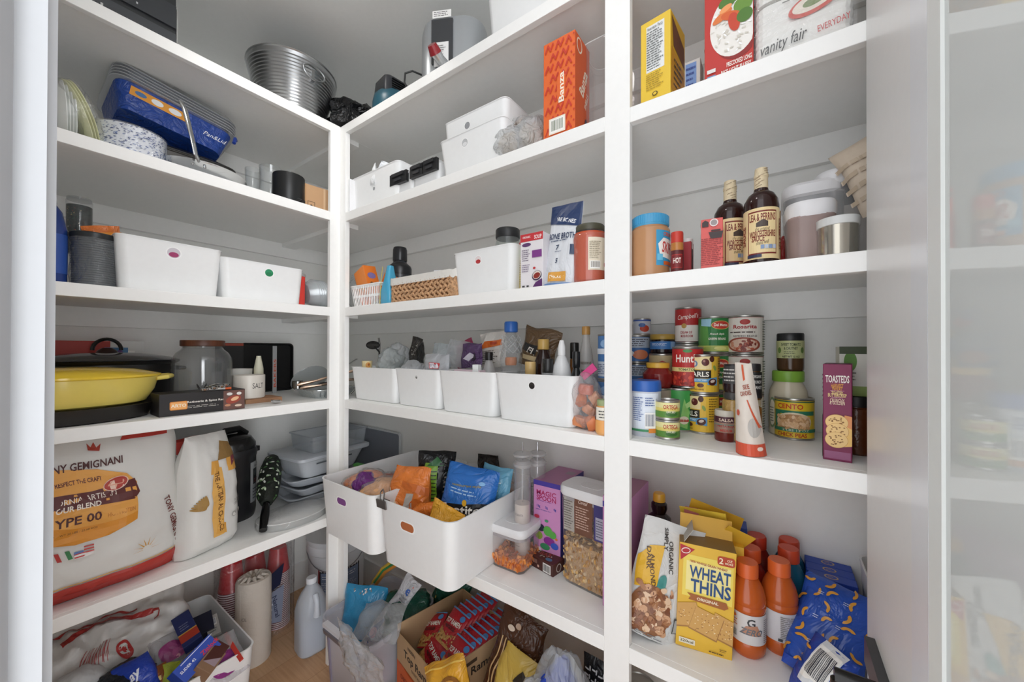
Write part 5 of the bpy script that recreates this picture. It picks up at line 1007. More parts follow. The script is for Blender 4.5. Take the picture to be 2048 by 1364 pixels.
# ================= back wall, fourth tier (z = D) =================
def bottomfit(pl,pr_,pb,Z,pt):
    a=PZ(pl,pb[0],Z); b=PZ(pr_,pb[1],Z); return a,b
specs=[((698,805),(790,805),(700,734),'short white storage bin beside the corner post, full of plastic bags',None,.03),
 ((792,803),(880,820),(787,737),'white storage bin with a tiny round hole, second from the corner post',(.005,.8,.006,('b9bab8','6d6e6a')),.03),
 ((882,818),(992,833),(874,741),'plain white storage bin without a hole, third from the corner post',None,.025),
 ((995,830),(1138,849),(986,746),'largest white storage bin on this shelf with a dark round hole, full of bottles',(.0,.78,.0095,('2f2d2c','1c1a19')),.022)]
RB=[]
for k,(bl,brr,tl,lb,ho,Y) in enumerate(specs):
    x0=PY(bl[0],bl[1],Y).x; x1=PY(brr[0],brr[1],Y).x; X0=PY(tl[0],tl[1],Y).x; X1=PY((790,878,990,1152)[k],735,Y).x; h_=PY(tl[0],tl[1],Y).z-D
    w_=X1-X0; dd=.27; hole=(ho[0],h_*ho[1],ho[2],ho[3]) if ho else None
    bin_('storage_bin',lb,((X0+X1)/2,Y+dd/2,D),w_,dd,h_,0,taper=.90,hole=hole); RB.append(((X0+X1)/2,w_,h_,Y))
ZB=D+RB[1][2]
# contents
q=PY(700,735,.05); o=thing('knife','black-handled knife lying across the rim of the first bin by the post','knife',(q.x-.02,.045,ZB+.002),0,rot=(0,R(28),R(200)))
M().tube([(0,0,0),(.06,0,.002)],[.004,.0045],mt('1c1c1d',.3),flat=.5).build('handle',o); M().box((-.03,0,0),(.06,.012,.001),mt('b9bcbe',.2,.9)).build('blade',o)
q=PY(732,735,.08); o=thing('orange_cup','small cream and orange printed cup at the front of the first bin','cup',(q.x,.085,ZB-.045),facecam(q)); M().lathe([(.018,0),(.021,.066),(.022,.067),(.019,.067)],mt('ecd9a8',.4),seg=28).build('cup_wall',o); printing(o,[('e',.004,.05,.010,.012,'e0a04a'),('e',.006,.052,.004,.005,'a85a2a')],cylmap(.0205),du=.004)
# tea strainer (leaf shape)
q=PY(745,695,.16); o=thing('mesh_strainer','dark oval mesh strainer with two wire legs, rising from the first bin','strainer',(q.x,.17,ZB),0)
m=M(); ow=.05; zc=q.z-ZB+.005
for f in (1,.7,.4): m.tube([(ow*math.cos(t)-.012,.0,zc+.017*f*math.sin(t)+.006) for t in [2*PI*k/20 for k in range(20)]],.0012 if f<1 else .0022,mt('2a2a2a',.4),closed=True,seg=6)
m.build('mesh_frame',o)
m=M(); m.grid(lambda a,b:((a-.5)*2*ow*.97*math.sqrt(max(0,1-(2*b-1)**2))-.012,.006*math.sin(a*PI),zc+.006+(b-.5)*.034),10,8,mt('55534f',.5)); m.build('mesh',o)
m=M(); m.tube([(.0,0,zc-.002),(.03,0,zc-.02),(.05,0,zc-.045)],[.004,.005,.003],mt('2a2a2a',.4),flat=.5); m.build('arm',o)
for k in (0,1): M().tube([(.03+.008*k,0,-.02),(.034+.008*k,.0,zc+.012),(.028+.008*k,0,zc+.038)],.0014,mt('2a2a2a',.4),seg=6).build('wire_leg',o)
clb=lambda b=.8,me=.16,c='e6eaee':mt(c,.12,kind='clear',bump=b,scale=30,metal=me)
def P2(px,py,y): v=PY(px,py,y); return v
def bagat(name,label,px,py,y,w,h,t,rot,mat,seed,items=None,z=None,cat='bag',**kw):
    v=PY(px,py,y); return pouch(name,label,cat,(v.x,y,(z if z is not None else v.z)),w,h,t,rot,mat=mat,seed=seed,items=items,nu=16,nv=16,**kw)
lump('zip_bag','clear bag with a mint-green bottom, bulging over the first two bins','bag',(P2(780,720,.12).x,.12,ZB-.03),(.095,.11,.10),clb(.9,.25,'d9ece6'),seed=101,amp=.22)
lump('zip_bag','rounded clear bag with a grey ball shape inside, behind the mint-green one','bag',(P2(800,700,.18).x,.18,ZB-.01),(.10,.10,.10),clb(.8,.3,'dfe3ea'),seed=102,amp=.2)
bagat('foil_packet','black glittery foil packet standing highest among the bags',822,735,.20,.055,.135,.012,(R(-4),R(14),.2),foil('3a3633',.25,.6,50),103,[('dots',-.018,.05,.018,.105,26,.0022,('d9d4c8','8a857a'))])
bagat('foil_packet','black folded foil packet with a pointed corner beside the glittery one',840,735,.17,.07,.10,.014,(R(-10),R(-24),-.3),foil('242322',.3,.6,30),104)
bagat('freezer_bag','teal-tinted clear bag with white base behind the flat zip bags',880,733,.17,.11,.090,.03,(R(-8),R(6),0),clb(.6,.5,'8fc3d2'),105)
lump('zip_bag','flat clear bag leaning at the rim of the second bin','bag',(P2(825,733,.075).x,.08,ZB-.03),(.095,.06,.06),clb(.8,.3,'dcdfe8'),seed=106,amp=.15,rot=(0,R(-10),0))
bagat('zip_bag','clear zip bag with a small red-bordered label, spread over the second and third bins',873,737,.05,.115,.068,.03,(R(-6),R(0),0),clb(.5,.28,'d9d5e4'),107,[('p',rrect(.047,.020,.003,4,0.0,.026),'b5343a'),('p',rrect(.042,.016,.002,4,0,.026),'e6e2ea'),('l',-.019,.020,.019,.032,3,'6a5f70')],z=ZB-.012)
bagat('zip_bag','pointed clear bag tip above the third bin',908,733,.15,.09,.10,.02,(R(-8),R(10),.2),clb(.6,.25,'dfe2ea'),108)
bagat('foil_packet','crinkled purple and silver foil packet at the back of the third bin',945,735,.12,.095,.085,.03,(R(-6),R(-5),0),foil('5a3f6a',.22,.9,45),109,[('p',[(-.03,.03),(.0,.05),(.02,.04),(-.01,.02)],'c5c0cc'),('p',[(.0,.02),(.03,.03),(.02,.05)],'2a2030')])
bagat('foil_packet','magenta packet corner between the foil packet and the granola pouch',935,735,.20,.09,.105,.012,(R(-8),R(-20),0),foil('a03058',.35,.4),110)
bagat('granola_pouch','white and orange granola pouch with small print, behind the little black-capped bottle',985,735,.17,.12,.125,.03,(R(-6),R(-5),-.05),foil('dcd8d2',.4,.3,20),111,[('p',[(-.05,.078),(-.02,.092),(.05,.094),(.05,.074),(-.045,.068)],'dd7030'),('r',-.045,.04,.04,.062,'cfc9c2'),('l',-.044,.012,.04,.060,7,'6a6258'),('r',.0,.079,.03,.088,'b8401f')])
bagat('snack_pouch','brown and tan crumpled snack pouch right of the clear bottle',1068,735,.18,.125,.13,.04,(R(-6),R(14),.1),foil('6a5238',.3,.7,25),112,[('p',[(-.05,.05),(.0,.04),(.0,.07),(-.05,.075)],'2a2a2a'),('T','FIT',-.012,.05,.020,'e6e0d6',-14),('r',-.045,.02,.03,.035,'c9b48c')])
boxthing('pink_packet','flat pale pink packet lying on the rim of the third bin','packet',(P2(935,740,.05).x,.06,ZB-.012),.11,.03,.018,0,'d9c3cc',f=[('l',-.05,.004,.05,.014,1,'9a7f8c')])
boxthing('tiny_white_box','tiny white box beside the black-capped bottle','box',(P2(953,730,.05).x,.052,ZB-.010),.022,.02,.034,.1,'e9ecec')
def vb(name,label,px0,px1,pyt,y,prof,cat='bottle',items=None,lr=.9,off=0,base=None):
    c,r,h=fitC(px0,px1,pyt,(base if base is not None else D+.052),Y=y)
    o=thing(name,label,cat,c,facecam(c,off))
    for pn,pf,mm in prof: M().lathe([(p[0]*r,p[1]*h) for p in pf],mm if not isinstance(mm,str) else mt(mm,.25),seg=36).build(pn,o)
    if items: printing(o,items(r,h),cylmap(r*lr+.0004),du=r*.15)
    return o,r,h
GLc=mt('f1ece8',.05,kind='clear',metal=.08)
vb('small_bottle','small clear conical bottle with a black cap, front of the largest bin',961,995,704,.095,[('glass',[(.95,0),(1,.02),(1,.45),(.42,.78),(.40,.83)],mt('d9c6ba',.08,kind='clear',metal=.25)),('cap',[(.45,.82),(.46,.83),(.46,.99),(.42,1)],'1d1c1c')])
# clear bottle with blue cap
c,r,h=fitC(1000,1044,642,D+.045,Y=.11)
o=thing('water_bottle','clear hourglass plastic bottle with a diamond pattern and bright blue cap','bottle',c,0); n=40
pr=[(r*.8,0)]+[(r*(.86+.16*math.cos(2*PI*(k/n)*1.6+.6))*(1 if k<n*.86 else 1-(k-n*.86)/(n*.14)*.5),.003+k/n*h*.87) for k in range(n+1)]
M().lathe(pr,mt('eef2f4',.05,kind='clear',metal=.05,bump=.6,scale=70),seg=40).build('bottle_wall',o)
M().lathe([(r*.52,h*.865),(r*.62,h*.875),(r*.62,h*.98),(r*.55,h),(.01,h)],mt('2c62b0',.3),seg=36).build('cap',o)
m=M(); 
for s in (1,-1):
    for k in range(8): m.tube([((r*1.0*(.9+.12*math.cos(t*1.3)))*math.cos(k*PI/4+s*t*.9),(r*(.9+.12*math.cos(t*1.3)))*math.sin(k*PI/4+s*t*.9),h*(.60+t*.13)) for t in [j*.25 for j in range(8)]],.0008,mt('dfe5e8',.1,kind='clear',metal=.25),seg=5)
m.build('diamond_ribs',o)
M().lathe([(r*.5,h*.45),(r*.55,h*.5),(r*.5,h*.55)],mt('c9763c',.4)).build('orange_tag',o) 
vb('vanilla_bottle','dark brown bottle with a gold cap in the largest bin',1067,1107,678,.15,[('glass',[(.95,0),(1,.03),(1,.58),(.55,.78),(.42,.84)],mt('2a1712',.12)),('cap',[(.55,.83),(.58,.84),(.58,.985),(.52,1),(.01,1)],'c9a55c')])
vb('spice_bottle','short cream-capped spice bottle in front of the dark brown one',1050,1072,723,.085,[('glass',[(.95,0),(1,.02),(1,.66),(.8,.7)],mt('d9c9a8',.2)),('cap',[(.95,.69),(1,.70),(1,.98),(.95,1),(.01,1)],'cfae74')])
vb('spice_bottle','short clear spice bottle with a black cap beside the white dispenser',1085,1107,717,.085,[('glass',[(.95,0),(1,.02),(1,.66),(.8,.7)],mt('d0cdca',.08,kind='clear',metal=.3)),('cap',[(1,.69),(1.02,.70),(1.02,.98),(.95,1),(.01,1)],'262626')])
vb('whip_dispenser','white rounded dispenser bottle with black script in the largest bin',1104,1143,680,.105,[('bottle_body',[(.9,0),(1,.03),(1,.45),(.85,.60),(.52,.72),(.36,.76)],'e6e7e8'),('spout',[(.38,.755),(.42,.76),(.38,.90),(.24,.985),(.20,1),(.01,1)],'f0f0f0')],items=lambda r,h:[('I','Choco',0,h*.38,r*.55,'26292a',8,r*1.3),('e',-r*.35,h*.24,r*.3,r*.12,'26292a',-.6),('e',-r*.35,h*.24,r*.22,r*.07,'e6e7e8',-.6),('e',r*.1,h*.24,r*.14,r*.3,'7a8f3a',.4)],lr=1,off=0)
vb('spice_bottle','brown glass spice bottle with a black cap behind the white dispenser',1140,1158,685,.20,[('glass',[(.95,0),(1,.03),(1,.7),(.8,.73)],mt('8a5a30',.15)),('cap',[(.95,.72),(1,.73),(1,.98),(.9,1),(.01,1)],'1f1e1e')])
vb('black_bottle','small black bottle with a black cap, front right in the largest bin',1141,1164,703,.10,[('glass',[(.95,0),(1,.03),(1,.5),(.6,.66),(.5,.70)],mt('16181a',.12)),('cap',[(.62,.70),(.68,.71),(.68,.98),(.6,1),(.01,1)],'1b1c1d')])
vb('rum_bottle','clear amber-capped bottle with dark lettering at the right end of the largest bin',1157,1187,652,.17,[('glass',[(.95,0),(1,.02),(1,.52),(.9,.62),(.55,.80),(.46,.86),(.46,.9)],mt('c9b199',.06,kind='clear',metal=.28)),('cap',[(.52,.89),(.56,.90),(.56,.985),(.5,1),(.01,1)],'b98a4a'),('contents',[(.9,.01),(.94,.03),(.94,.26),(.01,.27)],mt('b07a3a',.3))],items=lambda r,h:[('T','RESERVE',0,h*.52,r*.34,'3a2418',0,r*1.5),('T','SPICED',0,h*.42,r*.3,'3a2418',0,r*1.4),('l',-r*.7,h*.28,r*.7,h*.38,3,'3a2418')],lr=1)
# orange candy bag + blue tall boxes at the post
q=PZ(1170,842,D); 
o=thing('candy_bag','clear bag of orange wrapped sweets with a pink seal, slumped beside the largest bin','bag',(q.x+.052,.050,D),0)
for k,(dx,dy,dz,a,c_) in enumerate(((-.02,.0,.02,.2,'d88a5c'),(.018,-.01,.02,1.2,'cf7a4a'),(0,.02,.05,.6,'e0986a'),(-.018,.0,.075,-.5,'d2733a'),(.02,.01,.08,.9,'d99a70'),(.0,-.005,.105,.1,'c9674a'))):
    m=M(); m.loft([(rrect(.036,.022,.008),-.012),(rrect(.040,.026,.01),0),(rrect(.034,.020,.008),.012)],mt(c_,.35)); m.build('sweet',o,loc=(dx,dy,dz),rot=(a*.7,a,a))
lump('','','',(0,0,0),(.080,.070,.150),mt('f6eef0',.1,kind='clear',bump=1,scale=30,metal=.1),seed=121,amp=.12,parent=o,part='clear_film')
M().box((.005,.0,.150),(.045,.006,.02),mt('cf4a86',.35),rot=(0,R(-40),0)).build('pink_seal',o)
for k in range(2):
    w_=PY(1240,700,.09).x-PY(1201,700,.09).x; hh_=.125
    canthing('blue_can',('lower' if k==0 else 'upper')+' tall blue and white can partly hidden by the middle post',(PY(1222,700,.14).x,.14,D+k*hh_),.035,hh_,'4f7fb8',[('r',-.05,.01,.05,.05,'c9d3de'),('l',-.045,.015,.045,.045,6,'3b4f80'),('r',-.05,.07,.05,.085,'dfe6ee'),('e',0,.098,.03,.014,'8fb4dc')])
c,r,h=fitC(1190,1232,795,D,Y=.030); jar('small_jar','small round jar with pale green lid and white-orange label, touching the middle post',(c.x-.002,.026,D),r*.75,h*.98,mt('e9b070',.3),'9aa77a',lidh=.012,items=[('r',-r,h*.42,r,h*.78,'ece8dc'),('l',-r*.5,h*.46,r*.4,h*.72,3,'3a3a3a'),('r',-r,h*.08,r,h*.42,'e9a860')])
# ---- second bay: tins and jars
def can(label,p0,p1,pt,y,col,it,base=0,pb=None,name='food_can',off=0,group=None,hfix=None,rfix=None,**kw):
    c,r,h=fitC(p0,p1,pt,D+base,Y=y,pyb=pb)
    if rfix: r=rfix
    h=hfix or h; return canthing(name,label,c,r,h,col,it(r,h),off=off,group=group,**kw),c,r,h
DMt='ffffff'
def delmonte(r,h): return [('r',-r*2.9,0.006,r*2.9,h-.006,'2c7a3c'),('p',[(-r*1.3,h*.0+.006),(-r*.4,.006),(-r*.3,h*.3),(-r*.4,h*.75),(-r*1.0,h*.8)],'5e9a4a'),('p',[(-r*.9,h*.75),(-r*.2,h*.72),(-r*.15,h-.007),(-r*.9,h-.007)],'9cc8dc'),('e',r*.45,h*.76,r*.62,h*.115,'e0c060'),('e',r*.45,h*.76,r*.58,h*.10,'c23a2c'),('T','Del Monte',r*.45,h*.765,r*.20,'f6ecdc',0,r*.9),('I','French Style',r*.2,h*.52,r*.16,'f0eee0',0,r*.9),('T','GREEN BEANS',r*.2,h*.40,r*.16,'f0eee0',0,r*1.1),('r',-r*2.9,.007,r*2.9,h*.22,'c9cf6a'),('e',-r*.2,h*.14,r*.5,h*.06,'a9bc5a'),('e',r*.4,h*.15,r*.4,h*.05,'dfe08a')]
def pearls(sh): 
    def f(r,h): return [('r',-r*3,.006,r*3,h-.006,'e8bc3c'),('p',[(-r*1.2+sh*r,h*.62),(-r*1.2+sh*r,h*.93),(r*.6+sh*r,h*.95),(r*.6+sh*r,h*.62)],'efd9a0'),('e',-r*.5+sh*r,h*.76,r*.22,r*.22,'6a86a8'),('e',-r*.5+sh*r,h*.76,r*.12,r*.14,'e9d5c0'),('e',r*.2+sh*r,h*.80,r*.24,h*.09,'5c2420'),('e',r*.12+sh*r,h*.83,r*.07,h*.03,'a8786a'),('e',r*.62+sh*r,h*.88,r*.17,h*.075,'4c2418'),('e',-r*.35+sh*r,h*.955,r*.3,h*.03,'6a2a20'),('r',-r*1.2+sh*r,h*.40,r*.55+sh*r,h*.60,'26221e'),('T','PEARLS',-r*.35+sh*r,h*.50,h*.13,'f4efe2',0,r*1.55),('r',-r*1.2+sh*r,h*.30,r*.5+sh*r,h*.39,'5fa0cc'),('T','JUMBO PITTED',-r*.3+sh*r,h*.345,h*.045,'f0f4f6',0,r*1.2),('p',[(r*.4+sh*r,h*.40),(r*1.0+sh*r,h*.43),(r*1.0+sh*r,h*.22),(r*.3+sh*r,h*.24)],'5fa0cc'),('e',r*.65+sh*r,h*.31,r*.28,h*.085,'4c1f18',.3),('e',r*.65+sh*r,h*.33,r*.16,h*.035,'d8c6b8',.3),('e',-r*.1+sh*r,h*.22,r*.2,h*.05,'5c2a1c'),('T','EXTRA LARGE',-r*.3+sh*r,h*.12,h*.035,'8a5a1c',0,r*.8)]+[('e',r*(.8+sh),h*.66,r*.1,h*.07,'8aa04a',.4),('r',r*(1.35+sh),h*.5,r*(1.9+sh),h*.94,'e8bc3c'),('l',r*(1.1+sh),h*.3,r*(1.75+sh),h*.92,10,'7a5a1c')]
    return f
c0,r_p,h_=fitC(1375,1438,787,D,pyb=872); hp=c0 and None
H_P=HT((c0.x,c0.y-r_p),790)-D
o,cP,rP,hP=can('lower yellow olive can with a side view of its nutrition panel',1375,1438,783,None,'e8bc3c',pearls(-.75),pb=869,hfix=.098)
o,_,_,_=can('upper yellow olive can reading across its black band, stacked on its twin',1375,1438,783,None,'e8bc3c',pearls(-.05),base=0,pb=869,hfix=.098); o.location.z=D+.0985
yG=cP.y+.07; xG=PY(1428,700,yG).x
for k in range(3): canthing('bean_can',('lowest','middle','topmost')[k]+' green bean can in the stack of three behind the yellow cans',(xG,yG,D+k*.0985),.0375,.098,'2c7a3c',delmonte(.0375,.098))
xR_=PY(1490,700,.20).x
def rosa(r,h): return [('r',-r*3,.006,r*3,h-.006,'e0dcd2'),('r',-r*3,h*.93,r*3,h-.006,'b53a36'),('e',0,h*.82,r*.28,h*.07,'b0342f'),('T','Rosarita',0,h*.70,h*.10,'a8282a',0,r*1.3),('l',-r*.9,h*.52,r*.9,h*.60,1,'4a3a36'),('t','REFRIED BEANS',0,h*.46,h*.05,'3c3230',0,r*1.3),('e',-r*.1,h*.24,r*.95,h*.19,'9a4a38'),('e',-r*.1,h*.24,r*.8,h*.15,'d9b9a4'),('dots',-r*.8,h*.10,r*.6,h*.36,30,r*.12,('8a3a2c','b5583f','c98a70','7a2c24')),('l',r*1.05,h*.1,r*1.6,h*.85,12,'5a6a5a')]
for k in range(3): canthing('bean_can',('lowest','middle','topmost')[k]+' white and red bean can in the stack of three against the wall',(PY(1490,700,.275).x,.275,D+k*.0985),.0405,.098,'e0dcd2',rosa(.0405,.098))
# soup and tomato
yC=.285; xC=PY(1376,690,yC).x; zC1=PY(1380,714,yC).z; 
def camp(r,h): return [('r',-r*3,h*.5,r*3,h-.006,'b02a2a'),('r',-r*3,.006,r*3,h*.5,'e4ddd6'),('i',"Campbell's",0,h*.72,h*.17,'f4ece4',6,r*1.7),('e',-r*.3,h*.48,r*.2,r*.2,'b8924a'),('T','CREAM OF',-r*.15,h*.30,h*.07,'a02a2a',0,r*.9),('T','MUSHROOM',-r*.1,h*.2,h*.07,'a02a2a',0,r*.9)]
canthing('soup_can','red and white soup can on top of the tall tin behind the yellow cans',(xC,yC,D+.225),.0335,.10,'b02a2a',camp(.0335,.10))
canthing('plain_can','tall plain tin under the soup can, mostly hidden',(xC,yC,D+.0),.0335,.224,'c9c2ba',[])
yH=.195; xH=PY(1375,745,yH).x
def hunts(r,h): return [('r',-r*3,h*.45,r*3,h-.006,'b82a28'),('T',"Hunt's",-r*.05,h*.72,h*.2,'f6eee2',0,r*1.5),('e',0,h*.9,r*.3,h*.04,'4a8a4a'),('r',-r*3,h*.40,r*3,h*.50,'e3cf8a'),('T','TOMATOES',0,h*.45,h*.06,'4a5a2a',0,r*1.2),('r',-r*3,.006,r*3,h*.40,'a8302a'),('dots',-r*1.2,h*.06,r*1.2,h*.36,40,r*.16,('c8402f','d8583f','8a221c'))]
canthing('tomato_can','red tomato can with white lettering standing on the green can',(xH,yH,D+.111),.0365,.104,'b82a28',hunts(.0365,.104))
# green tall can front
c,r,h=fitC(1325,1383,779,D,Y=.135)
o=canthing('corn_can','green can with a pale leaf picture, behind the two small cans',(PY(1358,800,.195).x,.195,D),.038,.110,'3f9a4a',[('p',[(.0,.015),(.02,.008),(.026,.05),(.012,.085),(.006,.05)],'8ac46a'),('p',[(.018,.06),(.04,.07),(.03,.08),(.014,.07)],'a9d48a'),('e',.012,.03,.012,.010,'e6d9c2'),('r',.0,.026,.024,.032,'b85a4a')])
# two small cans
for k in range(2):
    c,r,h=fitC(1322,1354,828,D,Y=.075)
    canthing('small_can',('lower' if k==0 else 'upper')+' of two small yellow-green pepper cans beside the blue-capped canister',(c.x-.004,.078,D+k*.0455),.027,.045,'dfd070',[('r',-.08,.028,.08,.040,'e6dfa0'),('T','ORTEGA',.008,.030,.010,'b5322c',0,.034),('r',-.08,.006,.08,.020,'5a8a3a'),('e',.01,.014,.014,.005,'3a6a2c'),('T','DICED',.008,.019,.005,'e9e6c9')])
# creamer canister
c,r,h=fitC(1258,1324,754,D,pyb=875)
o=thing('creamer_canister','clear plastic canister with a deep blue lid and blue nutrition label','canister',c,facecam(c)); r*=.96
h=HT((c.x,c.y-r),762)-D
M().lathe([(r*.92,0),(r,.006),(r,h*.80),(r*.95,h*.83)],mt('c3c8d2',.15),seg=48).build('canister_wall',o)
M().lathe([(r*1.0,h*.81),(r*1.02,h*.82),(r*1.0,h*.97),(r*.95,h),(.01,h)],mt('2f62b4',.35),seg=48).build('lid',o)
printing(o,[('r',-r*1.5,h*.13,r*.9,h*.78,'dfe6f0'),('l',-r*.8,h*.28,-r*.1,h*.72,12,'3b5a9a'),('l',0,h*.55,r*.6,h*.72,4,'3b5a9a'),('bc',-r*.02,h*.16,r*.62,h*.44,'3a4a6a'),('r',-r*1.5,h*.10,r*.2,h*.14,'3c8a5c'),('r',r*.2,h*.08,r*1.5,h*.16,'e08a3a'),('e',r*1.15,h*.45,r*.2,h*.12,'c8408a'),('r',r*.9,h*.16,r*1.5,h*.3,'c9406a')],cylmap(r*1.001),du=r*.15)
# salsa jar, yellow lid
yS=.17; c,r,h=fitC(1285,1347,724,D,Y=yS)
o=thing('salsa_jar','squat dark red salsa jar with a yellow lid standing on a hidden can','jar',(c.x,yS,D+.110),0); h-=.110
M().lathe([(r*.85,0),(r*.95,.01),(r*.98,h*.25),(r,h*.55),(r*.72,h*.74),(r*.68,h*.8)],mt('7a1f1c',.12),seg=44).build('glass',o); M().lathe([(r*.72,h*.78),(r*.76,h*.80),(r*.76,h*.98),(r*.7,h),(.01,h)],mt('d9a93a',.35),seg=44).build('lid',o)
canthing('plain_can','hidden plain tin supporting the yellow-lidded salsa jar',(c.x,yS,D),.0375,.1095,'9c8f80',[])
# beige can + jam jar
yJ=.275; c,r,h=fitC(1300,1350,668,D,Y=yJ); canthing('beige_can','beige can with a red ribbon drawing, below the dark jam jar',(c.x,yJ,D+.0985),.037,.098,'cdb98f',[('p',[(-.02,.07),(.012,.062),(.02,.070),(.0,.078)],'b5342c'),('l',-.02,.03,.01,.055,3,'7a4a2c'),('l',.025,.01,.05,.085,9,'3c3c3c')]); canthing('beige_can','second beige can at the bottom of the stack behind the salsa jar',(c.x,yJ,D),.037,.098,'c9b48a',[])
hj=h-.197; jar('jam_jar','squat dark jar with a gold lid and blue label, topmost behind the salsa jar',(c.x,yJ,D+.197),.034,hj,mt('1e1418',.15),'a8893a',lidh=.013,lidr=1.0,shoulder=.08,neck=.95,items=[('r',-.05,.012,.05,hj*.62,'3c74b4'),('l',-.03,.02,.02,hj*.55,3,'cfdcec'),('r',.022,.014,.05,hj*.6,'8aa9cc')])
# blue cans far left (behind the post)
for k in range(3):
    xb_=PY(1272,700,.28).x
    canthing('tuna_can',('lowest','middle','topmost')[k]+' blue and white can in the stack just past the middle post',(xb_,.285,D+.002+k*.083),.040,.082,'3f6fae',[('r',-.09,.045,.09,.075,'b9c4d2'),('l',-.03,.048,.035,.073,4,'4a4a5a'),('e',.012,.025,.022,.014,'d9825a'),('e',-.02,.028,.014,.009,'e6ecf2')],group=None)
c,r,h=fitC(1280,1300,636,D,Y=.30); canthing('tuna_can','small blue-rimmed can showing an orange picture, on top of the blue stack',(PY(1284,650,.29).x,.29,D+.25),.025,.05,'c9ccd6',[('r',-.06,.042,.06,.049,'3f5fae'),('e',.008,.02,.014,.010,'c0442c'),('e',.0,.03,.01,.006,'4a6aa8')])
# front salsa jar + paper bag + dark jar + olives
c,r,h=fitC(1428,1475,815,D,pyb=885)
h=HT((c.x,c.y-r),822)-D
jar('salsa_jar','small front jar of red salsa with a pale metal lid and striped label',(c.x,c.y,D),r*.98,h,mt('6a1e16',.15),'c9c2b4',lidh=.012,lidr=.98,shoulder=.06,neck=.95,off=.05,items=[('r',-r*1.5,h*.40,r*1.5,h*.80,'4c2430'),('T','SALSA',0,h*.70,h*.10,'e0c8b4',0,r*1.3),('r',-r*1.5,h*.30,r*1.5,h*.62,'9a7a6a'),('T','FIESTA ROJA',0,h*.50,h*.10,'a02a2a',0,r*1.5),('T','MEDIUM',0,h*.37,h*.08,'b5342c',0,r*1.0),('l',-r*1.2,h*.53,r*1.2,h*.58,1,'4a9a8c')])
c,r,h=fitC(1444,1488,728,D,Y=.135); hl=HT((c.x,.135-r),786)-D
jar('olive_jar','small jar of yellow olives under the dark jar, behind the front salsa jar',(c.x,.135,D),r,hl,mt('f0e8d8',.05,kind='clear'),'3c3a38',lidh=.012,fill=(mt('b8923a',.4,bump=.6,scale=120),.85))
jar('dark_jar','dark jar with pale lettering stacked on the olive jar, partly behind the paper bag',(c.x,.135,D+hl),r*.95,h-hl,mt('2a1a1a',.15),'1e1c1c',lidh=.018,items=[('r',-r,.02,r,.06,'3c3a3a'),('l',-.02,.024,.01,.056,4,'c9c6c0')])
c,r,h=fitC(1487,1524,727,D,Y=.145); hl=HT((c.x,.145-r),800)-D
jar('amber_jar','amber-brown jar under the black-labelled one, behind the paper bag',(c.x,.145,D),r,hl,mt('8a5a2a',.2),'b5a88a',lidh=.012)
jar('black_label_jar','jar with a black printed label on top of the amber jar',(c.x,.145,D+hl),r,h-hl,mt('6a4420',.2),'222222',lidh=.014,items=[('r',-.03,.004,.03,h-hl-.018,'1c1c1d'),('T','ORGANIC',.010,.052,.007,'d9d9d4',0,.020),('T','CRUNCHY',.010,.040,.007,'d9d9d4',0,.020),('T','PEANUT',.010,.028,.007,'d9d9d4',0,.020)])
# folded paper bag with window
a=PZ(1470,905,D); b=PZ(1535,905,D)
zt=HT(((a.x+b.x)/2,.01),728)-D
o=thing('paper_bag','crumpled white paper treat bag with an orange-red base and clear window, at the front','bag',((a.x+b.x)/2,.035,D+.001),-.12)
Wb=(b.x-a.x)
def pbf(u,v,of,side=-1):
    b_=v/zt; k=1-.46*b_; T=.032*(1-b_)**.6*(max(0,1-abs(2*u/Wb)**2)**.6)
    n=noise.noise(Vector((u*40,v*30,side+5)))*.003
    return (u*k-.014*b_,side*(T+of+n)*1.0,v+noise.noise(Vector((u*30,1,2)))*.004*b_)
m=M(); pp=mt('ddd3c8',.5,bump=.3,scale=25); m.grid(lambda a,b:pbf((a-.5)*Wb,b*zt,0,-1),14,26,pp); m.grid(lambda a,b:pbf((a-.5)*Wb,b*zt,0,1),14,26,pp); m.build('paper_body',o,ang=60)
printing(o,[('r',-Wb/2,.0,Wb/2,zt*.13,'d2563c'),('e',Wb*.27,zt*.30,Wb*.2,zt*.10,'b9b4ae'),('p',[(-Wb*.1,zt*.98),(Wb*.02,zt*.98),(Wb*.1,zt*.82),(-.0,zt*.80)],'d2603c'),('p',[(Wb*.1,zt*.6),(Wb*.16,zt*.6),(Wb*.5,zt*.3),(Wb*.42,zt*.3)],'cc5a3a'),('T','SEE',Wb*.12,zt*.74,.009,'9a4a34',12),('T','CANDIES',Wb*.08,zt*.67,.009,'9a4a34',12,Wb*.5),('e',-Wb*.3,zt*.45,.004,.006,'c85a44'),('e',Wb*.38,zt*.08,.004,.004,'f0dcd0')],lambda u,v,of:pbf(u,v,of+.0006,-1),du=.006,dv=.006)
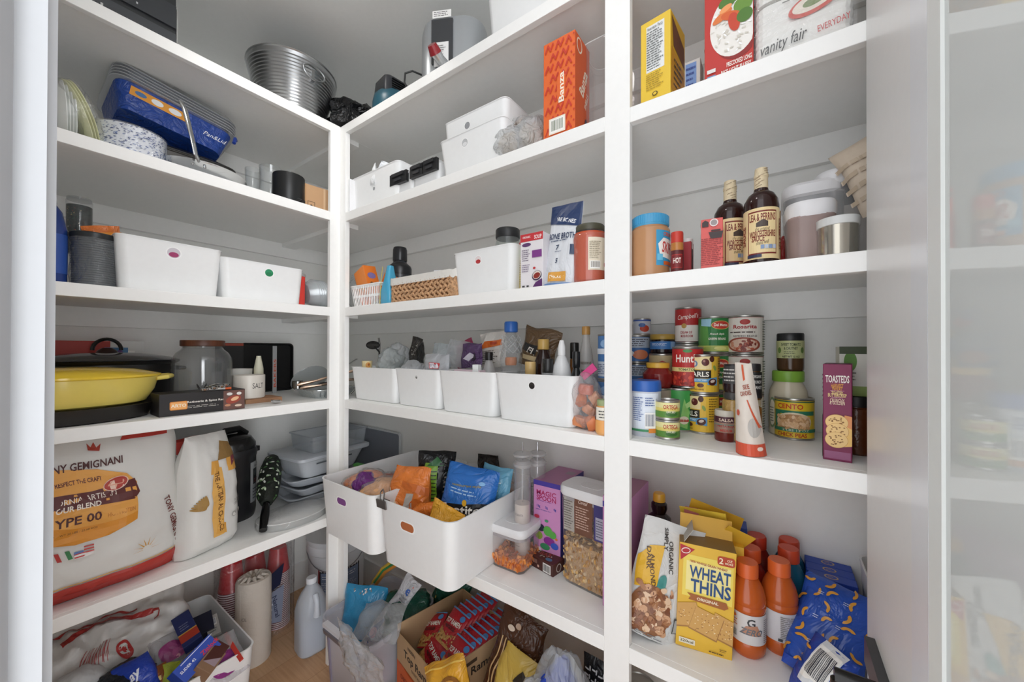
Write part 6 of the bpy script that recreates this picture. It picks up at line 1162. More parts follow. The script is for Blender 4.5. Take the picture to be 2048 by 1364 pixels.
# jars right
c,r,h=fitC(1537,1617,740,D,Y=.29); 
jar('mayonnaise_jar','large cream mayonnaise jar with a bright green lid',(c.x,.29,D),r,h,mt('cfc6ae',.25),'7fae3e',lidh=.024,lidr=.82,shoulder=.3,neck=.74,off=-.3,items=[('e',-r*.6,h*.35,r*.3,h*.24,'7a8f6a'),('e',-r*.6,h*.35,r*.25,h*.2,'e2dcc9'),('l',-r*.75,h*.2,-r*.4,h*.45,6,'6a6a5a')]); hm=h
c2,r2,h2=fitC(1553,1609,666,D,Y=.29)
jar('pickle_jar','small jar with a black lid and green printed label, standing on the cream jar',(c2.x,.29,D+hm),r2,h2-hm,mt('4a3420',.15),'1f2022',lidh=.017,lidr=1.0,shoulder=.06,neck=.95,off=.05,items=[('r',-r2*1.5,(h2-hm)*.34,r2*1.5,(h2-hm)*.80,'b5ba86'),('T','SWEET TOMATO',0,(h2-hm)*.70,.007,'34402a',0,r2*1.5),('T','& CHUTNEY',0,(h2-hm)*.60,.007,'34402a',0,r2*1.0),('e',-r2*.9,(h2-hm)*.55,r2*.16,(h2-hm)*.08,'5c7a3a'),('e',r2*.9,(h2-hm)*.55,r2*.16,(h2-hm)*.08,'5c7a3a'),('l',-r2*.5,(h2-hm)*.44,r2*.5,(h2-hm)*.53,2,'5a6044'),('T','NET WT 12 OZ',0,(h2-hm)*.38,.005,'34402a',0,r2*1.2)])
c,r,h=fitC(1549,1629,790,D,pyb=881); h=HT((c.x,c.y-r),797)-D
canthing('chickpea_can','yellow can of chick peas with red lettering and a green band',c,r,h,'e6c42c',[('r',-r*3,h*.90,r*3,h*.93,'3a6a4a'),('T','CENTO',-r*.1,h*.80,h*.12,'c8402a',0,r*1.35),('p',[(-r*1.05,h*.70),(r*1.3,h*.70),(r*1.3,h*.60),(-r*.6,h*.62),(-r*.85,h*.28),(-r*1.05,h*.28)],'2f7a5c'),('e',r*.1,h*.44,r*.95,h*.22,'e6d9b8'),('e',r*.1,h*.42,r*.88,h*.20,'b88a5c'),('dots',-r*.7,h*.27,r*.85,h*.56,75,r*.14,('dbb283','c99a68','e6c49c')),('r',-r*1.05,h*.20,r*1.4,h*.28,'2f7a5c'),('t','2 LBS 13 OZ',r*.2,h*.24,h*.05,'e6e6d0',0,r*1.3),('T','CHICK PEAS',0,h*.13,h*.09,'b5402a',0,r*1.5)],off=-.12)
# cracker carton
a=PZ(1646,918,D); b=PZ(1703,929,D); l_=PZ(1612,875,D)
rz=math.atan2(b.y-a.y,b.x-a.x); w_=math.hypot(b.x-a.x,b.y-a.y); ht=HT((b.x,b.y),729)-D; dd=.085
d_=Vector((math.cos(rz),math.sin(rz),0)); n_=Vector((-d_.y,d_.x,0)); cc=a+d_*w_/2+n_*dd/2
it=[('r',-w_/2+.002,.004,w_/2-.002,.018,'9a5a80'),('T','TOASTEDS',.0,ht*.845,.014,'f2ece4',0,w_*.82),('l',-w_*.32,ht*.812,w_*.36,ht*.82,1,'c98aa4'),('T','HARVEST',0,ht*.775,.008,'d8923c',0,w_*.42),('T','WHEAT',0,ht*.745,.008,'d8923c',0,w_*.36),('r',-w_*.24,ht*.722,w_*.24,ht*.727,'c98aa4'),('T','TOASTED',0,ht*.70,.007,'e3c48a',0,w_*.4),('T','BUTTERCRISP',0,ht*.678,.007,'e3c48a',0,w_*.64),('r',-w_*.2,ht*.652,w_*.2,ht*.657,'c98aa4'),('T','CRUNCHY',0,ht*.625,.007,'e3c4b0',0,w_*.5),('T','& GOLDEN',0,ht*.60,.007,'e3c4b0',0,w_*.52),
 ('p',[(w_*.25,ht*.48),(w_*.495,ht*.47),(w_*.495,ht*.26),(w_*.2,ht*.28)],'e0935a'),('p',[(w_*.2,ht*.38),(w_*.495,ht*.34),(w_*.495,ht*.17),(w_*.1,ht*.15)],'e9bc6a')]
rn=random.Random(6)
for (x,y) in ((-.02,.40),(.0,.31),(-.03,.22)): 
    it+=[('e',x*w_,y*ht,w_*.40,w_*.36,'c98f4a'),('e',x*w_,y*ht,w_*.385,w_*.345,'ecc684')]+[('e',x*w_+rn.uniform(-.25,.25)*w_,y*ht+rn.uniform(-.22,.22)*w_,.0014,.0010,'8a5a24') for k in range(22)]
rz=math.atan2(b.y-a.y,b.x-a.x)*.5+(math.atan2(l_.y-a.y,l_.x-a.x)-PI/2)*.5; d_=Vector((math.cos(rz),math.sin(rz),0)); n_=Vector((-d_.y,d_.x,0)); cc=a+d_*w_/2+n_*dd/2
boxthing('cracker_box','tall magenta cracker carton with stacked round crackers pictured','box',(cc.x,cc.y,D),w_,dd,ht,rz,'7d1f4c',cols={'l':'8a3a5c','t':'5a1838'},f=it,l=[('l',-.03,ht*.5,.03,ht*.9,9,'c090a4'),('r',-.042,.0,.02,ht*.45,'a88a94'),('e',.0,ht*.3,.02,.03,'c9b8b4')])
xr_=PY(1722,760,.16).x
boxthing('vegetable_carton','white and green carton with leaf pictures between the cracker carton and the jamb','box',(xr_+.012,.19,D+.115),.09,.06,.10,0,'dcdcd2',f=[('e',-.028,.07,.010,.02,'5c8a3a'),('r',-.045,.085,.045,.10,'3f4a30'),('r',-.04,0,.04,.02,'8fa85a'),('l',-.04,.03,-.015,.05,3,'6a6a60')])
jar('brown_jar','dark brown jar with a black lid under the green-white carton',(PY(1716,850,.15).x,.17,D),.034,.1145,mt('5c3018',.2,bump=.2),'1a1a1a',lidh=.018,rz=0)
c=PY(1742,880,.09); canthing('tomato_can','red and green can just behind the right jamb',(c.x+.038,.10,D),.034,.20,'b5322c',[('r',-.06,.08,.06,.15,'dfe0d6'),('r',-.06,.02,.06,.08,'3f7a3c')])
# ================= back wall, fifth tier (z = E) =================
BH_=.202
def bigbin(x0,x1,y0,y1,lab,slot):
    w_,d=x1-x0,y1-y0
    return bin_('storage_bin',lab,((x0+x1)/2,(y0+y1)/2,E_),w_,d,BH_,0,taper=.925,slot=slot,rad=.035,t=.003)
bigbin(.088,.424,-.128,.335,'large white handled bin overhanging the low shelf beside the corner post',[(-.02,BH_*.72,.028,.0115,'7a3a86')])
b2,fm2=bigbin(.430,.762,-.118,.335,'large white handled bin overhanging the low shelf, full of blue and orange snack bags',[(-.02,BH_*.72,.030,.0125,'b5683c')])
q=PY(820,905,.30)
# binder clip on rim
o=thing('binder_clip','grey metal clip gripping the rim of the second large white bin','clip',(.462,-.118,E_+BH_),0)
st2=mt('7c7672',.35,.8); m=M(); m.box((0,-.006,-.012),(.046,.004,.026),st2,rot=(.15,0,0)); m.box((0,.006,-.012),(.046,.004,.026),st2,rot=(-.15,0,0)); m.build('jaw',o); M().tube([(-.008,-.004,.0),(-.010,-.002,.022),(.0,.0,.034),(.010,-.002,.022),(.008,-.004,.0)],.0022,mt('8d8a88',.25,.9)).build('wire_handle',o)
# bread in bin one
ZB1=E_+.11
def bun(label,x,y,z,w,h,mat,seed,rot,clear=True):
    o=thing('bread_bag',label,'bag',(x,y,z),0,rot=rot)
    lump('','','',(0,0,0),(w,h,.085),mt(mat,.6,bump=.3,scale=30),seed=seed,amp=.14,parent=o,part='bread')
    if clear: lump('','','',(0,0,0),(w*1.06,h*1.06,.092),mt('f8f0ec',.1,kind='clear',bump=.9,scale=30,metal=.08),seed=seed,amp=.16,parent=o,part='clear_film',nz=2)
    return o
bun('orange-wrapped bread bag at the left of the first large bin',.20,-.005,ZB1+.015,.14,.15,'d9885a',201,(0,0,.3))
o=lump('snack_bag','deep purple foil bag between bread bags in the first large bin','bag',(.232,-.030,ZB1+.02),(.12,.10,.085),foil('6a2a78',.25,.6,20),seed=203,amp=.18,rot=(0,R(-10),-.4))
bun('golden bread bag with folds in the middle of the first large bin',.310,-.01,ZB1+.01,.12,.15,'dba878',202,(0,0,-.3))
bun('dark orange roll in clear film at the back of the first large bin',.24,.10,ZB1-.01,.17,.13,'a8502c',204,(0,0,.8))
pouch('clear_snack_bag','clear pouch with a white printed tag leaning against the orange snack bag','bag',(.372,-.03,ZB1-.05),.11,.20,.05,(R(-12),R(22),.35),mat=mt('eee6e6',.12,kind='clear',bump=.6,scale=25,metal=.25),items=[('p',[(-.03,.12),(.035,.125),(.03,.185),(-.0,.195)],'e3e3e6'),('T','SL',.006,.15,.014,'3a3a4a'),('e',.0,.045,.035,.025,'b5685c'),('e',.015,.06,.02,.02,'c98a7a')],seed=205)
# bin two
pouch('orange_snack_bag','shiny orange snack bag with a folded grey-banded top, tallest at the front of the bin','bag',(PY(812,1000,-.03).x,-.03,ZB1-.07),.155,.235,.085,(R(-14),R(-4),.20),mat=foil('db7a34',.25,.7,18),seed=211,
 items=[('p',[(.01,.03),(.035,.03),(.045,.15),(.02,.15)],'b9b4ac'),('e',-.03,.10,.032,.028,'e8935a'),('e',.055,.10,.022,.035,'cf6a26'),('e',-.045,.055,.028,.022,'e59048'),('p',[(-.075,.16),(-.06,.165),(-.02,.125),(.0,.10),(-.005,.095),(-.03,.118)],'f3d9b8'),('p',[(-.07,.115),(-.04,.095),(-.038,.10),(-.068,.12)],'f3d9b8'),('p',[(-.01,.19),(.08,.17),(.08,.145),(-.01,.17)],'c4662a'),('T','WHEAT',-.03,.035,.022,'6a2c14',6,.07)],cr=.006)
o=thing('orange_flap','bright orange packet folded over beside the orange snack bag','packet',(.575,-.02,ZB1+.03),0,rot=(R(-30),R(12),.3)); m=M(); m.grid(lambda a,b:((a-.5)*.12,-.02*math.sin(b*PI)+.004*noise.noise(Vector((a*9,b*9,3))),(b-.5)*.05+.03*math.sin(a*2)),14,8,foil('dd7a30',.25,.5)); ob=m.build('film',o); ob.modifiers.new('s','SOLIDIFY').thickness=.012
pouch('green_black_chip_bag','black chip bag with lime green stripes standing in the bin','bag',(PY(866,1000,.09).x,.09,ZB1-.045),.135,.24,.07,(R(-8),R(3),.70),mat=foil('17181a',.22,.6,18),seed=212,
 items=[('p',[(-.055,0.01),(.0,0.01),(.01,.10),(.006,.20),(-.035,.20),(-.06,.12)],'7fae30')]+[('p',[(-.058,.015+k*.013),(.005,.013+k*.013),(.006,.017+k*.013),(-.058,.019+k*.013)],'2c3c1a') for k in range(13)]+[('r',.012,0,.030,.2,'0c0c10')]+[('p',[(.035,.02+k*.016),(.072,.03+k*.015),(.071,.034+k*.015),(.035,.026+k*.016)],'8a8078') for k in range(9)]+[('p',[(-.03,.19),(.03,.19),(.0,.222)],'2f6a3a')],cr=.004)
pouch('yellow_snack_bag','golden yellow crumpled snack bag at the front rim of the bin','bag',(PY(868,1030,-.06).x,-.060,ZB1-.045),.13,.14,.045,(R(-18),R(10),-.05),mat=foil('e0a430',.22,.9,22),seed=213,items=[('p',[(.02,.02),(.05,.03),(.06,.06),(.03,.05)],'e8c878')],cr=.007)
o=bun('bag of tortillas with orange print lying across the bin',.640,.225,ZB1+.01,.20,.13,'d39a66',214,(0,R(-4),.1))
printing(o,[('T','BREAD MISSION',0,.045,.020,'a8322c',6,.15),('p',[(-.09,.075),(.06,.085),(.05,.062),(-.09,.055)],'d9682c'),('T','FLOUR',-.02,.071,.012,'e9c9a0',5,.06)],lambda u,v,of:(u,-.074-of-.002*math.sin(u*30),v+.0),du=.01)
pouch('bread_bag_tail','gathered clear plastic tail of the bread bag, tied with a pale clip','bag',(.725,.20,ZB1+.05),.08,.09,.03,(R(-20),R(60),.2),mat=mt('eee8e6',.12,kind='clear',bump=1,scale=40,metal=.2),seed=215,cr=.008,nu=14,nv=14)
pouch('blue_chip_bag','bright blue chip bag with bold white lettering outlined in black','bag',(.650,.030,ZB1-.045),.185,.235,.07,(R(-14),R(7),.28),mat=foil('2c6fc0',.22,.7,16),seed=216,
 items=[('p',[(-.095,.06),(.095,.10),(.098,.14),(-.095,.10)],'16181c'),('T','Tostitos',.0,.100,.040,'16181c',9,.190),('T','Tostitos',.0,.101,.034,'f4f2ec',9,.178),('e',.005,.125,.008,.010,'e3b030'),('l',-.05,.145,.06,.165,2,'9fc4e6'),('T','SCOOPS',-.02,.045,.022,'e9e3f2',8,.12),('p',[(-.09,.0),(.05,.0),(.04,.03),(-.09,.025)],'5c3f94'),('e',.05,.19,.010,.006,'7ab0e0'),('T','restaurant style',.0,.175,.010,'8a8448',6,.10)],cr=.004)
pouch('teal_blue_bag','pale teal blue snack bag behind the bright blue one','bag',(.690,.125,ZB1-.02),.11,.20,.045,(R(-8),R(8),.2),mat=foil('6aa8c4',.22,.6,18),seed=217,items=[('l',-.03,.12,.04,.16,3,'cfe3ec')])
bun('tan filled clear bag deep at the centre of the bin',.64,.03,ZB1-.06,.14,.14,'b98a58',218,(0,0,.4))
# black pouch behind
pouch('black_foil_pouch','black foil pouch standing against the back wall beside the tall tubes','pouch',(PY(990,900,.345).x,.338,E_+.0),.11,.255,.04,(R(2),R(-6),.0),mat=foil('241e1c',.25,.8,25),seed=220)
# coffee press tubes
def press(label,x,y,h,part2):
    o=thing('plunger_canister',label,'canister',(x,y,E_),0); r=.026
    M().lathe([(r*.9,0),(r,.004),(r,h*.84)],mt('efe6e6',.05,kind='clear',metal=.1),seg=32,c1=False).build('glass_tube',o)
    M().lathe([(r*1.05,h*.80),(r*1.15,h*.81),(r*1.15,h*.825),(r*.9,h*.84),(r*.8,h*.85)],mt('e3dcdc',.08,kind='clear',metal=.3),seg=32).build('collar',o)
    M().lathe([(r*.9,h*.88),(r*1.12,h*.89),(r*1.12,h*.905),(r*.9,h*.915)],mt('e8e2e2',.08,kind='clear',metal=.3),seg=32).build('ring',o)
    M().tube([(0,0,h*.3),(0,0,h)],.0022,mt('d9d9dc',.15,.9)).build('plunger_rod',o)
    if part2: M().lathe([(r*.93,.006),(r*.95,.01),(r*.95,h*.50),(.01,h*.505)],mt('d9cfc6',.5),seg=32).build('paper_filling',o); printing(o,[('T','LA CARNITA',0,h*.42,.007,'8a7a74',0,.034),('T','PEPPERCORNS',0,h*.30,.007,'8a7a74',0,.036),('l',-.014,h*.16,.012,h*.22,3,'a09890'),('T','GRILL',0,.03,.014,'8a2a26',0,.04)],cylmap(r*.955),du=.005)
    else: M().lathe([(r*.93,.006),(r*.95,.01),(r*.95,h*.62),(.01,h*.625)],mt('3c2420',.6,bump=.5,scale=150),seg=32).build('contents',o)
xq=PY(1045,1000,.14).x; press('clear plunger tube with cream paper filling, beside the blue chip bag',xq,.14,HT((xq,.14),884)-E_,True)
xq2=PY(1068,1000,.20).x; press('clear plunger tube with dark filling, behind the cream one',xq2+.004,.215,HT((xq2,.215),884)-E_,False)
# magic spoon cartons
ym=.185; x0=PY(1067,1050,ym).x; x1=PY(1121,1050,ym).x; hm=HT((x0,ym),958)-E_; wm=x1-x0
f=[('r',-wm/2,hm*.94,wm/2,hm,'4a3c9c'),('T','MAGIC',-.002,hm*.855,.016,'b02c62',0,wm*.72),('T','SPOON',-.002,hm*.79,.016,'b02c62',0,wm*.72),('l',-wm*.36,hm*.745,wm*.34,hm*.76,1,'8a4a9c'),('T','13g',-wm*.3,hm*.68,.010,'3a4aa8'),('T','0g',0,hm*.68,.010,'3a4aa8'),('T','4g',wm*.3,hm*.68,.010,'3a4aa8'),('l',-wm*.4,hm*.635,wm*.4,hm*.65,1,'5a5aa8'),
 ('e',-wm*.36,hm*.55,wm*.10,hm*.022,'c0344a'),('e',0,hm*.52,wm*.07,hm*.016,'4a9a6c'),('e',-wm*.2,hm*.42,wm*.13,hm*.045,'2a2c40'),('e',wm*.05,hm*.40,wm*.16,hm*.06,'5aa84a'),('e',wm*.22,hm*.37,wm*.14,hm*.045,'5aa84a'),('e',-wm*.28,hm*.32,wm*.14,hm*.05,'8aa03a'),('e',wm*.1,hm*.28,wm*.2,hm*.05,'8a2c8c'),('e',wm*.3,hm*.24,wm*.14,hm*.04,'3c5ac0'),('e',-wm*.05,hm*.2,wm*.18,hm*.04,'3a8a5c'),('e',-wm*.3,hm*.14,wm*.12,hm*.04,'e6e0ea'),('e',wm*.36,hm*.33,wm*.05,hm*.015,'d8763a')]
boxthing('cereal_box','tall pink-lilac cereal carton with a blue edge and colourful blobs','box',((x0+x1)/2,ym+.085,E_),wm,.17,hm,0,'cf8fc2',cols={'t':'b27aa0','r':'4a4690','l':'c486b6'},f=f,t=[('r',wm*.1,.02,wm*.4,.05,'a08a9a')])
x1=PY(1297,1100,.28).x; hm2=HT((x1,.28),962)-E_
boxthing('cereal_box','pink-lilac cereal carton half hidden by the middle post, left of the syrup bottle','box',(x1-.035,.10+.09,E_),.07,.18,hm2,0,'cf8fc2',cols={'t':'a8728f'},f=[('r',-.035,hm2*.90,.035,hm2*.95,'4a3c9c'),('T','MAGIC',.0,hm2*.82,.014,'8a2c62',0,.05),('T','SPOON',.0,hm2*.76,.014,'8a2c62',0,.05),('l',-.03,hm2*.68,.03,hm2*.72,2,'7a3c8c'),('e',.005,hm2*.5,.016,.03,'2a2030'),('e',.012,hm2*.2,.02,.03,'6a3c8c'),('e',-.01,hm2*.32,.02,.02,'4a8a3a')])
# red boxes lying behind tall container
boxthing('red_food_box','flat red carton lying behind the tall flake container','box',(1.03,.26,E_+.16),.16,.10,.04,.25,'b8321f',f=None,t=[('r',-.07,-.04,.07,.04,'c9432a')])
boxthing('red_food_box','brown and red carton supporting the flat red one behind the flake container','box',(1.05,.275,E_),.16,.11,.159,.1,'7a2c22')
# square container with orange crackers
a=PZ(1032,1157,E_); hq=HT(a,1082)-E_; htop=HT(a,1064)-E_
oxo=mt('efe9e8',.05,kind='clear',metal=.03)
def oxoc(name,label,c,w,d,hb,hl,fillm,ff,rz,bits,n,seed,lab=None):
    o=thing(name,label,'container',c,rz)
    m=M(); m.loft([(rrect(w*.86,d*.86,.018),0),(rrect(w*.90,d*.90,.022),.006),(rrect(w,d,.024),hb)],oxo,c1=False); m.build('clear_body',o)
    m=M(); m.loft([(rrect(w*.84,d*.84,.02),.006),(rrect(w*.90,d*.90,.022),hb*ff*.8)],fillm); m.build('contents',o)
    rn=random.Random(seed); m=M()
    for k in range(n):
        # flakes against the walls and heaped on top
        t=rn.random()
        if t<.45: s=rn.choice((-1,1)); 
        z=hb*ff*(.80+.25*rn.random()); x=rn.uniform(-.42,.42)*w; y=rn.uniform(-.42,.42)*d
        if t<.5: z=rn.uniform(.012,hb*ff*.85); kk=.89+.05*z/hb; (x,y)=((rn.uniform(-.42,.42)*w*kk,-d/2*kk*.985) if rn.random()<.5 else (rn.choice((-1,1))*w/2*kk*.985,rn.uniform(-.42,.42)*d*kk))
        col=rn.choice(bits); sz=rn.uniform(.7,1.2)*.008; T=Matrix.Translation((x,y,z))@Euler((rn.uniform(-1.3,1.3) if t>.5 else PI/2+rn.uniform(-.3,.3),rn.uniform(-1,1),rn.uniform(0,6))).to_matrix().to_4x4()
        if n<200 and True: m.loft([([(-sz*.7,-sz*.9),(sz*.7,-sz*.9),(sz*.7,sz*.9),(-sz*.7,sz*.9)],-.0008),([(-sz*.6,-sz*.8),(sz*.6,-sz*.8),(sz*.6,sz*.8),(-sz*.6,sz*.8)],.0012)],mt(col,.6),T=T)
        else: m.loft([([(sz*math.cos(q)*rn.uniform(.6,1),sz*math.sin(q)*rn.uniform(.6,1)) for q in [PI*j/3 for j in range(6)]],0)]*1+[([(sz*.5*math.cos(q),sz*.5*math.sin(q)) for q in [PI*j/3 for j in range(6)]],.0018)],mt(col,.6),T=T,c0=False)
    ob=m.build('filling',o); ob['kind']='stuff'
    m=M(); m.loft([(rrect(w*.97,d*.97,.024),hb-.012),(rrect(w*.97,d*.97,.024),hb-.004)],mt('a9a3a6',.3)); m.build('seal_ring',o)
    m=M(); m.loft([(rrect(w*1.01,d*1.01,.026),hb-.002),(rrect(w*1.07,d*1.07,.03),hb+.004),(rrect(w*1.07,d*1.07,.03),hb+hl-.006),(rrect(w*1.03,d*1.03,.03),hb+hl)],mt('e4e4e6',.3)); m.build('lid',o)
    m=M(); m.loft([(rrect(w*.44,d*.44,.02),hb+hl),(rrect(w*.43,d*.43,.02),hb+hl+.0012)],mt('dededf',.3)); m.build('push_button',o)
    return o
cS=PZ(1020,1130,E_); 
oxoc('snack_container','square clear container with a white lid, part filled with small orange crackers',(.800,.132,E_),.132,.120,hq,.024,mt('d27a34',.6,bump=.8,scale=120),.42,.03,('de8434','c8692a','e8964a','b85a20'),190,5)
a=PZ(1128,1172,E_); b=PZ(1190,1207,E_); hq2=HT((1.08,.11),1010)-E_
o=oxoc('cereal_container','tall clear container with a white lid, filled with corn flakes, touching the middle post',(1.045,.175,E_),.165,.105,HT((1.03,.12),1000)-E_,.026,mt('c09a68',.7,bump=.9,scale=110),.60,-.12,('d2a662','b88a50','dfc08a','a67a48','cdb390'),620,6)
ob=printing(o,[('r',-.066,.155,-.030,.250,'b9b4ac'),('l',-.064,.16,-.033,.245,12,'6c6660'),('r',-.028,.155,.030,.262,'6e4a3a'),('l',-.024,.17,.022,.235,9,'c9ada0'),('i','Cereal',.0,.248,.010,'e3cfc4',0,.03),('r',.035,.155,.074,.255,'3f3a72'),('r',.040,.16,.070,.22,'a9a7b9'),('l',.042,.165,.068,.215,7,'4a4a60')],lambda u,v,of:(u,-.0475-of-.003*v/.25,v),name='inner_sleeve')
# little brown box
a=PZ(1062,1137,E_); b=PZ(1106,1162,E_); c3=PZ(1122,1140,E_); rz=math.atan2(b.y-a.y,b.x-a.x); w_=(b-a).length; hh=HT(b,1138)-E_
boxthing('small_brown_box','small dark brown carton with a barcode lying between the two containers','box',((a.x+c3.x)/2+.0,(a.y+c3.y)/2+.01,E_),w_,.055,hh,rz,'4a2620',cols={'t':'5a2c24','r':'54302a'},f=[('bc',w_*.05,.003,w_*.40,hh*.85,'4a4a46'),('e',-w_*.15,hh*.35,.004,.004,'d9b0a0'),('r',-w_*.45,hh*.5,-w_*.2,hh*.85,'7a5a50')],t=[('T','BAR',-.01,.005,.018,'a8433c',10,.04),('e',.015,-.012,.012,.008,'5a7a9a'),('dots',-.04,-.02,.03,.02,16,.004,('8a3a34','b5a49c'))],r=[('e',0,hh/2,.012,hh*.36,'d0c8c0'),('e',0,hh/2,.009,hh*.28,'54302a')])
# ---- second bay, tier E
# syrup bottle
c,r,h=fitC(1292,1346,977,E_,Y=.22)
o=thing('syrup_bottle','dark syrup bottle with a yellow cap behind the white snack pouch','bottle',c,facecam(c)); r=min(r,.034)
M().lathe([(r*.9,0),(r,.006),(r,h*.55),(r*.85,h*.64),(r*.97,h*.70),(r*.88,h*.77),(r*.5,h*.81),(r*.62,h*.86),(r*.6,h*.9),(r*.38,h*.93)],mt('1e0c0c',.08),seg=40).build('bottle_body',o); M().lathe([(r*.36,h*.92),(r*.48,h*.925),(r*.46,h*.985),(r*.4,h),(.01,h)],mt('d9a030',.35),seg=30).build('cap',o)
# white granola pouch leaning
a=PZ(1268,1268,E_); 
pouch('granola_pouch','white and yellow standing pouch with a nut cluster picture, leaning on the cracker carton','pouch',(1.236,.075,E_+.004),.135,.265,.062,(R(-3),R(13),R(22)),mat=foil('d2d2d0',.4,.4,14),seed=230,stand=True,top=.4,cr=.003,
 items=[('p',[(-.062,.10),(-.012,.12),(-.012,.21),(-.045,.20),(-.066,.17)],'dfae2c'),('T','SIMPLY',-.014,.225,.009,'3a3432',-78,.05),('T','ORGANIC',.004,.190,.009,'3a3432',-78,.07),('T','DARK',-.042,.172,.011,'5a3a14',-78,.05),('T','ALMOND',-.028,.150,.011,'5a3a14',-78,.07),('e',-.004,.125,.009,.024,'3f8a84',-.2),
 ('e',-.018,.062,.044,.056,'8a5a38',.2),('dots',-.054,.015,.022,.115,110,.0085,('a5714a','7a4628','c99a74','8f5a38','e0c0a0')),('e',.045,.19,.009,.010,'8a8c8a'),('e',.045,.19,.006,.007,'d2d2d0'),('e',.046,.160,.008,.009,'8a8c8a'),('e',.052,.14,.007,.008,'4a4a4a'),('r',.036,.03,.062,.065,'4a4c4c'),('r',.038,.032,.060,.063,'a9aaa8'),('l',-.06,.004,.03,.014,2,'77797a')])
# wheat crackers carton
a=PZ(1347,1288,E_); b=PZ(1460,1320,E_); rz=math.atan2(b.y-a.y,b.x-a.x); w_=(b-a).length; hw=HT(b,1103)-E_; dd=.062
d_=Vector((math.cos(rz),math.sin(rz),0)); n_=Vector((-d_.y,d_.x,0)); cc=a+d_*w_/2+n_*dd/2
W=w_; H=hw; rn=random.Random(12)
it=[('r',-W*.42,H*.50,W*.46,H*.90,'f0d860'),('r',-W*.36,H*.56,W*.42,H*.84,'f6e89a'),
 ('p',[(-W*.49,H*.985),(-W*.22,H*.955),(-W*.47,H*.83)],'b5202c'),('e',-W*.38,H*.93,W*.085,H*.028,'f0e0d8',.3),('e',-W*.38,H*.93,W*.07,H*.020,'b5202c',.3),
 ('p',rrect(W*.30,H*.085,.006,5,W*.33,H*.905),'b8401f'),('T','2',W*.245,H*.905,H*.055,'f9e8c8'),('T','OZ',W*.39,H*.918,H*.022,'f9e8c8'),('T','MORE',W*.38,H*.89,H*.018,'f9e8c8'),
 ('T','100% WHOLE GRAIN WHEAT',.03*W,H*.835,H*.022,'a8502a',-3,W*.66),
 ('T','WHEAT',W*.06,H*.745,H*.115,'1d4a80',0,W*.72),('T','THINS',W*.08,H*.615,H*.125,'1d4a80',0,W*.70),
 ('p',[(-W*.33,H*.535),(W*.36,H*.525),(W*.40,H*.48),(W*.33,H*.455),(-W*.30,H*.475),(-W*.26,H*.505)],'a5602a'),('T','ORIGINAL',W*.04,H*.498,H*.028,'f6ead2',0,W*.38)]
def crk(cx,cy,sx,sy,ro,col):
    pts=[]; 
    for (x,y) in ((-1,-1),(1,-1),(1,1),(-1,1)): X_=x*sx; Y_=y*sy; pts.append((cx+X_*math.cos(ro)-Y_*math.sin(ro),cy+X_*math.sin(ro)+Y_*math.cos(ro)))
    return ('p',[(min(W*.495,max(-W*.495,p[0])),p[1]) for p in pts],col)
for (x,y,ro) in ((-.36,.33,.2),(.38,.28,-.2),(.03,.29,-.25)):
    it+=[crk(x*W,y*H-.002,W*.26,W*.24,ro,'a5743a'),crk(x*W,y*H,W*.25,W*.23,ro,'cf9f58')]
    for k in range(46):
        px_=x*W+rn.uniform(-.22,.22)*W; py_=y*H+rn.uniform(-.2,.2)*W
        if abs(px_)<W*.47: it.append(('e',px_,py_,.0013,.0009,rn.choice(('a5743a','e6c48a','f0dcb0','8a5a2a'))))
it+=[('r',-W*.44,H*.045,-W*.15,H*.095,'e9e3cf'),('T','220cal',-W*.3,H*.07,H*.026,'5a4a20',0,W*.24),('l',W*.1,H*.025,W*.42,H*.05,1,'5a4020'),('l',W*.28,H*.06,W*.42,H*.09,2,'7a5a28')]
o=boxthing('cracker_carton','yellow wheat cracker carton with dark blue lettering, its flaps standing open','box',(cc.x+.004,cc.y,E_),w_,dd,hw,0,'e6b83a',cols={'l':'cfa02c','r':'d9a832','t':'8a6a3a'},f=it,rot=(0,R(2.2),rz))
m=M(); m.box((0,dd/2+.004,hw+.018),(w_*.98,.0012,.045),mt('dba836',.5),rot=(R(-25),0,0)); m.box((-w_*.34,0,hw+.016),(.001,dd*.9,.035),mt('b9b4a8',.6),rot=(0,R(30),0)); m.build('carton_flap',o)
# torn top carton behind
o=thing('cracker_carton','opened yellow cracker carton behind, its torn lid folded over the front one','box',(cc.x+.018,cc.y+.085,E_),0,rot=(0,0,rz-.1)); yc_=mt('e3b93a',.5)
h2=HT((cc.x,cc.y+.08),1068)-E_; m=M(); m.box((0,0,h2/2),(.125,.07,h2),yc_); m.build('carton',o)
z1=h2; m=M(); m.box((-.022,-.005,z1+.030),(.105,.0016,.075),mt('e8c440',.5),rot=(R(22),R(-4),R(-8))); ob=m.build('torn_flap',o)
printing(o,[('p',rrect(.034,.018,.004,4,-.050,z1+.054),'a8402a'),('T','WHEAT',-.018,z1+.040,.014,'2a4a7a',-3,.06),('T','THINS',-.016,z1+.022,.014,'2a4a7a',-3,.055)],lambda u,v,of:(u,-.022-of-(v-z1-.030)*-.40,v),name='printed_label')
m=M(); m.box((.045,-.030,z1+.018),(.060,.0016,.065),mt('ddb036',.5),rot=(R(38),R(22),R(12))); m.box((.0,.02,z1+.035),(.12,.0016,.06),mt('d6a830',.5),rot=(R(10),R(14),0)); m.build('folded_flap',o)
xq=PY(1470,1070,.27).x; boxthing('blue_food_box','deep blue carton with a gold stripe between the crackers and the red bottles','box',(xq,.29,E_),.05,.05,HT((xq,.27),1052)-E_,.1,'24469a',f=[('p',[(-.02,.16),(.022,.175),(.022,.155),(-.02,.14)],'d9a83a')],l=[('r',-.02,.02,.02,.15,'2a2034')])
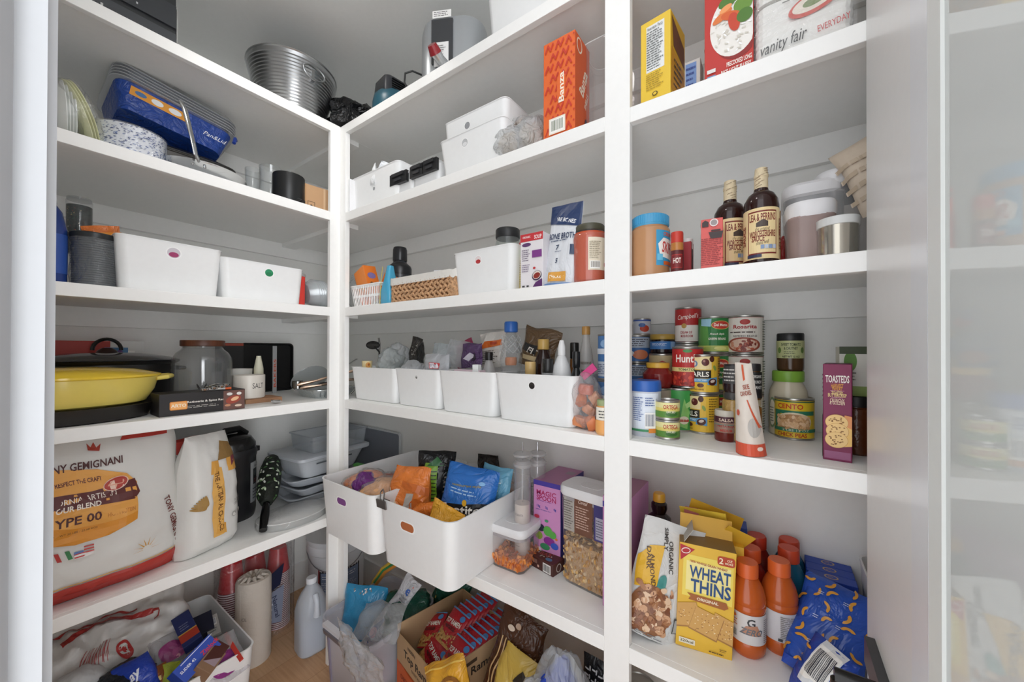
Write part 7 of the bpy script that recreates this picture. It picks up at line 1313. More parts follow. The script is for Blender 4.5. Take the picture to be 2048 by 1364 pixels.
# sports drinks
def drink(label,c,liq,capc,lab,off):
    o=thing('drink_bottle',label,'bottle',(c[0],c[1],E_),facecam(c,off)); r=.0365; h=.200
    pr=[(r*.80,0),(r*.97,.008),(r,.016),(r,.030),(r*.955,.034),(r*.955,.098),(r,.102),(r,.108),(r*.95,.113),(r,.118),(r*.97,.130),(r*.85,.148),(r*.62,.164),(r*.50,.170)]
    M().lathe(pr,liq,seg=48).build('bottle_body',o)
    M().lathe([(r*.52,.168),(r*.60,.170),(r*.60,.196),(r*.55,h),(.01,h)],mt(capc,.4),seg=32).build('cap',o)
    M().lathe([(r*.985,.034),(r*.985,.098)],mt(lab,.4),seg=48,c0=False,c1=False).build('label_band',o)
    printing(o,[('T','G',.004,.082,.018,'3a3a3c'),('p',[(-.018,.055),(.026,.055),(.016,.078),(-.006,.074)],'b8856a'),('I','ZERO',.004,.062,.014,'6a6e74',0,.046),('l',-.034,.066,-.020,.084,3,'c46a3a'),('r',-.040,.044,-.024,.058,'9a9a98'),('l',-.040,.045,-.024,.057,4,'4a4a4a'),('l',.030,.04,.048,.092,12,'77736e'),('e',-.030,.090,.006,.004,'d2703a')] if off<.5 else [('l',-.03,.04,.028,.093,13,'7d7772'),('r',-.034,.037,-.026,.043,'3a3a3a')],cylmap(r*.986),du=.005)
    return o
OL=mt('c05a22',.12); RL=mt('7a1c14',.12); BL=mt('1c5874',.12)
g1,_,_=fitC(1462,1528,1130,E_,pyb=1318); g2,_,_=fitC(1526,1591,1130,E_,pyb=1312)
def cp(px,y): v=PY(px,1130,y); return (v.x,y)
drink('orange sports drink with an orange cap, front nearest the cracker carton',(g1.x,g1.y),OL,'e0662c','d8d4d2',.1)
drink('orange sports drink with an orange cap, front nearest the blue snack bag',(g2.x,g2.y),OL,'e0662c','d3cecf',.9)
y1=g1.y+.076; y2=g2.y+.078
drink('red sports drink with an orange cap, in the middle row',cp(1501,y1+.0),RL,'d85a2a','c9c2c0',.3)
drink('dark red sports drink with a red cap, in the back row',cp(1513,min(.325,y1+.08)),RL,'c23a24','c9c2c0',.3)
drink('blue sports drink with a red-orange cap, in the middle row',cp(1577,y2),BL,'d04a28','a9b4c0',.2)
drink('blue sports drink with a red-orange cap, in the back row',cp(1578,min(.33,y2+.08)),BL,'cf4526','a9b4c0',.2)
# blue cartons
for k in range(3):
    yy=.262+k*.035; x0=PY(1611-k*2,1150,yy).x; wdt=.090; hb_=HT((x0,.262),1147)-E_
    boxthing('blue_carton',('frontmost','middle','rearmost')[k]+' of three upright royal blue cartons with a round gold emblem on top','box',(x0+wdt/2+.003,yy+.0165,E_),wdt,.033,hb_,-.02,'203f9c',cols={'t':'2a4cae'},
     f=[('l',-.025,hb_*.78,.028,hb_*.87,2,'e3e6f0')] if k==0 else None,t=[('e',-.0,0,.013,.010,'c9a878'),('e',-.0,0,.010,.0075,'2a4cae'),('l',-.006,-.004,.006,.004,2,'c9a878')])
# blue bag with orange swirls
it=[]; rn=random.Random(4)
def swirl(x,y,s,ro):
    pts=[]; n=9
    for k in range(n): a=ro+k/(n-1)*2.2; pts.append((x+s*math.cos(a),y+s*math.sin(a)))
    for k in range(n-1,-1,-1): a=ro+k/(n-1)*2.2; ww=s*(.58 if 0<k<n-1 else .8); pts.append((x+ww*math.cos(a),y+ww*math.sin(a)))
    return [('p',[pts[k],pts[k+1],pts[2*n-2-k],pts[2*n-1-k]],'dfa03a') for k in range(n-1)]
for r_ in range(7):
    for c_ in range(4):
        x=-.052+c_*.034+(r_%2)*.014; y=.030+r_*.027
        if abs(x)<.058: it+=swirl(x,y,.0125,rn.uniform(0,6))
it+=[('l',-.03+c_*.04,.06+r_*.05,-.02+c_*.04,.068+r_*.05,2,'c9d6ee') for r_ in range(3) for c_ in range(2)]
it+=[('r',-.06,.0,.06,.018,'2c52b8'),('l',-.02,.004,.055,.014,2,'d9dfee')]
pouch('pasta_snack_bag','blue foil bag covered in orange macaroni curls, slumped in front of the blue cartons','bag',(1.553,.125,E_+.004),.125,.20,.065,(R(-36),R(8),R(-14)),mat=foil('2a55b5',.25,.5,16),items=it,seed=240,cr=.0035,du=.008)
pouch('pasta_snack_bag','second blue macaroni bag with a barcode panel, lower at the shelf front','bag',(1.535,.060,E_+.002),.08,.12,.045,(R(-30),R(6),R(-40)),mat=foil('2446a4',.25,.5,16),items=[('r',-.02,.03,.022,.12,'dfe3e8'),('bc',-.018,.04,.020,.11,'3a3a44')]+swirl(-.034,.05,.012,1)+swirl(-.03,.10,.012,3)+swirl(.035,.08,.010,2)+swirl(.03,.02,.012,4),seed=241,cr=.004)
xb=PY(1694,1105,.345).x
bin_('storage_bin','white handled bin at the far right end, half hidden by the jamb',(xb+.02+.15,.20,E_),.30,.30,HT((xb,.345),1103)-E_,0,taper=.93,rad=.03)
# folded step stool
a=PY(1668,1350,-.15); b=PY(1770,1376,-.15); zt=a.z; wst=b.x-a.x
o=thing('folding_stool','dark bronze folded step stool with a shiny black top rail, in front of the shelves','stool',((a.x+b.x)/2,-.15,0),0); db=mt('2c2724',.25,.4)
M().tube([(-wst/2,0,zt),(wst/2,0,zt)],.011,mt('1c1a19',.15,.3),seg=20).build('top_rail',o)
M().box((wst/2+.005,.03,zt-.0),(.026,.12,.040),mt('4a3026',.35),cols={'t':mt('3a3a3c',.5)}).build('end_cap',o)
for s in (-1,1): M().tube([(s*wst*.45,0,zt-.004),(s*wst*.45,0,.0)],.007,db,seg=12).build('leg',o)
M().box((0,.0,.30),(wst*.9,.02,.10),db).build('step',o)
# ================= floor, right side =================
# bucket behind the corner post
c=Vector((PY(674,1150,.19).x,.19,0)); r=.132
o=thing('white_bucket','white plastic bucket with a black-edged printed label behind the corner post','bucket',(c.x,c.y,0),facecam(c)); h=.36
M().lathe([(r*.90,0),(r*.93,.005),(r*.98,h*.80),(r*1.03,h*.82),(r*1.03,h*.90),(r*1.0,h*.92),(r*1.05,h*.97),(r*1.05,h),(.01,h)],mt('d9dce0',.35),seg=56).build('bucket_wall',o)
M().tube([(r*1.02*math.cos(t),-r*1.02*math.sin(t),h*.86-.09*math.sin(t)) for t in [PI*k/16 for k in range(17)]],.0022,mt('9a9ca0',.3,.8)).build('wire_handle',o)
printing(o,[('r',-r*.66,h*.14,r*.86,h*.64,'1d1d22'),('r',-r*.56,h*.20,r*.80,h*.60,'7f93b4'),('r',-r*.66,h*.14,-r*.60,h*.64,'8a2a2c'),('l',-r*.52,h*.22,-r*.02,h*.48,12,'dfe4ec'),('l',r*.06,h*.22,r*.74,h*.46,12,'c9d3e3'),('l',-r*.5,h*.51,r*.7,h*.57,2,'e9edf3')],cylmap(r*.965),du=.012)
# milk jug
c,r,h=fitC(605,668,1155,0,pyb=1311)
c.x-=.012; c.y-=.018
o=thing('plastic_jug','cloudy one-gallon plastic jug half full of water beside the corner post','jug',(c.x,c.y,0),facecam(c)+.35); r=min(r,.070); hj=HT((c.x,c.y),1153)
mk=mt('e0e6ee',.3,kind='milky'); m=M(); w2=r*1.9
m.loft([(rrect(w2*.9,w2*.9,.03),0),(rrect(w2,w2,.035),.008),(rrect(w2,w2,.035),hj*.56),(rrect(w2*.93,w2*.93,.045),hj*.68),(rrect(w2*.70,w2*.70,.045),hj*.80),(rrect(w2*.42,w2*.42,.028),hj*.88),(rrect(w2*.30,w2*.30,.0199),hj*.92),(rrect(w2*.30,w2*.30,.0199),hj*.93)],mk); m.build('jug_wall',o)
m=M(); m.loft([(rrect(w2*.87,w2*.87,.03),.004),(rrect(w2*.96,w2*.96,.035),hj*.46)],mt('b3c0d2',.15)); m.build('water',o)
M().lathe([(.019,hj*.925),(.021,hj*.93),(.021,hj*.985),(.018,hj),(.01,hj)],mt('e2e6ec',.35)).build('cap',o)
M().tube([(0,-w2*.34,hj*.80),(0,-w2*.50,hj*.74),(0,-w2*.54,hj*.62),(0,-w2*.50,hj*.54)],[.012,.011,.011,.014],mt('d3dae4',.3),seg=14).build('handle',o)
# clear tote
TH_=.262; tx0,tx1,ty0,ty1=.050,.352,-.102,.215; tw,td=tx1-tx0,ty1-ty0
o=thing('clear_tote','cloudy clear storage tote with a grey clip handle, beside the corner post','tote',((tx0+tx1)/2,(ty0+ty1)/2,0),0); ml=mt('dcdce4',.25,kind='milky'); m=M()
m.loft([(rrect(tw*.84,td*.84,.03),0),(rrect(tw*.86,td*.86,.035),.006),(rrect(tw*.97,td*.97,.04),TH_-.02),(rrect(tw*1.03,td*1.03,.045),TH_-.018),(rrect(tw*1.03,td*1.03,.045),TH_),(rrect(tw*.99,td*.99,.04),TH_),(rrect(tw*.96,td*.96,.038),TH_-.018)],ml,c1=False); m.build('tote_wall',o)
for x in (-tw*.33,tw*.33): M().box((x,-td/2*.925,TH_*.45),(.010,.006,TH_*.82),mt('a9a3b8',.3,kind='milky'),rot=(R(4.2),0,0)).build('wall_rib',o)
m=M(); m.box((-.035,-td/2*1.05,TH_-.006),(.125,.020,.014),mt('d3d2d8',.3)); m.build('rim_tab',o)
M().box((-.030,-td/2*1.09,TH_-.022),(.115,.012,.020),mt('6a6870',.35),rot=(R(12),0,0)).build('clip_handle',o)
Zt=TH_
pouch('blue_plastic_bag','glossy sky blue plastic bag standing in the clear tote','bag',(.135,.005,.11),.17,.215,.08,(R(-14),R(4),.55),mat=foil('3a98c9',.15,.5,14),seed=251,cr=.005,items=[('dots',-.05,.19,.05,.21,14,.004,('e6e9ea','7a8a90')),('dots',-.06,.005,.06,.02,22,.003,('c9c9c9','5a6a70'))])
# water ring / rope hoop: yellow-green tube
o=thing('striped_hoop','yellow and green striped hoop standing in the back of the clear tote','hoop',(.235,.130,.205),0,rot=(R(8),R(0),-.55))
hp_=[PY(x,y,.14) for x,y in ((742,1192),(750,1165),(768,1140),(795,1122),(830,1112),(870,1112))]; o.location=(0,0,0); o.rotation_euler=(0,0,0)
for k,(cc_,off) in enumerate((('d9b23a',-.012),('2f8a52',0),('d98f3a',.012))):
    M().tube([p+Vector((off*1.0*(1-j/6),0,-off*j/5)) for j,p in enumerate(hp_)],.0075,mt(cc_,.4),seg=10).build('stripe',o)
bagm=foil('c4c5ca',.22,.9,26)
pouch('printed_mailer','long silvery plastic sleeve with small blue and red print, leaning out of the tote','sleeve',(.215,-.02,.13),.075,.31,.035,(R(-22),R(30),.25),mat=bagm,seed=252,cr=.006,items=[('T','e',.006,.265,.022,'2f5aa8'),('e',.016,.288,.004,.003,'c9543c'),('p',[(-.03,.06),(-.012,.07),(-.006,.15),(-.02,.14)],'3a5a9a'),('e',-.016,.085,.010,.018,'c96a80'),('T','Joy',-.018,.055,.018,'2c4c94',70),('l',-.01,.17,.03,.25,6,'8d8f96')])
lump('green_bag','dark green glossy plastic bag filling the back of the tote','bag',(.285,.125,.15),(.20,.20,.17),foil('174a3c',.25,.7,18),seed=253,amp=.16)
pouch('green_foil_bag','dark green foil bag with gold flecks behind the tote','bag',(.335,.235,.12),.15,.24,.07,(R(-16),R(16),.2),mat=foil('1d5a48',.25,.6,20),seed=254,items=[('dots',-.07,.02,.07,.20,26,.006,('c9b05a','3f8a6a','8aa03a'))],cr=.006)
pouch('zip_bag','large empty clear zip bag draped over the tote rim','bag',(.325,-.095,.125),.25,.21,.03,(R(12),R(12),.05),mat=mt('dcdbe0',.1,kind='clear',bump=.9,scale=14,metal=.22),seed=255,cr=.012)
pouch('zip_bag','folded clear plastic bag lying across the top of the tote','bag',(.30,-.045,.235),.22,.12,.05,(R(-48),R(-14),.15),mat=mt('d6d6dc',.1,kind='clear',bump=.9,scale=16,metal=.2),seed=256,cr=.010)
lump('pale_bag','pale lilac-grey soft bundle seen through the tote wall','bundle',(.20,.05,.008),(.20,.20,.12),mt('c9bcc9',.7,bump=.3),seed=257,amp=.1)
# ramen carton
rz=-.19; rc=Vector((.545,.118,0)); rw,rd,rh=.285,.285,.300
o=thing('noodle_carton','open cardboard case of instant noodles with orange lower half and black lettering','box',rc,rz); kb=mt('b39470',.75); t_=.003
m=M()
m.box((0,-rd/2,rh*.46),(rw,t_,rh*.92),kb); m.box((0,rd/2,rh/2),(rw,t_,rh),kb); m.box((-rw/2,0,rh/2),(t_,rd,rh),kb); m.box((rw/2,0,rh/2),(t_,rd,rh),kb); m.box((0,0,.002),(rw,rd,.003),kb); m.build('carton',o)
its=[('r',-rw/2,0,rw/2,rh*.56,'c85a22'),('p',[(-rw/2,rh*.56),(rw/2,rh*.56),(rw/2,rh*.60),(0,rh*.54),(-rw/2,rh*.60)],'c85a22'),('T','Top Ramen',.0,rh*.74,.034,'241f1c',-2,.185),('T','NISSIN',-.04,rh*.86,.012,'4a3a2c',-2,.05),('t','ORIENTAL NOODLE',.01,rh*.655,.010,'3a2c22',-2,.10),('p',rrect(.044,.056,.008,4,.112,rh*.70),'1c1a18'),('T','24',.112,rh*.72,.020,'d9c9b0'),('t','PACK',.112,rh*.66,.008,'d9c9b0'),('T','CHICKEN',-.08,rh*.46,.016,'8a2f10',0,.07),('T','FLAVOR',-.08,rh*.38,.014,'8a2f10',0,.06),('e',.01,rh*.47,.026,.030,'2a2420'),('e',.01,rh*.49,.015,.014,'c9b8a0'),('p',[(-.12,.0),(.02,.0),(-.02,.08),(-.10,.09)],'6a90c4'),('p',[(.03,0),(.13,0),(.13,.07),(.05,.09)],'b5281c')]
printing(o,its,lambda u,v,of:(u,-rd/2-t_/2-of,v))
printing(o,[('r',-rd/2,0,rd/2,rh*.56,'c4551f'),('T','Top Ramen',-.02,rh*.80,.034,'241f1c',0,.19),('T','CHICKEN FLAVOR',-.03,rh*.50,.018,'6a2a12',0,.15),('r',-.10,rh*.89,-.01,rh*.93,'4a3a2c'),('p',[(.04,rh*.6),(.13,rh*.6),(.13,rh*.9)],'8a2a1c')],lambda u,v,of:(rw/2+t_/2+of,u,v))
Rr=Matrix.Rotation(rz,4,'Z')
pk=None
def packet(loc,rot,label,base=None):
    W_,H_=.092,.118
    o=thing('noodle_packet',label,'packet',loc,0,'upright noodle packets packed in rows in the cardboard case' if 'packed' in label else None,rot)
    fn=pouchfn(W_,H_,.024,3,.0015,pin=.25); fo=foil('b52430',.25,.3,40); m=M(); m.grid(lambda a,b:fn((a-.5)*W_,b*H_,0,-1),8,10,fo); m.grid(lambda a,b:fn((a-.5)*W_,b*H_,0,1),8,10,fo); m.build('wrapper',o,ang=60)
    printing(o,[('p',[(-W_/2,0.002),(W_/2,0.002),(W_/2,.050),(0,.030),(-W_/2,.046)],'c99a5a'),('dots',-.042,.004,.042,.04,40,.004,('e0bc7c','a9743a','8a5a2c')),('T','TOP RAMEN',0,.074,.016,'f3eee6',4,.074),('T','NOODLES',0,.056,.011,'1c1a1c',4,.05),('e',.028,.098,.011,.010,'4a86c4'),('r',-W_/2,.112,W_/2,.117,'5a9ad0')],lambda u,v,of:fn(u,v,of+.0005,-1),du=.015)
    return o
def rl(x,y,z): return tuple(rc+Rr@Vector((x,y,z)))
first=packet(rl(.01,-.085,.20),(R(-80),0,rz),'red noodle packet on edge, packed in rows in the open cardboard case')
col=0
def row(x,y0,n,z,tilt,first_):
    for k in range(n):
        dup(first,rl(x,y0+k*.0255,z),rot=(R(-tilt),0,rz))
first.location=rl(.085,-.100,.225); first.rotation_euler=(R(-52),0,rz)
for k in range(1,8): dup(first,rl(.085,-.100+k*.0265,.225),rot=(R(-52),0,rz))
for k in range(6): dup(first,rl(-.012,-.045+k*.0265,.245),rot=(R(-52),0,rz))
boxthing('noodle_inner_pack','pale wrapped block of noodle packets standing inside the cardboard case','packet',rl(-.015,.055,.005),.10,.13,.235,rz,'c4b9b4',l=[('e',.0,.15,.03,.035,'8a6a6a'),('l',-.05,.05,.05,.12,4,'a9a09c')])
boxthing('noodle_inner_pack','second wrapped noodle block along the inner side of the cardboard case','packet',rl(.088,.01,.005),.095,.24,.205,rz,'b9aca4')
packet(rl(-.085,-.065,.205),(R(-58),R(-22),rz+.25),'loose red noodle packet lying tilted at the front of the case')
packet(rl(-.055,-.100,.165),(R(-40),R(25),rz-.1),'second loose red noodle packet deeper at the front of the case')
boxthing('noodle_inner_pack','plain noodle block hidden low in the front of the cardboard case','packet',rl(-.08,-.07,.005),.10,.12,.12,rz,'a03038')
# yellow bags
pouch('yellow_corn_bag','glossy golden yellow bag top with brown print, folded over beside the noodle case','bag',(.745,-.075,.17),.15,.19,.06,(R(-25),R(-28),.35),mat=foil('dba030',.2,.7,18),seed=261,items=[('e',.02,.10,.045,.05,'8a5a24',.3),('e',.02,.10,.036,.04,'c08a3c',.3),('e',.02,.10,.028,.030,'7a4a20',.3),('T','CORN',-.03,.055,.016,'5a4218',20,.06),('r',-.075,.172,.075,.176,'f0c860')],cr=.007)
pouch('brown_print_bag','brown and white printed bag rising behind the yellow one under the shelf','bag',(.80,.05,.20),.15,.28,.06,(R(-12),R(14),.1),mat=foil('4a2c1c',.25,.6,24),seed=262,items=[('e',-.03,.23,.012,.009,'d9c9b8'),('e',-.01,.245,.009,.008,'b59a84')]+[('p',[(-.06+k*.012,.03),(-.055+k*.012,.03),(-.045+k*.012,.20),(-.048+k*.012,.20)],'c9a878') for k in range(10)],cr=.005)
pouch('yellow_corn_bag','large dull yellow bag with black ink blotches, standing in front of the brown one','bag',(.855,-.010,.0),.25,.40,.11,(R(-10),R(13),.05),mat=foil('bfa048',.3,.7,14),seed=263,items=[('p',[(.0,.30),(.045,.285),(.065,.32),(.05,.345),(.02,.335),(-.01,.335)],'26201a'),('p',[(-.05,.34),(-.02,.325),(-.01,.365),(-.035,.375)],'2c241c'),('p',[(.06,.355),(.09,.35),(.085,.375)],'3a3020'),('p',[(-.06,.26),(-.045,.25),(-.035,.30),(-.05,.31)],'4a4a34'),('p',[(-.085,.19),(-.07,.18),(-.062,.22),(-.075,.23)],'5a5a40'),('p',[(-.03,.16),(-.015,.15),(-.005,.21),(-.018,.215)],'3a3222'),('p',[(.07,.26),(.085,.25),(.088,.30),(.076,.305)],'2a2418'),('e',.03,.15,.05,.035,'2c2018'),('e',.05,.16,.02,.03,'4a3420'),('p',[(-.07,.07),(.0,.08),(-.02,.13),(-.06,.12)],'241c16'),('p',[(-.11,.0),(.11,.0),(.11,.05),(-.11,.04)],'8a6a30')],cr=.008)
boxthing('black_carton','tall black carton edge just behind the yellow bag','box',(1.005,.10,0),.06,.10,.30,0,'1f1a18') 
# bag with blue
gp=PY(1128,1315,-.01); o=thing('grocery_bag','white translucent grocery bag around something bright blue, at the foot of the middle post','bag',(gp.x-.01,-.02,0),0)
lump('','','',(0,0,0),(.17,.15,gp.z*.97),foil('1c3fa8',.2,.6,16),seed=271,amp=.10,parent=o,part='blue_package')
lump('','','',(0,0,0),(.22,.19,gp.z),mt('d9dbe0',.2,kind='clear',bump=.9,scale=18,metal=.25),seed=272,amp=.14,parent=o,part='bag_film',nz=2.4)
pz=PY(1190,1335,.08); pouch('patterned_bag','black bag with a white maze pattern tucked against the middle post','bag',(pz.x,.08,.0),.12,pz.z,.06,(R(-4),R(2),0),mat=foil('17171a',.3,.4),seed=273,items=[('p',rrect(.012,.004,.0015,2,-.045+(k%5)*.021,pz.z-.15+(k//5)*.02+(k%2)*.006),'d2d2d4') for k in range(35)]+[('p',rrect(.004,.012,.0015,2,-.036+(k%5)*.021,pz.z-.145+(k//5)*.02),'c9c9cc') for k in range(35)],cr=.003)
c,r,h=fitC(1256,1302,1354,0,Y=.12); canthing('food_can','plain ridged tin on the floor under the second bay',(c.x,.12,0),.045,max(.1,h),'6a625c',[])
# ================= floor, left side =================
LH=.275
bl_,fl_=bin_('storage_bin','large white handled bin on the floor under the flour sacks, heaped with packets',(-.195,-.31-.24,0),.48,.46,LH,PI/2,taper=.92,slot=[(.10,LH*.80,.032,.012,'1e2440')],rad=.03,t=.003)
printing(bl_,[('p',rrect(.010,.024,.0045,4,.02,LH*.80),'20242c')],lambda u,v,of:(.24-.0035-of-(1-v/LH)*.019,-u,v),name='hand_hole')
Q=lambda px,py,z: PZ(px,py,z)
def P3(px,py,z,dz=0): v=PZ(px,py,z); return (v.x,v.y,z+dz)
# big grocery bag with bullseye
rzT=PI/2-.10
v=Q(225,1300,.33)
TW,THh=.40,.30
gb=mt('d6d3cf',.35,bump=.5,scale=12)
oT=thing('grocery_bag','crumpled pale grey plastic shopping bag with a red bullseye and red ribbons of print','bag',(v.x+.02,v.y-.02,.225),0,rot=(R(-52),R(0),rzT))
fn=pouchfn(TW,THh,.13,281,.017,pin=.45); m=M(); m.grid(lambda a,b:fn((a-.5)*TW,b*THh,0,-1),44,36,gb); m.grid(lambda a,b:fn((a-.5)*TW,b*THh,0,1),44,36,gb); m.build('bag_film',oT,ang=60)
def tl(px,py):  # put a photo mark onto the bag's own sheet
    Mw=Matrix.Translation(oT.location)@oT.rotation_euler.to_matrix().to_4x4(); Mi=Mw.inverted(); o_=Mi@CAM; d=(Mi.to_3x3()@ray(px,py)); t=(-.05-o_.y)/d.y; p=o_+d*t; return (max(-TW*.47,min(TW*.47,p.x)),max(.01,min(THh*.97,p.z)))
bx_,by_=tl(258,1297)
rw_=abs(tl(275,1297)[0]-bx_); rh_=abs(tl(258,1280)[1]-by_)
it=[('e',bx_,by_,rw_,rh_,'b5302f'),('e',bx_,by_,rw_*.66,rh_*.66,'cfccc8'),('e',bx_,by_,rw_*.33,rh_*.33,'b5302f')]
def band(pts,wd,c='a8302c'):
    P_=[tl(*p) for p in pts]
    for a,b in zip(P_[:-1],P_[1:]): it.append(('p',[(a[0],a[1]-wd),(b[0],b[1]-wd),(b[0],b[1]+wd),(a[0],a[1]+wd)],c))
band([(112,1300),(140,1285),(175,1262),(215,1250),(262,1238),(300,1225)],.008); band([(112,1275),(150,1260),(190,1245),(240,1228),(268,1222)],.004); band([(300,1225),(312,1222),(308,1236),(303,1242)],.005)
for (x,y,n) in ((205,1308,5),(222,1302,4),(190,1318,5),(170,1325,5)):
    a=tl(x,y); 
    for k in range(n): it.append(('p',[(a[0]+k*.004-.012,a[1]-.03),(a[0]+k*.004-.0105,a[1]-.03),(a[0]+k*.004-.004,a[1]+.03),(a[0]+k*.004-.0055,a[1]+.03)],'b5484a') if k%2==0 else ('e',a[0]+k*.004-.01,a[1],.0008,.02,'b5484a'))
printing(oT,it,lambda u,v_,of:fn(u,v_,of+.0045,-1),du=.007,dv=.007)
lump('paper_bag','small white paper bag corner at the front of the floor bin','bag',P3(155,1362,.30,-.06),(.10,.12,.09),mt('d2d3d4',.6,bump=.3),seed=282,amp=.12)
pouch('clear_snack_bag','murky clear bag with pale lumps at the dark left side of the floor bin','bag',P3(125,1345,.29,-.05),.10,.12,.05,(R(-40),0,PI/2),mat=mt('8a857c',.3,bump=.8),seed=283)
lump('cord_reel','coiled black cable bundle in front of the shopping bag','cable',P3(250,1362,.27,-.03),(.13,.12,.07),mt('1d2126',.4,bump=1,scale=80),seed=284,amp=.2)
# black cable plug pieces
v=P3(352,1228,.30); o=thing('black_scoop','black plastic round-ended tool standing at the back of the floor bin','tool',(v[0],v[1],.20),0,rot=(R(10),R(-12),.3)); M().lathe([(.012,-.01),(.028,-.008),(.033,0),(.028,.008),(.012,.01)],mt('101012',.3),seg=30,T=Matrix.Translation((0,0,.115))@Matrix.Rotation(R(70),4,'Y')).build('round_head',o); M().tube([(0,0,0),(0,0,.10)],.010,mt('161618',.35),flat=.6).build('shaft',o)
v=P3(368,1240,.29); lump('black_pouch','black crumpled pouch beside the round black tool','pouch',(v[0],v[1]-.01,.19),(.08,.10,.09),mt('141416',.4,bump=.6),seed=285,amp=.2)
# cartons in the bin
def slab(name,label,pa,pb,z,w,t,col,items,tilt=(0,0),cols=None,cat='box'):
    a=Vector(P3(*pa,z)); b=Vector(P3(*pb,z+tilt[0])); L_=(b-a).length; mid=(a+b)/2; ax=(b-a).normalized(); cam=(CAM-mid).normalized(); nn=(cam-ax*cam.dot(ax)).normalized(); sd=nn.cross(ax)
    Rm=Matrix((sd,-nn,ax)).transposed()  # local x=side, -y faces out, z=long axis
    if Rm.determinant()<0: Rm=Matrix((-sd,-nn,ax)).transposed()
    o=boxthing(name,label,cat,a-nn*t*0,w,t,L_,0,col,cols=cols,f=items,rot=Rm.to_euler()); return o,L_
slab('sandwich_bag_box','dark blue and red narrow carton leaning near the black tool',(388,1290),(362,1235),.285,.05,.03,'28346e',[('r',-.025,.02,.025,.055,'c0402c'),('r',-.025,.055,.025,.06,'d9b04a'),('l',-.015,.07,.015,.10,3,'8a93b8')],tilt=(.03,))
slab('storage_bag_carton','long bright blue carton with red script lettering lying across the bin',(352,1362),(425,1284),.285,.052,.045,'2c4cae',[('T','Ziplock',.004,.095,.018,'cf2f44',90,.055),('r',-.022,.02,-.020,.12,'dfe3f0'),('T','SLIDER 42',-.004,.03,.008,'e6eaf4',90,.045)],tilt=(.03,),cols={'r':'b5a48c','l':'2c4cae','t':'d9d9d6'})
slab('food_box','open brown carton with a plum foil lining beside the blue carton',(400,1350),(432,1308),.280,.05,.04,'8a6a50',[('r',-.02,.02,.02,.09,'4a1e18'),('p',[(-.02,.02),(.02,.05),(.02,.02)],'a08c94')],tilt=(.01,))
slab('navy_box','small navy carton in the back corner of the floor bin',(404,1278),(398,1240),.24,.075,.05,'1c2038',None,tilt=(.03,))
slab('tagged_box','small grey-white card with a barcode in the back corner of the floor bin',(430,1272),(422,1234),.25,.036,.012,'b9b8b4',[('bc',-.012,.04,.012,.07,'5a6a8a'),('l',-.012,.012,.012,.03,2,'5a5a5a')],tilt=(.03,),cat='card')
def mixbag(label,px,py,z,w,h,rot,col,seed,items):
    v=P3(px,py,z); return pouch('purple_zip_bag',label,'bag',(v[0],v[1],z-.05),w,h,.045,rot,mat=mt('e3d6e3',.12,kind='clear',bump=.9,scale=24,metal=.25),items=items,seed=seed,cr=.006,nu=16,nv=16)
mixbag('clear zip bag of magenta packets behind the blue carton',350,1312,.27,.11,.12,(R(-45),0,PI/2),'a0407a',286,[('e',.0,.06,.035,.03,'9a3f78'),('e',.015,.05,.02,.02,'b85a90'),('e',.01,.035,.006,.006,'e09ab0')])
mixbag('clear zip bag of deep purple packets at the front right of the floor bin',462,1330,.26,.12,.14,(R(-50),0,PI/2+.2),'7a2c7a',287,[('e',.0,.05,.045,.035,'8a2f7c'),('e',-.01,.09,.03,.022,'9a4a80'),('p',[(-.03,.03),(.03,.05),(.02,.055),(-.03,.04)],'b060a0')])
slab('red_straw','red plastic strip along the inner side of the floor bin',(483,1320),(450,1268),.27,.012,.006,'c23a30',None,tilt=(.02,),cat='strip')
pouch('blue_snack_bag','royal blue snack bag with white script at the bottom of the floor bin','bag',P3(288,1368,.29,-.05),.085,.13,.05,(R(-50),R(-10),PI/2),mat=foil('2444b0',.25,.4),items=[('I','Lay',-.01,.07,.035,'e6e9f2',20,.05)],seed=288,nu=16,nv=16)
pouch('green_snack_bag','small lime green packet corner beside the long blue carton','bag',P3(338,1360,.27,-.05),.05,.09,.025,(R(-45),R(15),PI/2),mat=foil('a3b03a',.25,.5),seed=289,nu=12,nv=12)
pouch('brown_snack_bag','orange-brown foil packet between the blue bag and the blue carton','bag',P3(318,1366,.27,-.05),.06,.09,.03,(R(-45),R(-5),PI/2),mat=foil('8a4a22',.25,.5),seed=290,nu=12,nv=12,items=[('p',rrect(.006,.012,.001,2,-.01+k*.009,.05),'d9c06a') for k in range(3)])
# red cups
tops=(1130,1110,1098)
def cupstack(x,y,lab,ht,grp=None):
    o=thing('plastic_cup_stack',lab,'cups',(x,y,0),0); r=.047; m=M(); n=30; zt_=ht*.70; pr=[(r*.98,0)]
    for k in range(n): pr+=[(r,.002+k*zt_/n,mt('d8cdd0',.4)),(r*1.03,.004+k*zt_/n,mt('d8cdd0',.4)),(r*1.0,.0065+k*zt_/n,mt('6a2a34',.4))]
    pr+=[(r*.97,zt_,mt('b5202a',.3)),(r*.72,ht-.005),(r*.68,ht),(.01,ht-.002)]
    m.lathe(pr,mt('b5202a',.3),seg=40); m.build('nested_cups',o,ang=60); return o
cs=[(PX(463,1200,-.40),1120),(PX(510,1150,-.45),1105),(PX(556,1150,-.42),1092)]
cpos=[]
for k,(v,tp) in enumerate(cs):
    ht=HT((v.x,v.y),tp); cupstack(v.x,v.y,('tall nested stack of red plastic cups nearest the floor bin','middle stack of red plastic cups behind the canvas roll','stack of red plastic cups with a printed sleeve, nearest the corner')[k],ht); cpos.append((v.x,v.y,ht))
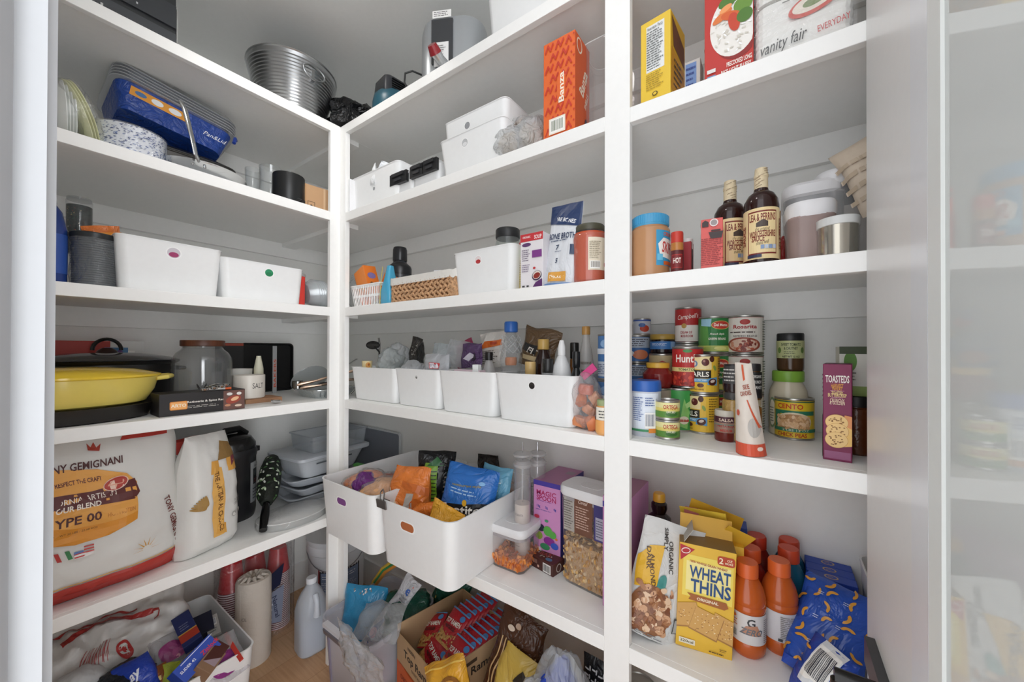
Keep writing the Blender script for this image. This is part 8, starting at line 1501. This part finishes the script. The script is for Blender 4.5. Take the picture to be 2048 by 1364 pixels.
xm=sum(c_[0] for c_ in cpos)/3; ym_=sum(c_[1] for c_ in cpos)/3
o=thing('cup_bag','clear plastic bag with a printed band wrapped around the red cup stacks','bag',(xm+.01,ym_,0),PI/2)
Lc=(cpos[2][1]-cpos[0][1])+.115; m=M(); N2=60
def cf(a,b):
    rc_=rrect(Lc,.125,.058,14); p=rc_[int(a*59.99)%60]; k=1+.03*noise.noise(Vector((a*20,b*6,1))); return (p[0]*k,p[1]*k,b*max(c_[2] for c_ in cpos)*1.0)
m.grid(cf,60,14,mt('f2f2f6',.1,kind='clear',bump=.8,scale=20)); m.build('clear_film',o,ang=60)
printing(o,[('p',[(.015,.07),(.075,.05),(.085,.21),(.03,.20)],'8a92a8'),('p',[(.02,.20),(.07,.22),(.085,.31),(.03,.28)],'1c2240'),('p',[(-.03,.22),(.02,.20),(.03,.28),(-.02,.27)],'c9b8a8'),('p',[(-.01,.23),(.012,.22),(.016,.26),(-.002,.265)],'a03028'),('T','Natural',.052,.13,.018,'39405c',-82,.10),('l',.02,.07,.04,.18,5,'dfe3ec')],lambda u,v_,of:(u,-.0655-of,v_),du=.012)
# canvas roll
c,r,h=fitC(470,549,1150,0,pyb=1338)
c=Vector((c.x-.0,c.y,0)); r=min(r,.062); h=HT((c.x,c.y),1152)
o=thing('canvas_roll','upright roll of oatmeal canvas cloth with a gathered tied top','roll',c,facecam(c)); cv=mt('cfc6bb',.85,bump=.35,scale=40)
M().lathe([(r*.97,0),(r,.004),(r*1.01,h*.5),(r,h-.012),(r*.93,h-.002),(r*.75,h+.002)]+[(r*(.7-.13*k),h-.004*k*(1 if k%2 else .4)) for k in range(5)],cv,seg=56).build('cloth_roll',o)
m=M(); rn=random.Random(8)
for k in range(11):
    a=2*PI*k/11; m.tube([(r*.12*math.cos(a),r*.12*math.sin(a),h-.006),(r*.5*math.cos(a+.2),r*.5*math.sin(a+.2),h+.006),(r*.85*math.cos(a+.3),r*.85*math.sin(a+.3),h-.002)],[.004,.008,.004],cv,seg=8)
m.build('gathers',o); M().lathe([(.006,h-.004),(.009,h+.006),(.004,h+.014)],mt('a89c8e',.8),seg=14).build('knot',o)
m=M(); m.grid(lambda a,b:((r*1.02+.001)*math.sin(-.75+a*.04),-(r*1.02+.001)*math.cos(-.75+a*.04),.01+b*(h-.03)),2,10,mt('e3dcd3',.8)); m.build('seam',o)
printing(o,[('t','CL',-r*.52,h*.60,.012,'5a5550')],cylmap(r*1.012),du=.006)
# ---------- small parts belong to the part that carries them ----------
CARRY=(('lid_handle','lid'),('handle_tip','handle'),('push_button','lid'),('lid_ridges','lid'),('knot','cloth_roll'),('gathers','cloth_roll'),('seam','cloth_roll'),('neck_marking','paper_neck_wrap'),('speckle_pattern','plates'),('leaf_pattern','canopy_fabric'),('carton_flap','carton'),('clip_handle','rim_tab'),('embossed_pattern','pan_wall'),('handle_slot','box_body'))
def reparent(o):
    ks={}
    for ch in o.children:
        ks.setdefault(ch.name.split('.')[0],[]).append(ch)
    for a,b in CARRY:
        if b in ks:
            for ch in ks.get(a,[]): ch.parent=ks[b][0]
    for host in ('paper_wrap','carton','film','paper_sack','label_band','wrapper','bag_film','clear_film'):
        if host in ks:
            for ch in ks.get('printed_label',[]): ch.parent=ks[host][0]
            break
for o in [q for q in sc.objects if q.parent is None and q.type=='EMPTY']: reparent(o)
